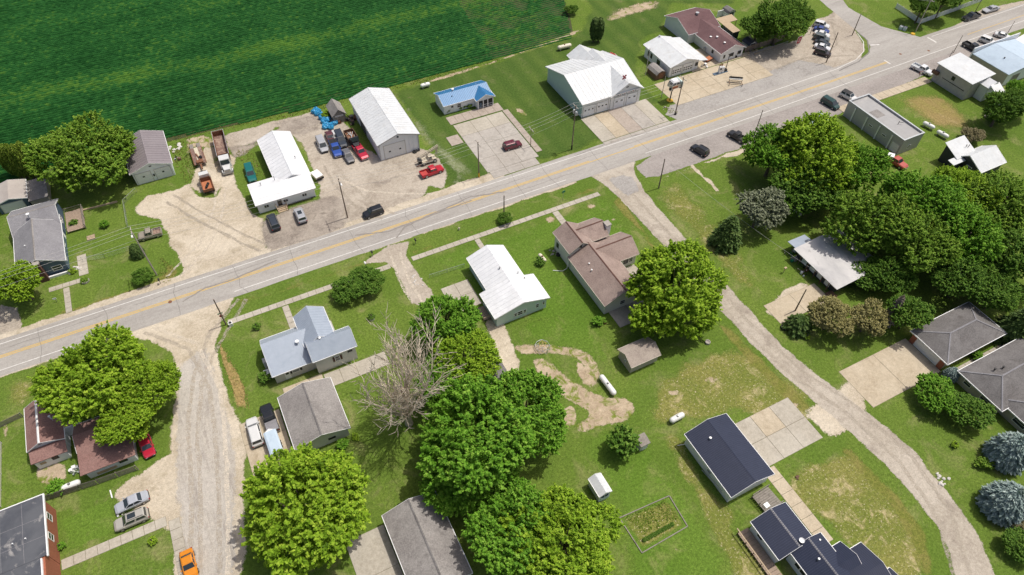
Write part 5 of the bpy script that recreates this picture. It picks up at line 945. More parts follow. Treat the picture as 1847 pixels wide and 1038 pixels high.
for lb, kd, cl, pn, v in row:
    dv = (v-70)*0.06
    vv = {44:((162.42, 120.40),(160.24, 123.80)),52.5:((160.59, 118.47),(158.52, 121.95)),60:((159.13, 116.73),(156.97, 120.05)),68:((157.46, 114.97),(155.23, 118.61)),76:((155.95, 113.17),(153.86, 116.71)),85:((154.46, 111.40),(152.10, 115.03)),95:((152.47, 109.31),(150.25, 112.82))}[v]
    vehicle('car', lb, kd, cl, vv[0], vv[1], pn, group=S3, cat='suv' if kd == 'suv' else 'car')
vehicle('old_pickup','faded red vintage pickup with white bed box by the trees','pickup',(.42,.08,.06),(134.20, 66.45),(133.37, 71.84),'paint_faded_red',.5,load='roof_red',cat='pickup')
vehicle('hatchback','orange rounded hatchback at the bottom of the west street','sedan',(.75,.26,.015),(-24.61, 47.56),(-24.69, 50.93),'paint_orange',L=4.3,hw=1.03)
vehicle('sedan','silver sedan parked on gravel beside the picket-fenced yard','sedan',(.46,.48,.52),(-32.62, 62.15),(-28.53, 62.40),'paint_silverblue',L=4.8)
vehicle('wagon','gold-silver wagon with roof rails parked below the silver sedan','suv',(.45,.43,.38),(-32.85, 59.49),(-29.02, 59.50),'paint_champagne',rack=True,sunroof=True,cat='suv',L=4.7)
vehicle('car','red car mostly hidden under the west street tree','sedan',(.5,.01,.04),(-26.98, 68.77),(-27.46, 72.97),'paint_red')
vehicle('suv','long white SUV parked on the pad beside the west street','suv',(.82,.82,.82),(-11.47, 68.65),(-11.53, 62.83),'paint_white',cat='suv',L=5.4)
vehicle('pickup_truck','black pickup with grey bed cover towing a white trailer','pickup',(.02,.022,.028),(-8.83, 69.86),(-8.76, 64.38),'paint_black',cover='shingle_grey',cat='pickup',L=5.6)
# pickup topper on the faded red truck
tag(MB().hull8([(-.9,-.8,.9),(.7,-.8,.9),(.7,.8,.9),(-.9,.8,.9)],[(-.8,-.7,1.75),(.6,-.7,1.75),(.6,.7,1.75),(-.8,.7,1.75)]).obj('truck_box','trim_white',None,(*(133.27, 70.54),0.1),0.6),'white box riding in the faded red vintage pickup bed','box')
# trailer behind the black pickup
t = thing('cargo_trailer','white enclosed trailer behind the covered black pickup','trailer',(*(-9.24, 62.04),0.02), pi/2+0.02)
MB().hull8([(-2.2,-.95,.5),(1.9,-.95,.5),(1.9,.95,.5),(-2.2,.95,.5)],[(-2.2,-.95,1.9),(1.9,-.95,1.9),(1.9,.95,1.9),(-2.2,.95,1.9)]).add([(1.9,-.95,.5),(1.9,.95,.5),(2.45,0,.5),(1.9,-.95,1.9),(1.9,.95,1.9),(2.45,0,1.9)],[(0,2,5,3),(2,1,4,5),(3,5,4),(0,1,2)]).obj('body','trim_white',t)
MB().hull8([(-2.25,-1,1.91),(1.95,-1,1.91),(1.95,1,1.91),(-2.25,1,1.91)],[(-2.25,-.7,2.05),(1.95,-.7,2.05),(1.95,.7,2.05),(-2.25,.7,2.05)]).obj('roof','roof_lightblue',t); MB().bar((2.3,0,.5),(3.2,0,.5),.1).obj('drawbar','steel',t)
def wheels(t, xs, W, r=.5, wd=.3, both=True):
    for x in xs:
        for s in (-1,1):
            w0 = MB().lathe([(0,-wd/2),(r*.9,-wd/2),(r,-wd/2+.05),(r,wd/2-.05),(r*.9,wd/2),(0,wd/2)],(0,0,0),'y',14).obj('wheel','rubber',t,(x,s*W,r)); MB().lathe([(0,(wd/2+.01)*s),(r*.55,(wd/2+.015)*s),(r*.6,(wd/2-.03)*s)],(0,0,0),'y',10).obj('rim','rim',w0)
wheels(t,(-.4,.3),.95,.33,.2)
# --- white semi tractor with long brown dump trailer
def heavy(name, label, front, rear, L, cat='truck'):
    f = Vector(front); r = Vector(rear); d = f-r; c = (f+r)/2
    return thing(name, label, cat, (c.x,c.y,0.02), math.atan2(d.y,d.x))
def cab(t, x0, x1, W, pm, nose=1.6, H=2.9, zh=1.75):
    """conventional cab: sleeper/cab block x0..x1-nose then hood"""
    xc = x1-nose
    MB().hull8([(x0,-W,.9),(xc,-W,.9),(xc,W,.9),(x0,W,.9)],[(x0,-W*.94,H),(xc-.35,-W*.9,H),(xc-.35,W*.9,H),(x0,W*.94,H)]).obj('cab', pm, t)
    MB().hull8([(xc-.05,-W*.82,.7),(x1,-W*.7,.7),(x1,W*.7,.7),(xc-.05,W*.82,.7)],[(xc-.05,-W*.72,zh),(x1-.1,-W*.55,zh-.2),(x1-.1,W*.55,zh-.2),(xc-.05,W*.72,zh)]).obj('hood', pm, t)
    MB().hull8([(xc-.01,-W*.8,1.9),(xc+.015,-W*.8,1.9),(xc+.015,W*.8,1.9),(xc-.01,W*.8,1.9)],[(xc-.3,-W*.76,2.75),(xc-.26,-W*.76,2.75),(xc-.26,W*.76,2.75),(xc-.3,W*.76,2.75)]).obj('windshield','glass_car',t)
    for s in (-1,1):
        MB().hull8([(xc-1.1,s*W*.99,1.95),(xc-.3,s*W*.99,1.95),(xc-.3,s*(W*.99+.02),1.95),(xc-1.1,s*(W*.99+.02),1.95)],[(xc-1.1,s*W*.955,2.6),(xc-.5,s*W*.955,2.6),(xc-.5,s*(W*.955+.02),2.6),(xc-1.1,s*(W*.955+.02),2.6)]).obj('side_window','glass_car',t)
        MB().box(x1-.9,x1-.1,s*W-.2 if s>0 else s*W,s*W if s>0 else s*W+.2,.75,1.05).obj('fender',pm,t); MB().box(x1-.04,x1+.03,s*W*.75-.14,s*W*.75+.14,.85,1.05).obj('headlight','headlamp',t)
    MB().box(x1-.02,x1+.1,-W,W,.45,.75).obj('bumper','steel',t); MB().box(x1-.03,x1+.02,-W*.5,W*.5,.85,1.45).obj('grille','steel',t)
t = heavy('dump_truck','white truck with long rusty brown dump body in the left yard',(-1.80, 129.26),(-0.65, 146.44),13.5)
pw = paint('paint_white',(.78,.78,.77)); cab(t,2.9,6.6,1.15,pw)
MB().box(-6.7,2.6,-1.25,-1.15,1.1,2.7).box(-6.7,2.6,1.15,1.25,1.1,2.7).box(2.5,2.6,-1.15,1.15,1.1,2.9).box(-6.7,-6.6,-1.15,1.15,1.1,2.6).obj('dump_sides','rust',t); MB().box(-6.6,2.5,-1.15,1.15,1.1,1.35).obj('dump_floor','rust_bed',t); MB().box(-6.75,2.65,-1.3,-1.22,2.7,2.8).box(-6.75,2.65,1.22,1.3,2.7,2.8).box(-6.78,-6.7,-1.3,1.3,2.62,2.76).obj('top_rail','galv',t)
MB().box(-6.4,6.0,-.4,.4,.75,1.05).obj('chassis','black',t); MB().box(2.62,2.9,-1.0,1.0,1.1,2.4).obj('bulkhead','black',t); wheels(t,(-5.6,-4.4,.6,1.8,5.6),1.0)
for i in range(9): MB().box(-6.1+i*1.05,-6.0+i*1.05,-1.33,-1.252,1.1,2.65).obj('rib','rust',t)
t = heavy('tipper_truck','white cab truck with orange tipper bed facing the road',(-6.46, 133.60),(-6.51, 125.89),6.4)
cab(t,.6,3.2,1.05,pw,1.1,2.7); MB().box(-3.1,.5,-1.15,-1.05,.95,1.7).box(-3.1,.5,1.05,1.15,.95,1.7).box(.4,.5,-1.05,1.05,.95,2.1).box(-3.1,-3.0,-1.05,1.05,.95,1.6).obj('bed_sides','rust',t); MB().box(-3.0,.4,-1.05,1.05,.95,1.05).obj('bed_floor','orange_bed',t); MB().box(-3,3,-.4,.4,.6,.9).obj('chassis','black',t); wheels(t,(-2.1,2.3),.95,.45)
for k in range(3): MB().blob((-1.9+.5*k,.3-.25*k,1.3),.35,.3,.25).obj('load','rubber',t)
t = heavy('flatbed_trailer','rusty flatbed trailer with two raised ramps behind the tipper truck',(-6.45, 134.20),(-6.45, 147.22),9.5,'trailer')
MB().box(-2.2,4.0,-1.2,-.45,.85,.98).obj('deck_board','rust_bed',t); MB().box(-2.2,4.0,-.4,.4,.85,.97).obj('deck_board','cream_paint',t); MB().box(-2.2,4.0,.45,1.2,.85,.98).obj('deck_board','rust_bed',t)
for s in (-1,1):
    MB().box(-2.3,4.1,s*1.25-.06,s*1.25+.06,.75,1.05).obj('side_rail','rust',t); MB().hull8([(-4.7,s*.75-.38,.2),(-2.3,s*.75-.38,.75),(-2.3,s*.75+.38,.75),(-4.7,s*.75+.38,.2)],[(-4.7,s*.75-.38,.32),(-2.3,s*.75-.38,.87),(-2.3,s*.75+.38,.87),(-4.7,s*.75+.38,.32)]).obj('ramp','wood_grey',t)
MB().bar((4.0,0,.8),(5.6,0,.7),.35,.2).obj('gooseneck','rust',t); MB().box(3.0,4.0,-.7,.7,.985,1.4).obj('winch_box','rust',t); MB().blob((2.1,.4,1.25),.5,.4,.3).obj('load','black',t); MB().bar((.2,-.3,1.1),(2.8,.2,1.2),.25,.15).obj('load','rust',t); wheels(t,(-1.4,-.4),1.0,.42,.25)
t = heavy('scrap_truck','black dump truck box full of scrap beside the barn',(26.40, 127.55),(26.28, 132.62),6.0)
MB().box(-3,.8,-1.15,-1.05,.9,1.9).box(-3,.8,1.05,1.15,.9,1.9).box(.7,.8,-1.05,1.05,.9,2.1).box(-3,-2.9,-1.05,1.05,.9,1.9).obj('box_sides','wood_brown',t); MB().box(-2.9,.7,-1.05,1.05,.9,1.1).obj('box_floor','rust',t); cab(t,.9,3.0,1.05,paint('paint_black',(.018,.02,.025)),.9,2.3,1.6); wheels(t,(-2,2.2),.95,.45); MB().box(-2.9,2.6,-.4,.4,.55,.88).obj('chassis','black',t)
for k in range(9): MB().bar((random.uniform(-2.6,.2),random.uniform(-.8,.8),1.2+.1*random.random()),(random.uniform(-2.6,.4),random.uniform(-.8,.8),1.3+.3*random.random()),.12,.08).obj('scrap','galv' if k%2 else 'stone',t)
# --- cream drill rig / crane truck
t = heavy('crane_truck','cream coloured old crane truck with raised boom beside the barn door',(41.18, 116.11),(37.07, 116.20),4.8)
MB().hull8([(-1.6,-.8,.6),(1.9,-.8,.6),(1.9,.8,.6),(-1.6,.8,.6)],[(-1.6,-.75,1.15),(1.8,-.7,1.1),(1.8,.7,1.1),(-1.6,.75,1.15)]).obj('body','cream_paint',t); MB().hull8([(-.1,-.75,1.15),(.9,-.75,1.15),(.9,.75,1.15),(-.1,.75,1.15)],[(0,-.7,1.95),(.75,-.7,1.95),(.75,.7,1.95),(0,.7,1.95)]).obj('cab','cream_paint',t)
for s in (-1,1): MB().box(.1,.7,s*.74-.02,s*.74+.03,1.3,1.8).obj('side_window','glass_car',t); MB().hull8([(-1.7,s*.85-.15,.8),(-.7,s*.85-.15,.8),(-.7,s*.85+.15,.8),(-1.7,s*.85+.15,.8)],[(-1.5,s*.85-.15,1.0),(-.9,s*.85-.15,1.0),(-.9,s*.85+.15,1.0),(-1.5,s*.85+.15,1.0)]).obj('fender','cream_paint',t)
bm_ = MB()
for s in (-.2,.2):
    bm_.bar((-1.9,s,1.7),(2.6,s,3.6),.13,.13).bar((-1.9,s,2.1),(2.6,s,3.95),.11,.11)
for i in range(7): x = -1.7+i*.65; bm_.bar((x,0,1.72+.42*i*.65),(x+.3,0,2.2+.42*i*.65),.3,.07)
bm_.obj('boom','cream_paint',t); MB().bar((2.2,0,1.0),(2.4,0,3.5),.14).bar((1.7,0,1.0),(2.3,0,3.3),.12).obj('mast','cream_paint',t); MB().box(-2.3,-1.6,-.6,.6,.6,1.6).obj('winch','black',t); MB().bar((-1.7,-.7,.5),(-3.0,-.9,.4),.1).bar((-1.7,.7,.5),(-3.0,.6,.4),.1).obj('outrigger','rust',t); wheels(t,(-1.2,1.4),.8,.48,.28)
wl = thing('loose_tyres','two loose black tyres lying at the barn corner','tyres',(*(37.75, 120.79),0))
for k,(x,y) in enumerate(((0,0),(.9,.35))): MB().lathe([(.2,0),(.5,0),(.55,.1),(.5,.25),(.2,.25),(.2,0)],(x,y,.02),'z',14).obj('tyre','rubber',wl)
t = thing('utility_trailer','small white topped trailer beside the white L-shaped house','trailer',(*(15.42, 121.74),.02),0.25)
MB().box(-.8,.8,-1.2,1.2,.5,1.2).obj('body','cream_paint',t); MB().box(-.85,.85,-1.25,1.25,1.205,1.32).obj('lid','trim_white',t); MB().box(-.9,.9,-1.3,-1.205,.4,.9).obj('tailgate','black',t); wheels(t,(0,),.95,.3,.2)
# --- truck cab mounted on a bent pole (roadside attraction)
t = thing('cab_on_pole','white and orange truck cab mounted high on a bent black pole','sign',(*(102.00, 111.72),0),0.0)
MB().tube((0,0,0),(0,0,2.6),.14).tube((0,0,2.6),(.7,.4,2.9),.13).tube((.7,.4,2.9),(.8,.5,4.0),.13).obj('pole','black',t); MB().lathe([(0,.02),(.8,.02),(.8,.16),(0,.16)],n=14).obj('base','sign_yellow',t)
MB().hull8([(-1.0,-1.0,4.0),(1.6,-1.0,4.0),(1.6,1.0,4.0),(-1.0,1.0,4.0)],[(-.9,-.95,4.9),(1.5,-.95,4.9),(1.5,.95,4.9),(-.9,.95,4.9)]).obj('body','cream_paint',t); MB().box(-.85,.75,-1.06,-1.002,4.1,4.7).obj('front_panel','orange_bed',t)
MB().hull8([(-.9,-.9,4.9),(1.4,-.9,4.9),(1.4,.9,4.9),(-.9,.9,4.9)],[(-.7,-.75,5.6),(1.2,-.75,5.6),(1.2,.75,5.6),(-.7,.75,5.6)]).obj('cab_glass','glass_car',t); MB().hull8([(-.8,-.85,5.6),(1.3,-.85,5.6),(1.3,.85,5.6),(-.8,.85,5.6)],[(-.5,-.6,5.95),(1.0,-.6,5.95),(1.0,.6,5.95),(-.5,.6,5.95)]).obj('roof','trim_white',t)
MB().box(1.65,2.0,-1.2,1.2,4.0,5.5).obj('side_panel','siding_mint',t); 
for x in (-1.15,1.75): MB().lathe([(0,-.12),(.4,-.12),(.4,.12),(0,.12)],(x,-.6,3.9),'x',12).obj('wheel','rubber',t)
for x in (-.95,.2,1.35): MB().bar((x,-.88,4.9),(x*.8,-.74,5.6),.08).obj('pillar','trim_white',t)
# ================================================================ TREES
def leafquads(P, Nrm, size, tint, elong=1.0, axis=None):
    """diamond leaf sprays at points P with normals Nrm"""
    n = len(P); Nrm = Nrm/np.linalg.norm(Nrm,axis=1,keepdims=True)
    r = rng.normal(size=(n,3)) if axis is None else axis
    u = r-(r*Nrm).sum(1,keepdims=True)*Nrm; u /= np.linalg.norm(u,axis=1,keepdims=True)+1e-9; v = np.cross(Nrm,u)
    s = size*rng.uniform(.65,1.35,(n,1)); u = u*s*elong; v = v*s
    fold = Nrm*s*0.22
    V = np.empty((n,4,3)); V[:,0] = P-u; V[:,1] = P+v*.72+fold; V[:,2] = P+u; V[:,3] = P-v*.72+fold
    return V.reshape(-1,3), np.arange(4*n).reshape(-1,4), np.repeat(tint,4)
def broad(seed, nl=9, ncl=230, per=105, leaf=0.05, flat=0.78, spread=0.6, clr=0.062):
    """unit crown: horizontal radius 1, centred on the origin"""
    r = np.random.default_rng(seed); lobes = []
    for i in range(nl):
        a = 2*pi*(i+r.uniform(-.3,.3))/nl*1.0; k = r.uniform(.36,.74) if i else 0.0
        lobes.append((k*cos(a), k*sin(a), r.uniform(-.3,.4)*flat, r.uniform(.22,.42)))
    lobes.append((r.uniform(-.1,.1), r.uniform(-.1,.1), .32*flat, .52)); lobes.append((0,0,-.05,.55))
    C = []; O = []
    while len(C) < ncl:
        x,y,z,R = lobes[r.integers(len(lobes))]; d = r.normal(size=3); d /= np.linalg.norm(d)
        if d[2] < -.55: continue
        k = R*r.uniform(.78,1.06); c = np.array([x+d[0]*k, y+d[1]*k, z+d[2]*k*flat])
        inside = sum(((c[0]-a)**2+(c[1]-b)**2+((c[2]-e)/flat)**2) < (q*.72)**2 for a,b,e,q in lobes)
        if inside and r.random() < .75: continue
        C.append(c); O.append(d)
    C = np.array(C); O = np.array(O)
    P = []; Nn = []; T = []
    for c,o in zip(C,O):   # every clump is a branch tip: leaves strung along a short outward-rising twig
        m = int(per*r.uniform(.6,1.3)); d = o+np.array([0,0,.45])+r.normal(size=3)*.35; d /= np.linalg.norm(d)
        t = r.random(m)**.8; l = clr*r.uniform(1.6,4.2); w = clr*(.62-.48*t)[:,None]
        p = c+d*((t-.45)*l)[:,None]+r.normal(size=(m,3))*w*.62*np.array([1,1,.8])
        P.append(p); Nn.append(np.array([0,0,1.0])+d*.35+r.normal(size=(m,3))*.55)
        T.append(np.clip(r.normal(.45,.14)+.22*(t-.5)+r.normal(0,.16,m),0,1))
    P = np.concatenate(P); V,F,TT = leafquads(P, np.concatenate(Nn), leaf, np.concatenate(T), 1.3)
    s = 1/np.percentile(np.hypot(V[:,0],V[:,1]),99.0); V = V*s
    return npmesh('crown',V,F,TT), C*s
def conif(seed, prof, nb=420, per=34, leaf=0.045, droop=0.15, elong=1.9):
    """unit conifer, height 1, profile prof(z)->radius (in units of height)"""
    r = np.random.default_rng(seed); P = []; Nn = []; T = []; A = []
    for i in range(nb):
        z = 1-(1-(i+.5)/nb)**.62*1.0 if False else ((i+r.random())/nb)**.8
        R = prof(z)*r.uniform(.8,1.08); a = i*2.39996+r.uniform(-.3,.3); d = np.array([cos(a),sin(a),0])
        m = max(6,int(per*(.35+R*2.2))); t = np.sqrt(r.uniform(.12,1,m)); w = r.normal(size=m)*.16*R*(1.1-t)
        p = d*(t*R)[:,None]+np.array([-d[1],d[0],0])*w[:,None]; p[:,2] += z-droop*R*t**1.5*1.2+r.normal(0,.008,m)+.03*t
        P.append(p); Nn.append(np.array([0,0,.8])+d*.5+r.normal(size=(m,3))*.4); A.append(d+np.array([0,0,-.2])+r.normal(size=(m,3))*.3)
        T.append(np.clip(r.normal(.42,.15)+r.normal(0,.15,m)+.25*(t-.6),0,1))
    V,F,TT = leafquads(np.concatenate(P),np.concatenate(Nn),leaf,np.concatenate(T),elong,np.concatenate(A)); return npmesh('crown',V,F,TT)
def trunkmesh(seed, C, H, R, zc, r0, flat):
    """tapered trunk with limbs to some of the crown's clumps"""
    r = random.Random(seed); mb = MB(); zf = max(1.2, zc-R*flat*.75)
    mb.tube((0,0,-.1),(0,0,zf),r0*1.25,r0*.85,8); mb.tube((0,0,zf),(r.uniform(-.3,.3),r.uniform(-.3,.3),zc+R*.25),r0*.85,r0*.3,7)
    for i in range(11):
        c = C[r.randrange(len(C))]; e = Vector((c[0]*R*.82,c[1]*R*.82,zc+c[2]*R*.85)); s = Vector((0,0,zf+(zc-zf)*r.uniform(-.1,.8))); m = s.lerp(e,.5)+Vector((0,0,-.06*R))
        mb.tube(s,m,r0*.5,r0*.33,6); mb.tube(m,e,r0*.33,r0*.08,5)
    return mb
BR = [broad(100+i, nl=n, ncl=c, per=p, leaf=l) for i,(n,c,p,l) in enumerate(((15,1700,40,.018),(14,1650,40,.0185),(13,1650,40,.0185),(16,1750,40,.0175),(9,1000,44,.023)))]
SMALL = [broad(200+i, nl=6, ncl=150, per=44, leaf=.06, clr=.15) for i in range(3)]
def leafy(name, me, leafm, parent, loc):
    """shared leaf mesh, the material sits on the object"""
    if not me.materials: me.materials.append(MATS['leaf_maple'])
    o = link(name, me, None, parent, loc); o.material_slots[0].link = 'OBJECT'; o.material_slots[0].material = MATS[leafm]; return o
def tree(label, pos, R, zc, mi=0, leafm='leaf_maple', rot=None, flat=1.0, trunk=None, name='tree', small=False, cat='tree', group=None, sx=1.0):
    me, C = (SMALL if small else BR)[mi]
    t = thing(name, label, cat, (pos[0],pos[1],0), random.uniform(0,6.28) if rot is None else rot, group)
    o = leafy('crown', me, leafm, t, (0,0,zc)); k_ = random.uniform(.93,1.07); o.scale = (R*k_,R/k_,R*flat*random.uniform(.92,1.06))
    r0 = trunk or max(.08,R*.05); trunkmesh(random.randrange(999), C, 0, R, zc, r0, flat*.8).obj('trunk','bark',t)
    return t
def conifer(label, pos, H, kind, leafm, name='conifer', cat='tree', rscale=1.0, group=None, z0=0.05):
    t = thing(name, label, cat, (pos[0],pos[1],0), random.uniform(0,6.28), group)
    o = leafy('crown', CON[kind], leafm, t, (0,0,z0*H)); o.scale = (H*rscale,H*rscale,H*.96)
    MB().tube((0,0,-.1),(0,0,H*.85),.035*H,.006*H,7).obj('trunk','bark',t); return t
CON = {'cone': conif(1, lambda z: .34*(1-z)**.8+.01), 'dome': conif(2, lambda z: .46*math.sqrt(max(0,1-z**2.2))*(.82+.18*min(1,z*5))+.01, nb=560, per=40, leaf=.04, droop=.2),
       'column': conif(3, lambda z: .17*math.sin(pi*min(1,max(.12,.25+z*.75)))**.6+.006, nb=420, per=40, leaf=.022, droop=-.9, elong=2.4), 'sparse': conif(4, lambda z: .30*(1-z)**.7+.02, nb=300, per=46, leaf=.035, droop=.1),
       'spread': conif(5, lambda z: .75*(1-z)**.5*(.8+.2*math.sin(z*23))+.02, nb=260, per=34, leaf=.06, droop=-.1)}
random.seed(21)
tree('big spreading green tree between the plum-roofed garage and the field', (-26.59, 141.64), 10.83, 7.0, 0, 'leaf_olive', flat=.95)
tree('bright green tree at left edge beside the main road', (-41.83, 111.97), 4.63, 4.6, 4, 'leaf_bright')
tree('broad street tree between the main road and rust-roofed house', (-30.08, 82.41), 9.18, 6.8, 1, 'leaf_bright',rot=.5)
tree('street tree overhanging the west street gravel', (-24.88, 77.52), 5.41, 6.2, 2, 'leaf_bright')
tree('yellowish street tree above the red car', (-28.25, 73.46), 4.94, 5.2, 3, 'leaf_bright')
tree('huge round bright tree at bottom left centre over the trailer', (-7.00, 45.77), 9.81, 7.4, 3, 'leaf_bright',rot=1.0)
tree('dense tree at bottom centre beside the small white shed', (22.77, 26.51), 8.40, 6.8, 0, 'leaf_bright',rot=2.2)
tree('leafy tree at bottom edge left of the garden plot', (17.53, 31.06), 7.16, 6.2, 1, 'leaf_maple')
tree('big dense maple in the middle, south of the dead tree', (18.15, 44.88), 9.97, 7.8, 3, 'leaf_maple',rot=.2)
tree('large maple crown next to the dirt tracks', (26.80, 46.39), 7.15, 6.8, 1, 'leaf_maple',rot=4.0)
tree('lower maple crown beside the bottom grey garage', (14.67, 41.41), 6.79, 5.6, 2, 'leaf_maple')
tree('tree crown beside the mint house concrete patio', (23.66, 69.20), 5.92, 6.0, 1, 'leaf_maple')
tree('tree crown north of the hidden dark-roofed shed', (23.37, 60.95), 5.87, 6.2, 2, 'leaf_bright')
tree('green tree just right of the dead tree trunk', (18.12, 57.69), 5.01, 5.2, 0, 'leaf_maple')
tree('perfectly round large maple beside the brown shingled house', (62.70, 56.32), 9.49, 6.6, 3, 'leaf_bright',flat=.98,rot=3.0)
tree('small round tree with dark shadow near the tiny lean-to shed', (39.40, 36.99), 2.68, 2.7, 0, 'leaf_deep', small=True, flat=1.0)
for i,(lb,p,R,z,mi,lm) in enumerate((
 ('tall tree behind the wooden fence at top', (142.70, 120.77), 7.38, 7, 0, 'leaf_deep'), ('tree at the top beside the parked car row', (149.85, 123.18), 6.01, 6.5, 2, 'leaf_deep'), ('tree left of the fence by the maroon building', (137.61, 122.81), 5.34, 5.2, 1, 'leaf_deep'),
 ('tree at the corner of the south parking next to the black open-bed pickup', (104.59, 78.90), 7.14, 6.6, 1, 'leaf_maple'), ('tallest tree in the clump south of the road', (109.78, 72.50), 9.80, 8.2, 3, 'leaf_bright'), ('tree beside the long grey building wall', (116.61, 68.09), 6.78, 6.6, 0, 'leaf_maple'), ('tree behind the grey-leaved tree', (104.19, 67.53), 7.56, 5.6, 2, 'leaf_deep'),
 ('tree crown overhanging the silver roof from the north', (106.23, 53.55), 8.61, 7.4, 1, 'leaf_olive'), ('large tree above the faded red vintage pickup', (116.94, 51.96), 7.62, 9.0, 3, 'leaf_maple'), ('tree in front of the white metal roof house', (128.78, 51.37), 7.14, 8, 0, 'leaf_bright'), ('big tree at the right edge below the white metal roof house', (132.05, 44.87), 8.31, 8.6, 2, 'leaf_olive'),
 ('large tree right of the silver roof', (110.19, 45.27), 7.76, 8.0, 0, 'leaf_olive'), ('wide tree north of the hip-roofed garage', (119.96, 42.07), 7.40, 6.6, 3, 'leaf_maple'), ('tree at right edge above the hip-roofed garage', (125.14, 34.14), 6.86, 6.5, 1, 'leaf_deep'), ('dark tree directly behind the hip-roofed garage', (112.62, 35.94), 5.73, 5.4, 2, 'leaf_deep'),
 ('dark tree in shade right of the hip-roofed garage roof', (116.33, 31.12), 5.25, 5.0, 0, 'leaf_deep'), ('rounded tree beside the block shop stairs', (165.66, 69.05), 5.45, 6, 1, 'leaf_deep'), ('tree at right edge beyond the block shop', (173.91, 69.99), 4.50, 6, 0, 'leaf_maple'),
 ('tree inside the picket fence nearest the junction', (187.44, 111.98), 4.18, 6, 2, 'leaf_deep'), ('tree behind the picket fence in the middle', (194.92, 111.50), 5.00, 6.4, 0, 'leaf_deep'), ('tree behind the picket fence toward the silver sedan', (204.93, 112.15), 4.16, 5, 1, 'leaf_deep'), ('leafy tree right of the dead brown conifer', (98.41, 34.75), 4.16, 4.4, 4, 'leaf_deep'), ('shadowed tree left of the hip-roofed garage, behind', (102.78, 43.81), 4.81, 3.6, 2, 'leaf_deep'))):
    tree(lb,p,R,z,mi,lm)
tree('browning evergreen between the silver house drive and hip drive', (85.82, 40.88), 4.36, 3.8, 2, 'leaf_rusty', flat=1.15)
tree('tan-green evergreen in front of the hip-roofed garage', (91.35, 37.45), 3.77, 3.4, 4, 'leaf_rusty', flat=1.2)
tree('grey-green leaved tree west of the tall clump', (91.39, 67.40), 5.36, 5.2, 4, 'leaf_greygreen', flat=1.0)
for lb,p,H,kd,lm,rs in (('green spruce in the lawn beside the grey-leaved tree', (83.02, 66.09), 7.0,'cone','needle_green',1.25), ('blue spruce at right edge below the hip-roofed house', (92.78, 8.63), 6.2,'dome','needle_blue',1.0), ('blue spruce at right edge beside the east street bend', (85.20, 3.40), 6.0,'dome','needle_blue',1.08),
 ('leaning dead brown conifer beside the leafy tree', (96.78, 36.73), 7.5,'sparse','needle_dead',.55), ('low juniper bush by the silver house drive', (81.32, 43.01), 3.2,'spread','needle_green',1.1),
 ('small blue spruce at the hip-roofed garage corner', (97.72, 23.14), 2.6,'dome','needle_blue',1.0), ('dark conifer at right edge behind the hip-roofed garage', (114.92, 24.34), 7.5,'cone','needle_green',1.3), ('small dark spruce beneath the leaning pole at left', (-22.67, 114.86), 3.0,'dome','needle_green',.95)):
    conifer(lb,p,H,kd,lm,rscale=rs)
for k,(u,lb) in enumerate((((99.14, 143.55),'left of the two columnar cedars behind the fire station'),((100.37, 142.96),'right of the two columnar cedars behind the fire station'))): conifer(lb,u,6.6,'column','needle_green',name='columnar_cedar',group='cedar pair')
for k,(u,wd) in enumerate((((-43.27, 151.41),'leftmost'),((-42.02, 149.98),'second'),((-40.95, 149.45),'third'),((-39.67, 148.82),'fourth'),((-38.55, 149.09),'rightmost'))): conifer(f'{wd} of the five yellow-green arborvitae at the field edge on the left',u,8.6,'column','needle_yellowgreen',name='arborvitae',group='arborvitae row',rscale=.72)
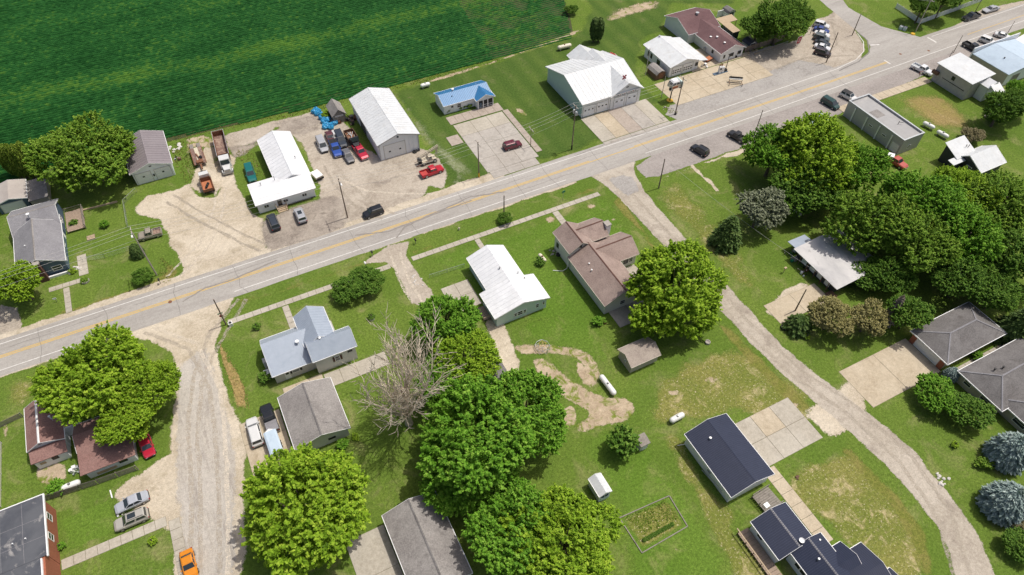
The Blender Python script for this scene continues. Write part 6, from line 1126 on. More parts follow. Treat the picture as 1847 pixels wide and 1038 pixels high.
# --- shrubs
def shrub(label, pos, R, leafm='leaf_deep', mi=0, flat=.75, name='shrub', cat='shrub', group=None): return tree(label,pos,R,R*.62*flat/.75,4 if R > 1.7 else mi,leafm,flat=flat,name=name,small=R <= 1.7,cat=cat,group=group,trunk=.05)
for lb,p,R,lm,mi in (('round lilac bush nearest the gravel drive', (15.31, 86.47), 3.23,'leaf_deep',0),('round lilac bush farther from the gravel drive', (11.03, 86.62), 3.20,'leaf_deep',1),('upper lilac bush beside the sidewalk', (14.46, 88.92), 2.52,'leaf_deep',2),
 ('dark round bush beside the base of the leaning pole', (-22.55, 107.57), 2.10,'leaf_deep',0),('small dark bush on the lawn of the blue-grey house', (-6.18, 86.80), 0.90,'leaf_deep',1),('little bush planted beside a white pot', (13.02, 79.79), 0.81,'leaf_deep',2),('bush around the pole on the road verge', (46.13, 91.47), 1.72,'leaf_deep',0),
 ('sprawling yellow-green bush in the bed by the hip-roofed house', (91.11, 21.30), 3.89,'leaf_maple',1),('large dark bush in the bed by the hip-roofed house', (93.22, 16.38), 3.81,'leaf_deep',2),('bush at the field corner', (101.27, 159.16), 2.22,'leaf_deep',0),('small hosta clump on the lawn below the bed', (89.01, 9.26), 1.39,'leaf_olive',1),
 ('weedy bush behind the white tank at lower left', (-40.31, 69.72), 1.50,'leaf_maple',2),('bush beside the weathered grey shed', (23.61, 142.30), 1.19,'leaf_bright',0),('bushes under the west eave of the blue-grey house', (-7.47, 75.25), 1.41,'leaf_deep',1),('low bush at the brick hall corner', (-40.55, 60.08), 0.71,'leaf_maple',2),('small ornamental bush in the corner gravel bed', (-28.77, 55.03), 0.72,'leaf_bright',0),
 ('bush at brown house patio corner', (49.42, 60.34), 1.21,'leaf_maple',1),('shrub row end beside garage at bottom of grey garage', (0.41, 57.45), 1.05,'leaf_maple',0),('dark shrub under the wall of silver roof house', (99.78, 45.20), 3.81,'leaf_deep',2),('bush at bottom right corner of photo', (82.05, -1.89), 2.71,'leaf_deep',0),('dry brown bush under the lower blue spruce', (85.91, 0.62), 1.97,'needle_brown',1),('leafless brown bush at edge of the brown lot', (156.05, 67.23), 2.86,'needle_brown',2),
 ('small fruit bush in the blue house garden', (-27.60, 126.33), 1.02,'leaf_maple',0),('foundation bush at the blue house door', (-33.06, 129.57), 1.02,'leaf_deep',1),('tank-side clump of leaves by the cream tank', (47.18, 78.02), 1.20,'leaf_deep',2),('bush by the park bench at right of brown lot', (167.46, 69.86), 1.87,'leaf_deep',1),('shrub on left of hip garage walk', (105.45, 24.24), 1.17,'leaf_maple',2)):
    shrub(lb,p,R,lm,mi)
for k,(u,lb) in enumerate((((56.11, 131.13),'left box hedge at the blue-roofed office'),((54.95, 131.19),'middle box hedge at the blue-roofed office'),((53.68, 131.31),'box hedge left of the office door'),((50.68, 131.51),'box hedge at the office west corner'),((62.53, 131.35),'box hedge at the office east corner'))): shrub(lb,u,.9,'leaf_olive',k%3,group='office hedges')
for u,lb in (((87.86, 13.63),'yellow flower clump in the lawn bed'),((81.51, 40.72),'yellow flower clump beside the juniper bush'),((-34.52, 115.76),'yellow flowers at the blue house corner'),((2.59, 57.83),'yellow shrub at the corner of the grey garage')): shrub(lb,u,.75,'leaf_bright',1,name='flower_clump',cat='flowers')
# --- the dead tree
def dead():
    r = random.Random(5); mb = MB()
    def br(p, d, L, rad, dep):
        n = 3; q = p
        for i in range(n):
            d = (d+Vector((r.uniform(-.16,.16),r.uniform(-.16,.16),r.uniform(-.02,.14)))).normalized(); e = q+d*(L/n); r1 = rad*(1-.2*(i+1)); mb.tube(q,e,rad*(1-.2*i),r1,6 if dep < 3 else 3,False)
            if dep < 4:
                for k in range(r.choice((1,2,2)) if dep > 1 else 2):
                    s = d.orthogonal().normalized(); s.rotate(Matrix.Rotation(r.uniform(0,6.28),3,d)); br(e,(d+s*r.uniform(.45,.9)+Vector((0,0,.2))).normalized(), L*r.uniform(.42,.66), max(.055,r1*r.uniform(.5,.7)), dep+1)
            q = e
    for i in range(9):
        a = i*.7+r.uniform(-.2,.2); k = r.uniform(.12,.62); br(Vector((0,0,1.6+r.uniform(-.4,1.2))), Vector((cos(a)*k,sin(a)*k,1.0)).normalized(), r.uniform(7.5,10.5), r.uniform(.22,.32), 1)
    return mb
dt = thing('dead_tree','bare leafless pale grey tree beside the blue-grey house','tree',(*(11.19, 56.51),0))
db = dead(); me = bpy.data.meshes.new('branches'); me.from_pydata(db.v,[],db.f); me.update(); link('branches', me, 'bark_dead', dt).scale = (1.0,1.0,1.05)
MB().tube((0,0,-.1),(0,0,2.8),.7,.45,10).obj('trunk','bark_dead',dt)
# ================================================================ POLES AND WIRES
def pole(label, base, h, arms=1, m='wood_pole', lean=(0,0), lamp=False, trafo=False, r=.15, along='y', guard=None, cat='utility pole', name='utility_pole'):
    t = thing(name,label,cat,(base[0],base[1],0)); tx,ty = lean[0]*h, lean[1]*h
    MB().tube((0,0,-.2),(tx,ty,h),r,r*.65,9).obj('shaft',m,t)
    for i in range(arms):
        z = h-.35-i*1.1; k = 1.15
        p,q = ((tx,ty-k,z),(tx,ty+k,z)) if along == 'y' else ((tx-k,ty,z),(tx+k,ty,z))
        a = MB().bar(p,q,.11,.13).obj('crossarm','wood_pole_pale',t)
        for s in (-.9,0,.9): MB().tube((tx+(0 if along=='y' else s*k),ty+(s*k if along=='y' else 0),z+.06),(tx+(0 if along=='y' else s*k),ty+(s*k if along=='y' else 0),z+.28),.05).obj('insulator','galv',a)
    if trafo: MB().lathe([(0,0),(.26,0),(.28,.1),(.28,.8),(.2,.9),(0,.9)],(tx,ty-.42,h-2.3),'z',12).obj('transformer','galv',t); MB().lathe([(0,0),(.26,0),(.28,.1),(.28,.8),(.2,.9),(0,.9)],(tx,ty+.42,h-2.3),'z',12).obj('transformer','galv',t)
    if lamp:
        l = MB().bar((tx,ty,h-.6),(tx,ty-1.6,h-.1),.07).obj('lamp_arm','galv',t); MB().hull8([(tx-.15,ty-2.1,h-.22),(tx+.15,ty-2.1,h-.22),(tx+.15,ty-1.5,h-.22),(tx-.15,ty-1.5,h-.22)],[(tx-.1,ty-2.0,h-.02),(tx+.1,ty-2.0,h-.02),(tx+.1,ty-1.6,h-.02),(tx-.1,ty-1.6,h-.02)]).obj('lamp_head','trim_white',l)
    if guard: MB().tube((0,0,.05),(0,0,1.3),r*1.2,r*1.15,9,False).obj('guard',guard,t)
    return t
PB = {'L': (-20.35, 107.93), 'A': (17.35, 107.02), 'B': (47.24, 106.52), 'C': (70.43, 105.89), 'D': (99.99, 106.58), 'E': (149.72, 107.72)}
pole('pale wooden pole leaning over the tan pickup in left yard', PB['L'], 12.4, 1, 'wood_pole_pale', lamp=True)
pole('wooden pole with street lamp on the gravel yard verge', PB['A'], 10.6, 1, lamp=True); pole('brown pole at the mouth of the blue-roofed office drive', PB['B'], 9.6, 1, guard='sign_yellow')
pole('tall pole with transformers at the fire station corner', PB['C'], 12.0, 1, trafo=True, guard='black'); pole('wooden pole beside the cab on the bent pole', PB['D'], 10.2, 1); pole('pole standing in front of the corner lot car row', PB['E'], 8.6, 0)
pole('dark pole on south verge rising from a bush', (46.54, 92.81), 6.0, 0); pole('thin pole on grass beside the office parking lot', (62.43, 110.93), 5.2, 1, r=.09); pole('pole on the lawn corner east of the side street', (80.78, 85.97), 8.0, 0, lean=(.0,.02)); pole('short pole beside the cab on the bent pole at the apron edge', (100.95, 113.80), 6.0, 0, r=.1, m='wood_pole_pale')
pole('pale leaning pole beside the service garage wall', (102.88, 123.79), 7.6, 0, r=.12, m='wood_pole_pale'); pole('tall pale pole behind the maroon-roofed building', (136.30, 123.69), 7.2, 0, r=.14, m='wood_pole_pale'); pole('thin pole at the corner of the cross street', (166.24, 114.98), 6.4, 0); pole('tall pole at the picket fence corner', (183.77, 108.49), 9.6, 1, m='wood_pole_pale')
pole('pole hidden behind the white crew pickup', (175.13, 91.57), 5.6, 0, r=.09); pole('pole in front of the block shop roof corner', (184.38, 96.06), 5.2, 0, r=.1); pole('pole among cars at the false-front shop', (205.63, 95.96), 4.2, 0, r=.08); pole('pole with sign at the west street corner', (-11.05, 90.06), 7.2, 0); pole('brown pole on the silver house driveway', (84.01, 46.41), 6.2, 0); pole('pole behind the treetops near the black open-bed pickup', (112.66, 92.12), 6.4, 0, r=.12)
pole('pole behind the black pickup near the picket fence', (206.87, 107.96), 6.0, 0, r=.1); pole('short yard pole in the parking row fence line', (155.96, 120.60), 3.6, 0, r=.08)
def wire(label, a, b, sag=0.8, r=.022, group=None):
    a = Vector(a); b = Vector(b); n = 14; pts = [a.lerp(b,i/n)-Vector((0,0,4*sag*(i/n)*(1-i/n))) for i in range(n+1)]
    mb = MB()
    for p,q in zip(pts[:-1],pts[1:]): mb.tube(p-a,q-a,r,r,4,False)
    return tag(mb.obj('power_wire','wire',None,a),label,'wire',group)
def spans(k1,h1,k2,h2,place):
    for s,w_ in ((-1.03,'south'),(0,'middle'),(1.03,'north')): wire(f'{w_} strand of the three wires {place}',(PB[k1][0],PB[k1][1]+s,h1-.07),(PB[k2][0],PB[k2][1]+s,h2-.07),1.0,group='power lines')
    wire(f'lower single wire {place}',(PB[k1][0],PB[k1][1],h1-2.6),(PB[k2][0],PB[k2][1],h2-2.4),1.0,group='power lines')
spans('A',10.6,'B',9.6,'passing over the red pickup and crane truck'); spans('B',9.6,'C',12.0,'over the lawn left of the fire station'); spans('C',12.0,'D',10.2,'over the fire station apron'); PB['W'] = (-75,107); spans('L',12.4,'W',12,'over the blue house garden'); spans('L',12.4,'A',10.6,'over the pale gravel yard')
wire('long single wire crossing the east lawn to the silver house', ((80.78, 85.97)[0],(80.78, 85.97)[1],7.8), (92.6,48,2.7), .8); PB['Q']=(183.77, 108.49); PB['Z']=(184.0,135.0)
for s in (-1,0,1): wire(('left','middle','right')[s+1]+' strand crossing the junction lawn toward the upper edge',(PB['Q'][0]+.1,PB['Q'][1]+s,9.3),(150,150+s,9.5),1.2,group='junction wires')
# ================================================================ PROPANE TANKS
def tank(label, c, L, ang, m='tank_white', r=.5):
    t = thing('propane_tank',label,'tank',(c[0],c[1],0),ang)
    pr = [(0,-L/2)]+[(r*sin(a),-L/2+r*(1-cos(a))) for a in (pi/8,pi/4,3*pi/8,pi/2)]+[(r*sin(a),L/2-r*(1-cos(a))) for a in (pi/2,3*pi/8,pi/4,pi/8)]+[(0,L/2)]
    MB().lathe(pr,(0,0,.3+r),'x',18).obj('shell',m,t,smooth=True); d = MB().lathe([(.2,0),(.2,.12),(.12,.24),(0,.26)],(0,0,.26+2*r),'z',12).obj('dome','steel' if m=='tank_white' else 'rust',t)
    for s in (-1,1): MB().box(s*L*.3-.1,s*L*.3+.1,-r*.7,r*.7,0,.3+r*.5).obj('saddle','stone',t)
tank('white propane tank on the grass beyond the barn', (49.69, 143.47), 2.6, .01); tank('cream propane tank between the field and fire station', (90.12, 143.77), 4.2, -.04, 'tank_cream',.55); tank('white propane tank nearer the long grey building', (151.22, 75.33), 3.0, -1.34); tank('white propane tank farther from the long grey building', (151.42, 71.42), 3.0, -1.4)
tank('pinkish cream tank beside the brown shingled house', (47.85, 78.57), 2.4, -1.49, 'tank_cream',.4); tank('long white propane tank lying by the dirt tracks', (43.76, 47.91), 4.4, -1.53); tank('small white propane tank beside the navy-roofed garage', (50.59, 37.51), 2.9, .05); tank('white propane tank along the lower left fence', (-38.38, 69.05), 2.9, .0); tank('cream tank in the tree shadow behind the grey-leaved tree', (102.34, 66.46), 2.6, -1.6, 'tank_cream',.4)
# ================================================================ FENCES
def fence(label, pts, h, m, post=2.4, pick=.13, gap=.05, rails=True, name='fence', thick=.03):
    o = pts[0]; t = thing(name,label,'fence',(o[0],o[1],0))
    for (x0,y0),(x1,y1) in zip(pts[:-1],pts[1:]):
        L = math.hypot(x1-x0,y1-y0); ux,uy = (x1-x0)/L,(y1-y0)/L; n = max(1,int(L/post))
        for i in range(n+1):
            s = L*i/n; MB().box(-.06,.06,-.06,.06,0,h+.1).obj('post',m,t,(x0+ux*s-o[0],y0+uy*s-o[1],0),math.atan2(uy,ux))
        mb = MB()
        for i in range(n):   # one board panel per bay, its pickets are real geometry
            mb = MB(); w = L/n-.14; k = int(w/(pick+gap))
            for j in range(k): mb.box(.07+j*(pick+gap),.07+j*(pick+gap)+pick,-thick/2,thick/2,.06,h+random.uniform(-.02,.02))
            mb.box(.05,w+.08,thick/2+.002,thick/2+.05,h*.25,h*.25+.08).box(.05,w+.08,thick/2+.002,thick/2+.05,h*.8,h*.8+.08)
            s = L*i/n; p = mb.obj('panel',m,t,(x0+ux*s-o[0],y0+uy*s-o[1],0),math.atan2(uy,ux)); p['kind'] = 'stuff'
fence('grey weathered picket fence along the gravel at lower left', [(-41.98, 68.61),(-34.69, 67.90),(-29.12, 67.63)], 1.5, 'wood_grey'); fence('white picket fence around the corner house at top right', [(189.11, 120.79),(188.16, 111.07),(215.66, 112.42)], 1.5, 'trim_white', gap=.03); fence('brown wooden fence behind the maroon-roofed building', [(133.25, 121.13),(138.12, 121.25),(144.42, 121.34),(149.68, 121.69)], 1.6, 'wood_deck'); fence('low white board fence at far lower left edge', [(-48.11, 70.54),(-47.75, 82.01)], .9, 'siding_light'); fence('dark lattice fence left of the rust-roofed house', [(-47.91, 85.16),(-44.49, 85.71)], 1.2, 'wood_grey')
def chain(label, pts, h=1.2):
    o = pts[0]; t = thing('chain_fence',label,'fence',(o[0],o[1],0))
    for (x0,y0),(x1,y1) in zip(pts[:-1],pts[1:]):
        L = math.hypot(x1-x0,y1-y0); n = max(1,int(L/2.6))
        for i in range(n+1): MB().tube((0,0,0),(0,0,h),.03,n=6).obj('post','galv',t,(x0+(x1-x0)*i/n-o[0],y0+(y1-y0)*i/n-o[1],0))
        mb = MB().tube((0,0,h-.03),(x1-x0,y1-y0,h-.03),.025,n=5); k = int(L/.25)
        for i in range(k):
            a,b = i/k, min(1,(i+4)/k); mb.tube(((x1-x0)*a,(y1-y0)*a,.05),((x1-x0)*b,(y1-y0)*b,h-.05),.006,n=3,cap=False).tube(((x1-x0)*a,(y1-y0)*a,h-.05),((x1-x0)*b,(y1-y0)*b,.05),.006,n=3,cap=False)
        mb.obj('mesh','galv',t,(x0-o[0],y0-o[1],0))
chain('wire mesh fence between blue house garden and gravel yard', [(-20.45, 134.38),(-23.24, 131.70),(-23.48, 123.73)]); chain('wire mesh fence across the front of the blue house garden', [(-32.57, 118.00),(-28.63, 117.03),(-23.91, 117.02)]); chain('low wire fence between the mint house lawn and patio', [(26.21, 84.07),(33.41, 83.70)],1.0); chain('short wire run by the brush at service apron', [(134.38, 119.06),(146.60, 119.34)],.9)
# stones, timbers
def timber(label, a, b, w=.25, h=.25, m='wood_grey', name='timber'):
    d = Vector((b[0]-a[0],b[1]-a[1])); return tag(MB().box(0,d.length,-w/2,w/2,0,h).obj(name,m,None,(a[0],a[1],0),math.atan2(d.y,d.x)),label,'timber')
timber('pale timber edging across the blue house garden', (-31.43, 133.29), (-24.53, 132.90), .3,.3,'wood_tan'); timber('white parking bumper at the north end of the gravel parking bay', (-33.39, 66.06), (-33.24, 64.61), .16,.14,'trim_white','parking_bumper'); timber('white parking bumper in front of the silver sedan', (-32.92, 61.97), (-32.78, 61.15), .25,.2,'trim_white','parking_bumper'); timber('long log beside the corner gravel lot', (134.83, 119.14), (145.50, 119.87), .3,.3,'wood_tan','log'); timber('white curb along the grass by the blue house front', (-39.59, 116.06), (-35.31, 116.13), .25,.25,'concrete','curb')
gp = thing('garden_plot','fenced vegetable plot with weedy rows in the lower lawn','garden',(*(37.45, 24.75),0))
gx,gy = (37.45, 24.75)
for a,b in (((33.28, 27.78),(41.94, 27.28)),((41.94, 27.28),(41.62, 22.19)),((41.62, 22.19),(33.42, 21.97)),((33.42, 21.97),(33.28, 27.78))): MB().bar((a[0]-gx,a[1]-gy,.07),(b[0]-gx,b[1]-gy,.07),.14,.14).obj('border_timber','wood_grey',gp)
pl = [(33.50, 27.67),(41.71, 27.10),(41.45, 22.37),(33.74, 22.16)]; sheet('garden_soil', pl, 0.012, 'grass_dry', edge=1.0, step=.5, jit=.1)
random.seed(8); vp = thing('vegetable_row','thin green row of young plants along the garden plot','plants',(*(37.11, 23.25),0))
a,b = Vector((34.74, 23.36)),Vector((39.71, 23.43)); c0 = Vector((37.11, 23.25))
for i in range(13): p = a.lerp(b,i/12)-c0; o = leafy('plant', SMALL[i%3][0], 'leaf_deep', vp, (p.x,p.y,.2)); o.scale = (.35,.35,.3)
wv = []
# ================================================================ SMALL THINGS
t = thing('climbing_dome','pale metal geodesic climbing dome on the dirt track','play frame',(*(37.77, 60.01),0))
R0 = 1.5; rg = [[(R0*cos(2*pi*i/5),R0*sin(2*pi*i/5),0) for i in range(10)]]
ring = lambda k,z,r,o: [(r*cos(2*pi*(i+o)/k),r*sin(2*pi*(i+o)/k),z) for i in range(k)]
r0,r1,r2 = ring(8,0,1.5,0),ring(8,.75,1.3,.5),ring(5,1.3,.7,0); tp = (0,0,1.55); mb = MB(); mb2 = MB()
for i in range(8): mb.tube(r0[i],r1[i],.03,n=5).tube(r0[(i+1)%8],r1[i],.03,n=5).tube(r1[i],r1[(i+1)%8],.03,n=5).tube(r1[i],r2[(i*5//8)%5],.03,n=5)
for i in range(5): mb2.tube(r2[i],r2[(i+1)%5],.03,n=5).tube(r2[i],tp,.03,n=5)
mb.obj('lower_frame','galv',t); mb2.obj('top_frame','needle_yellowgreen' if 0 else 'line_yellow',t)
# fuel pumps
t = thing('pump_island','blue fuel pump island with white dispensers and a light post','fuel pump',(*(121.07, 116.09),0),.0)
MB().box(-2.2,2.2,-.5,.5,0,.18).obj('plinth','siding_blue',t); MB().box(-.7,.0,-.3,.3,.18,1.9).box(.3,.9,-.3,.3,.18,1.7).obj('dispenser','trim_white',t); MB().box(-.65,-.05,-.32,-.301,1.1,1.6).obj('dial','black',t); MB().box(-.9,.2,-.1,.1,2.3,2.6).bar((-.8,0,1.9),(-.8,0,2.4),.08).bar((.1,0,1.9),(.1,0,2.4),.08).obj('canopy_sign','rust',t); MB().tube((1.6,0,.18),(1.6,0,5.0),.09).bar((1.2,0,5.0),(2.2,0,5.0),.15).obj('lamp_post','black',t); MB().box(1.2,1.9,-.3,.3,.18,.8).obj('bin','black',t)
t = thing('lift_frame','grey steel frame with pale bench boards at the service apron edge','frame',(*(121.20, 110.14),0),-.6)
for s in (-1,1): MB().bar((-1.6,s*.8,.5),(1.6,s*.8,.5),.09).bar((-1.6,s*.8,0),(-1.6,s*.8,.9),.09).bar((1.6,s*.8,0),(1.6,s*.8,.9),.09).obj('rail','black',t)
MB().box(-1.7,1.7,.7,1.1,1.0,1.1).obj('seat_board','galv',t); MB().box(-1.7,1.7,1.15,1.3,1.1,1.5).obj('back_board','black',t); MB().bar((-1.6,-.8,.5),(-1.6,.8,.5),.08).bar((1.6,-.8,.5),(1.6,.8,.5),.08).obj('cross_bar','rust',t)
tag(MB().hull8([(-.9,-.5,.3),(.9,-.5,.3),(.9,.5,.3),(-.9,.5,.3)],[(-1.2,-.7,.8),(1.2,-.7,.8),(1.2,.7,.8),(-1.2,.7,.8)]).bar((-.8,0,0),(-.8,0,.3),.3).bar((.8,0,0),(.8,0,.3),.3).obj('orange_bucket','orange_bed',None,(*(121.77, 122.16),0),.2),'orange metal bucket on the ground beside the service garage','bucket')
# signs
def sign(name,label,base,h,w,hh,m,back='steel',ang=0.0,cat='sign',border=None):
    t = thing(name,label,cat,(base[0],base[1],0),ang); MB().tube((0,0,0),(0,0,h),.05,n=6).obj('post',back,t)
    if border: MB().box(-w/2-.12,w/2+.12,-.05,-.01,h-hh-.12,h+.12).obj('border',border,t); MB().box(-w/2,w/2,-.08,-.052,h-hh,h).obj('panel',m,t)
    else: MB().box(-w/2,w/2,-.09,-.055,h-hh,h).obj('panel',m,t)
    return t
t = sign('lot_sign','white framed red sign board by the corner lot fence',(147.97, 117.10),3.0,1.5,1.9,'sign_red','steel',.1,border='trim_white')
for k in range(3): MB().box(-.4+.05*k,.45-.1*k,-.095,-.082,1.6+.4*k,1.7+.4*k).obj('lettering','trim_white',t)
sign('street_sign','green street sign on the verge by the east side street',(60.16, 91.97),2.6,.75,.5,'sign_green'); t = sign('corner_sign','green and red signs on the west street corner post',(-11.24, 91.00),2.5,.9,.25,'sign_green'); MB().lathe([(0,-.1),(.35,-.1),(.35,-.07),(0,-.07)],(0,0,1.7),'y',8).obj('disc','sign_red',t)
sign('parking_sign','white sign with red mark in front of the white crew pickup',(165.98, 91.44),2.0,.9,.7,'trim_white',border='sign_red'); sign('yard_sign','small white yard sign beside the blue house path',(-37.83, 109.27),1.2,.6,.4,'trim_white'); tag(MB().lathe([(0,0),(.7,0),(.6,.25),(0,.3)],n=8).obj('warning_mat','sign_yellow',None,(*(182.11, 107.97),0)),'yellow pad at the picket fence corner pole','pad')
for k,(u,lb) in enumerate((((181.10, 111.44),'left of two grey utility boxes by the junction'),((181.63, 110.52),'right of two grey utility boxes by the junction'))):
    t = thing('utility_box',lb,'utility box',(u[0],u[1],0),.3,'junction utility boxes'); MB().box(-.45,.45,-.4,.4,0,.9).obj('cabinet','siding_mint',t); MB().hull8([(-.5,-.45,.9),(.5,-.45,.9),(.5,.45,.9),(-.5,.45,.9)],[(-.4,-.35,1.0),(.4,-.35,1.0),(.4,.35,1.0),(-.4,.35,1.0)]).obj('lid','galv',t)
def postbox(label,u,m='trim_white',a=0):
    t = thing('mailbox',label,'mailbox',(u[0],u[1],0),a); MB().box(-.05,.05,-.05,.05,0,1.05).obj('post','wood_grey',t); MB().extr([(-.14,1.05),(.14,1.05),(.14,1.22),(.07,1.32),(-.07,1.32),(-.14,1.22)],'y',-.3,.3).obj('box',m,t)
for lb,u,m in (('black mailbox on the verge beside the gravel drive',(18.34, 94.45),'black'),('white mailbox at the gravel drive verge',(16.20, 92.23),'trim_white'),('dark mailbox on the left roadside verge near the leaning pole',(-20.02, 105.42),'black'),('black mailbox on the far side of the gravel drive verge',(27.23, 93.78),'black')): postbox(lb,u,m)
def planter(label,u,m='rubber',r=.45,leaf=None):
    t = thing('planter',label,'planter',(u[0],u[1],0)); MB().lathe([(r*.55,0),(r*.95,0),(r,.15),(r*.95,.42),(r*.6,.42),(r*.55,.3),(0,.28)],n=14).obj('rim',m,t)
    if leaf: o = leafy('plant',SMALL[0][0],leaf,t,(0,0,.45)); o.scale = (r,r,r*.6)
for lb,u,m,r,l in (('tyre planter at the brown house gravel bed',(51.36, 78.29),'rubber',.45,None),('ring of tyre near the juniper bush',(79.42, 44.23),'rubber',.7,None),('white pot beside the little bush on blue-grey house lawn',(12.96, 79.54),'stone_white',.5,None),('round stone fire ring on the lawn east of the shed',(64.80, 47.77),'stone',.5,None),('stone ringed flower bed in the blue house lawn',(-32.69, 112.32),'stone',.8,'leaf_olive'),('dark pot at the brown house patio edge',(50.70, 59.79),'rust',.35,'leaf_maple'),('black waste drum at the service apron',(99.85, 106.39),'black',.3,None),('pair pot on the service apron by the tavern wall',(125.57, 131.09),'rubber',.5,None)): planter(lb,u,m,r,l)
def rocks(label,u,n,R,m='stone_white',s=.3,name='rock_pile',sy=1.0):
    t = thing(name,label,'rocks',(u[0],u[1],0))
    for k in range(n):
        a = random.uniform(0,6.28); d = R*math.sqrt(random.random()); q = s*random.uniform(.6,1.4); MB().blob((d*cos(a),d*sin(a)*sy,q*.25),q,q*.8,q*.5,6,4,.2).obj('rock',m,t)
rocks('cluster of pale rocks on the lawn by the east street bend',(81.57, 10.41),12,1.1); rocks('white stones along the mint house gravel drive',(24.33, 84.53),10,1.6,s=.2); rocks('grey rock heap on the garden strip by brown house wall',(51.11, 79.42),12,1.2,'stone',.25); rocks('stones around the blue house front flower bed',(-34.20, 116.38),12,1.4,'stone_white',.25); rocks('scattered junk stones behind the plum-roofed garage',(-10.41, 145.94),14,1.6,'stone_white',.35); rocks('rubble at the base of the apron pole',(99.56, 108.29),10,1.8,'stone',.25); rocks('dark animal-shaped stump ornament on the dry lawn',(61.64, 20.70),4,.35,'wood_brown',.25,'stump')
t = thing('tarp_heap','pile of bright blue tarps and drums beside weathered shed','tarps',(*(23.19, 141.12),0)); bx,by = (23.19, 141.12)
for u in [(21.5,145.4), (22.1,145.8), (22.7,145.0), (22.1,144.1), (22.8,143.8), (22.9,142.5), (22.3,142.3), (23.0,141.4), (22.5,140.5), (23.2,140.2), (23.8,140.8), (22.6,139.2), (22.8,138.4), (22.1,138.1), (23.7,138.5), (24.4,138.8), (23.2,137.7), (24.9,138.8), (22.8,139.4)]:
    MB().blob((u[0]-bx+random.uniform(-.2,.2),u[1]-by+random.uniform(-.2,.2),.4),.75,.68,.62,8,5,.18).obj('bundle','tarp_blue',t)
def junk(label,u,n,R,mats,s=.5,name='junk_pile'):
    t = thing(name,label,'junk',(u[0],u[1],0))
    for k in range(n):
        x,y = random.uniform(-R,R),random.uniform(-R,R)*.7; m = mats[k%len(mats)]; q = s*random.uniform(.5,1.3)
        if k%3 == 0: MB().bar((x,y,.1),(x+random.uniform(-1,1),y+random.uniform(-1,1),.3+q),.12,.1).obj('piece',m,t)
        elif k%3 == 1: MB().hull8([(x-q/2,y-q/2,0),(x+q/2,y-q/2,0),(x+q/2,y+q/2,0),(x-q/2,y+q/2,0)],[(x-q*.4,y-q*.45,q),(x+q*.45,y-q*.4,q),(x+q*.4,y+q*.45,q),(x-q*.45,y+q*.4,q)]).obj('piece',m,t)
        else: MB().lathe([(0,0),(q*.4,0),(q*.4,q*.8),(0,q*.8)],(x,y,0),'z',9).obj('piece',m,t)
junk('rusty machinery heap between weathered shed and barn',(28.12, 137.75),16,2.0,['rust','black','wood_grey','rust_bed'],.8); junk('engine parts in front of the weathered shed',(25.89, 139.32),10,1.1,['black','rust','steel'],.6); junk('clutter of boxes under the silver roof eave',(93.17, 57.27),16,1.6,['sign_green','wood_brown','trim_white','stone'],.6); junk('pots and bins along the silver house wall',(92.56, 53.11),12,1.3,['trim_white','rust','black','wood_grey'],.5); junk('brush and lumber pile beside the wooden fence',(135.01, 121.20),12,1.8,['wood_grey','wood_tan','wood_brown'],.5); junk('debris left of the rusty flatbed trailer',(-10.21, 142.12),10,1.3,['black','wood_brown','galv'],.45); junk('bins and grill at the tavern front wall',(130.33, 121.02),7,1.6,['black','galv','rubber'],.6,'bin_group'); junk('pale lattice clutter behind the low brown-roofed building',(-37.57, 71.67),10,.9,['galv','trim_white'],.6); junk('equipment at the north barn side',(29.55, 138.74),8,1.0,['rust','wood_brown','black'],.6); junk('stored goods beside the service garage side door',(118.88, 120.03),8,1.0,['black','trim_white','stone'],.5)
tb = thing('picnic_table','grey picnic table on the grass behind the brown lot','table',(*(168.13, 71.81),0),.4)
MB().box(-.9,.9,-.4,.4,.72,.78).obj('table_top','wood_grey',tb)
for s in (-1,1): MB().box(-.9,.9,s*.75-.14,s*.75+.14,.43,.48).obj('bench','wood_grey',tb); MB().bar((s*.6,-.7,0),(s*.6,.3,.72),.08).bar((s*.6,.7,0),(s*.6,-.3,.72),.08).obj('leg','wood_grey',tb)
tb = thing('garden_box','square pale planter frame on the blue house lawn','planter',(*(-30.49, 124.03),0),.0)
for i in range(3): MB().box(-.75,.75,-.55+i*.4,-.25+i*.4,.2,.28).obj('slat','wood_tan',tb)
MB().box(-.8,.8,-.6,-.56,0,.3).box(-.8,.8,.6,.64,0,.3).obj('side_board','wood_tan',tb)
tag(MB().box(-.05,.05,-.05,.05,0,1.2).box(-.25,.25,-.2,.2,1.2,1.45).obj('bird_box','wood_tan',None,(*(88.55, 54.78),0)),'small brown bird house on post by the silver house lawn','bird house'); ac = thing('air_conditioner','white air conditioner unit west of blue-grey house','air conditioner',(*(-10.27, 89.53),0)); MB().box(-.35,.35,-.35,.35,0,.75).obj('case','trim_white',ac); MB().lathe([(0,0),(.28,0),(.28,.03),(0,.03)],(0,0,.76),'z',12).obj('fan','black',ac)
hd = thing('fire_hydrant','small yellow hydrant on the south road verge','hydrant',(*(36.62, 93.52),0)); MB().lathe([(0,0),(.16,0),(.14,.5),(.18,.55),(.1,.7),(0,.74)],n=10).obj('barrel','cream_paint',hd); MB().lathe([(0,-.25),(.08,-.25),(.08,.25),(0,.25)],(0,0,.45),'x',8).obj('outlet','cream_paint',hd)
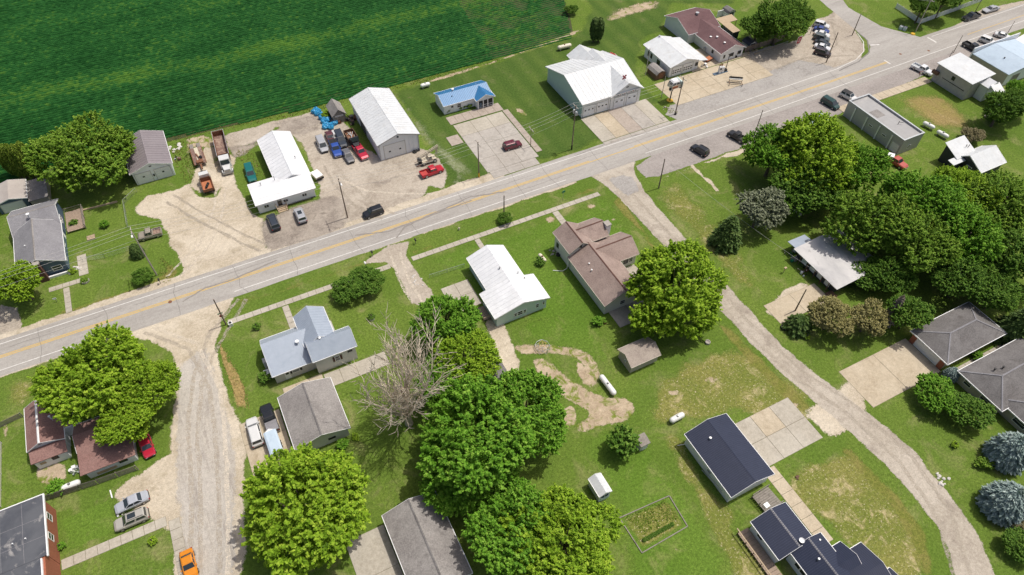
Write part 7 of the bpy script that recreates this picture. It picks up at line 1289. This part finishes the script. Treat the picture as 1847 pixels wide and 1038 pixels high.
# ================================================================ ROUGH GRASS (uncountable)
def tufts(name, label, polys, dens, h, m, seed):
    r = np.random.default_rng(seed); P = []
    for poly in polys:
        B = np.array(poly); mn,mx = B.min(0),B.max(0); n = int((mx-mn).prod()*dens); q = r.uniform(mn,mx,(n,2)); ins = np.zeros(n,bool)
        for (x0,y0),(x1,y1) in zip(B,np.roll(B,-1,0)):
            c = ((y0 > q[:,1]) != (y1 > q[:,1])); ins ^= c & (q[:,0] < (x1-x0)*(q[:,1]-y0)/(y1-y0+1e-12)+x0)
        P.append(q[ins])
    P = np.concatenate(P); n = len(P); a = r.uniform(0,2*pi,n); hh = h*r.uniform(.4,1.3,n); w = hh*.4; ln = r.normal(0,.9,(n,2))*hh[:,None]
    V = np.empty((n,3,3)); V[:,0] = np.stack([P[:,0]-np.cos(a)*w,P[:,1]-np.sin(a)*w,np.full(n,.0)],1); V[:,1] = np.stack([P[:,0]+np.cos(a)*w,P[:,1]+np.sin(a)*w,np.full(n,.0)],1); V[:,2] = np.stack([P[:,0]+ln[:,0],P[:,1]+ln[:,1],hh],1)
    T = np.repeat(np.clip(r.normal(.55,.2,n),0,1),3); o = link(name,npmesh(name,V.reshape(-1,3),np.arange(3*n).reshape(-1,3),T),m); o['kind'] = 'stuff'; tag(o,label,'grass'); return o
tufts('tall_grass','tall weedy grass along the field margin and yard edges',[[(-12.2,148.2), (-6.6,148.6), (-7.7,137.7), (-9.0,132.1), (-10.6,132.9), (-11.5,139.5)],[(1.3,138.6), (4.4,138.3), (5.2,131.3), (4.9,125.3), (1.7,125.8), (1.9,133.0)],[(-11.8,150.7), (21.3,147.7), (50.1,147.7), (72.5,147.8), (71.8,146.4), (49.5,145.8), (20.8,146.0), (-12.1,149.0)],[(100.5,115.1), (100.1,108.5), (101.0,106.3), (98.5,107.5)],[(-18.9,112.9), (-16.5,107.1), (-19.2,104.4), (-20.0,108.9)]],7.0,.3,'grass_blade',3)
tufts('straw_grass','dry straw coloured grass strip beside the west street',[[(-12.8,87.3), (-11.7,81.7), (-10.8,75.0), (-11.3,70.8), (-13.1,72.0), (-13.3,76.3), (-13.6,81.4)]],16.0,.2,'straw_blade',4)
tufts('garden_weeds','green weeds covering the vegetable plot',[[(34.2,27.6), (41.0,27.0), (41.3,23.8), (35.1,24.1)]],40.0,.22,'weed_blade',5)
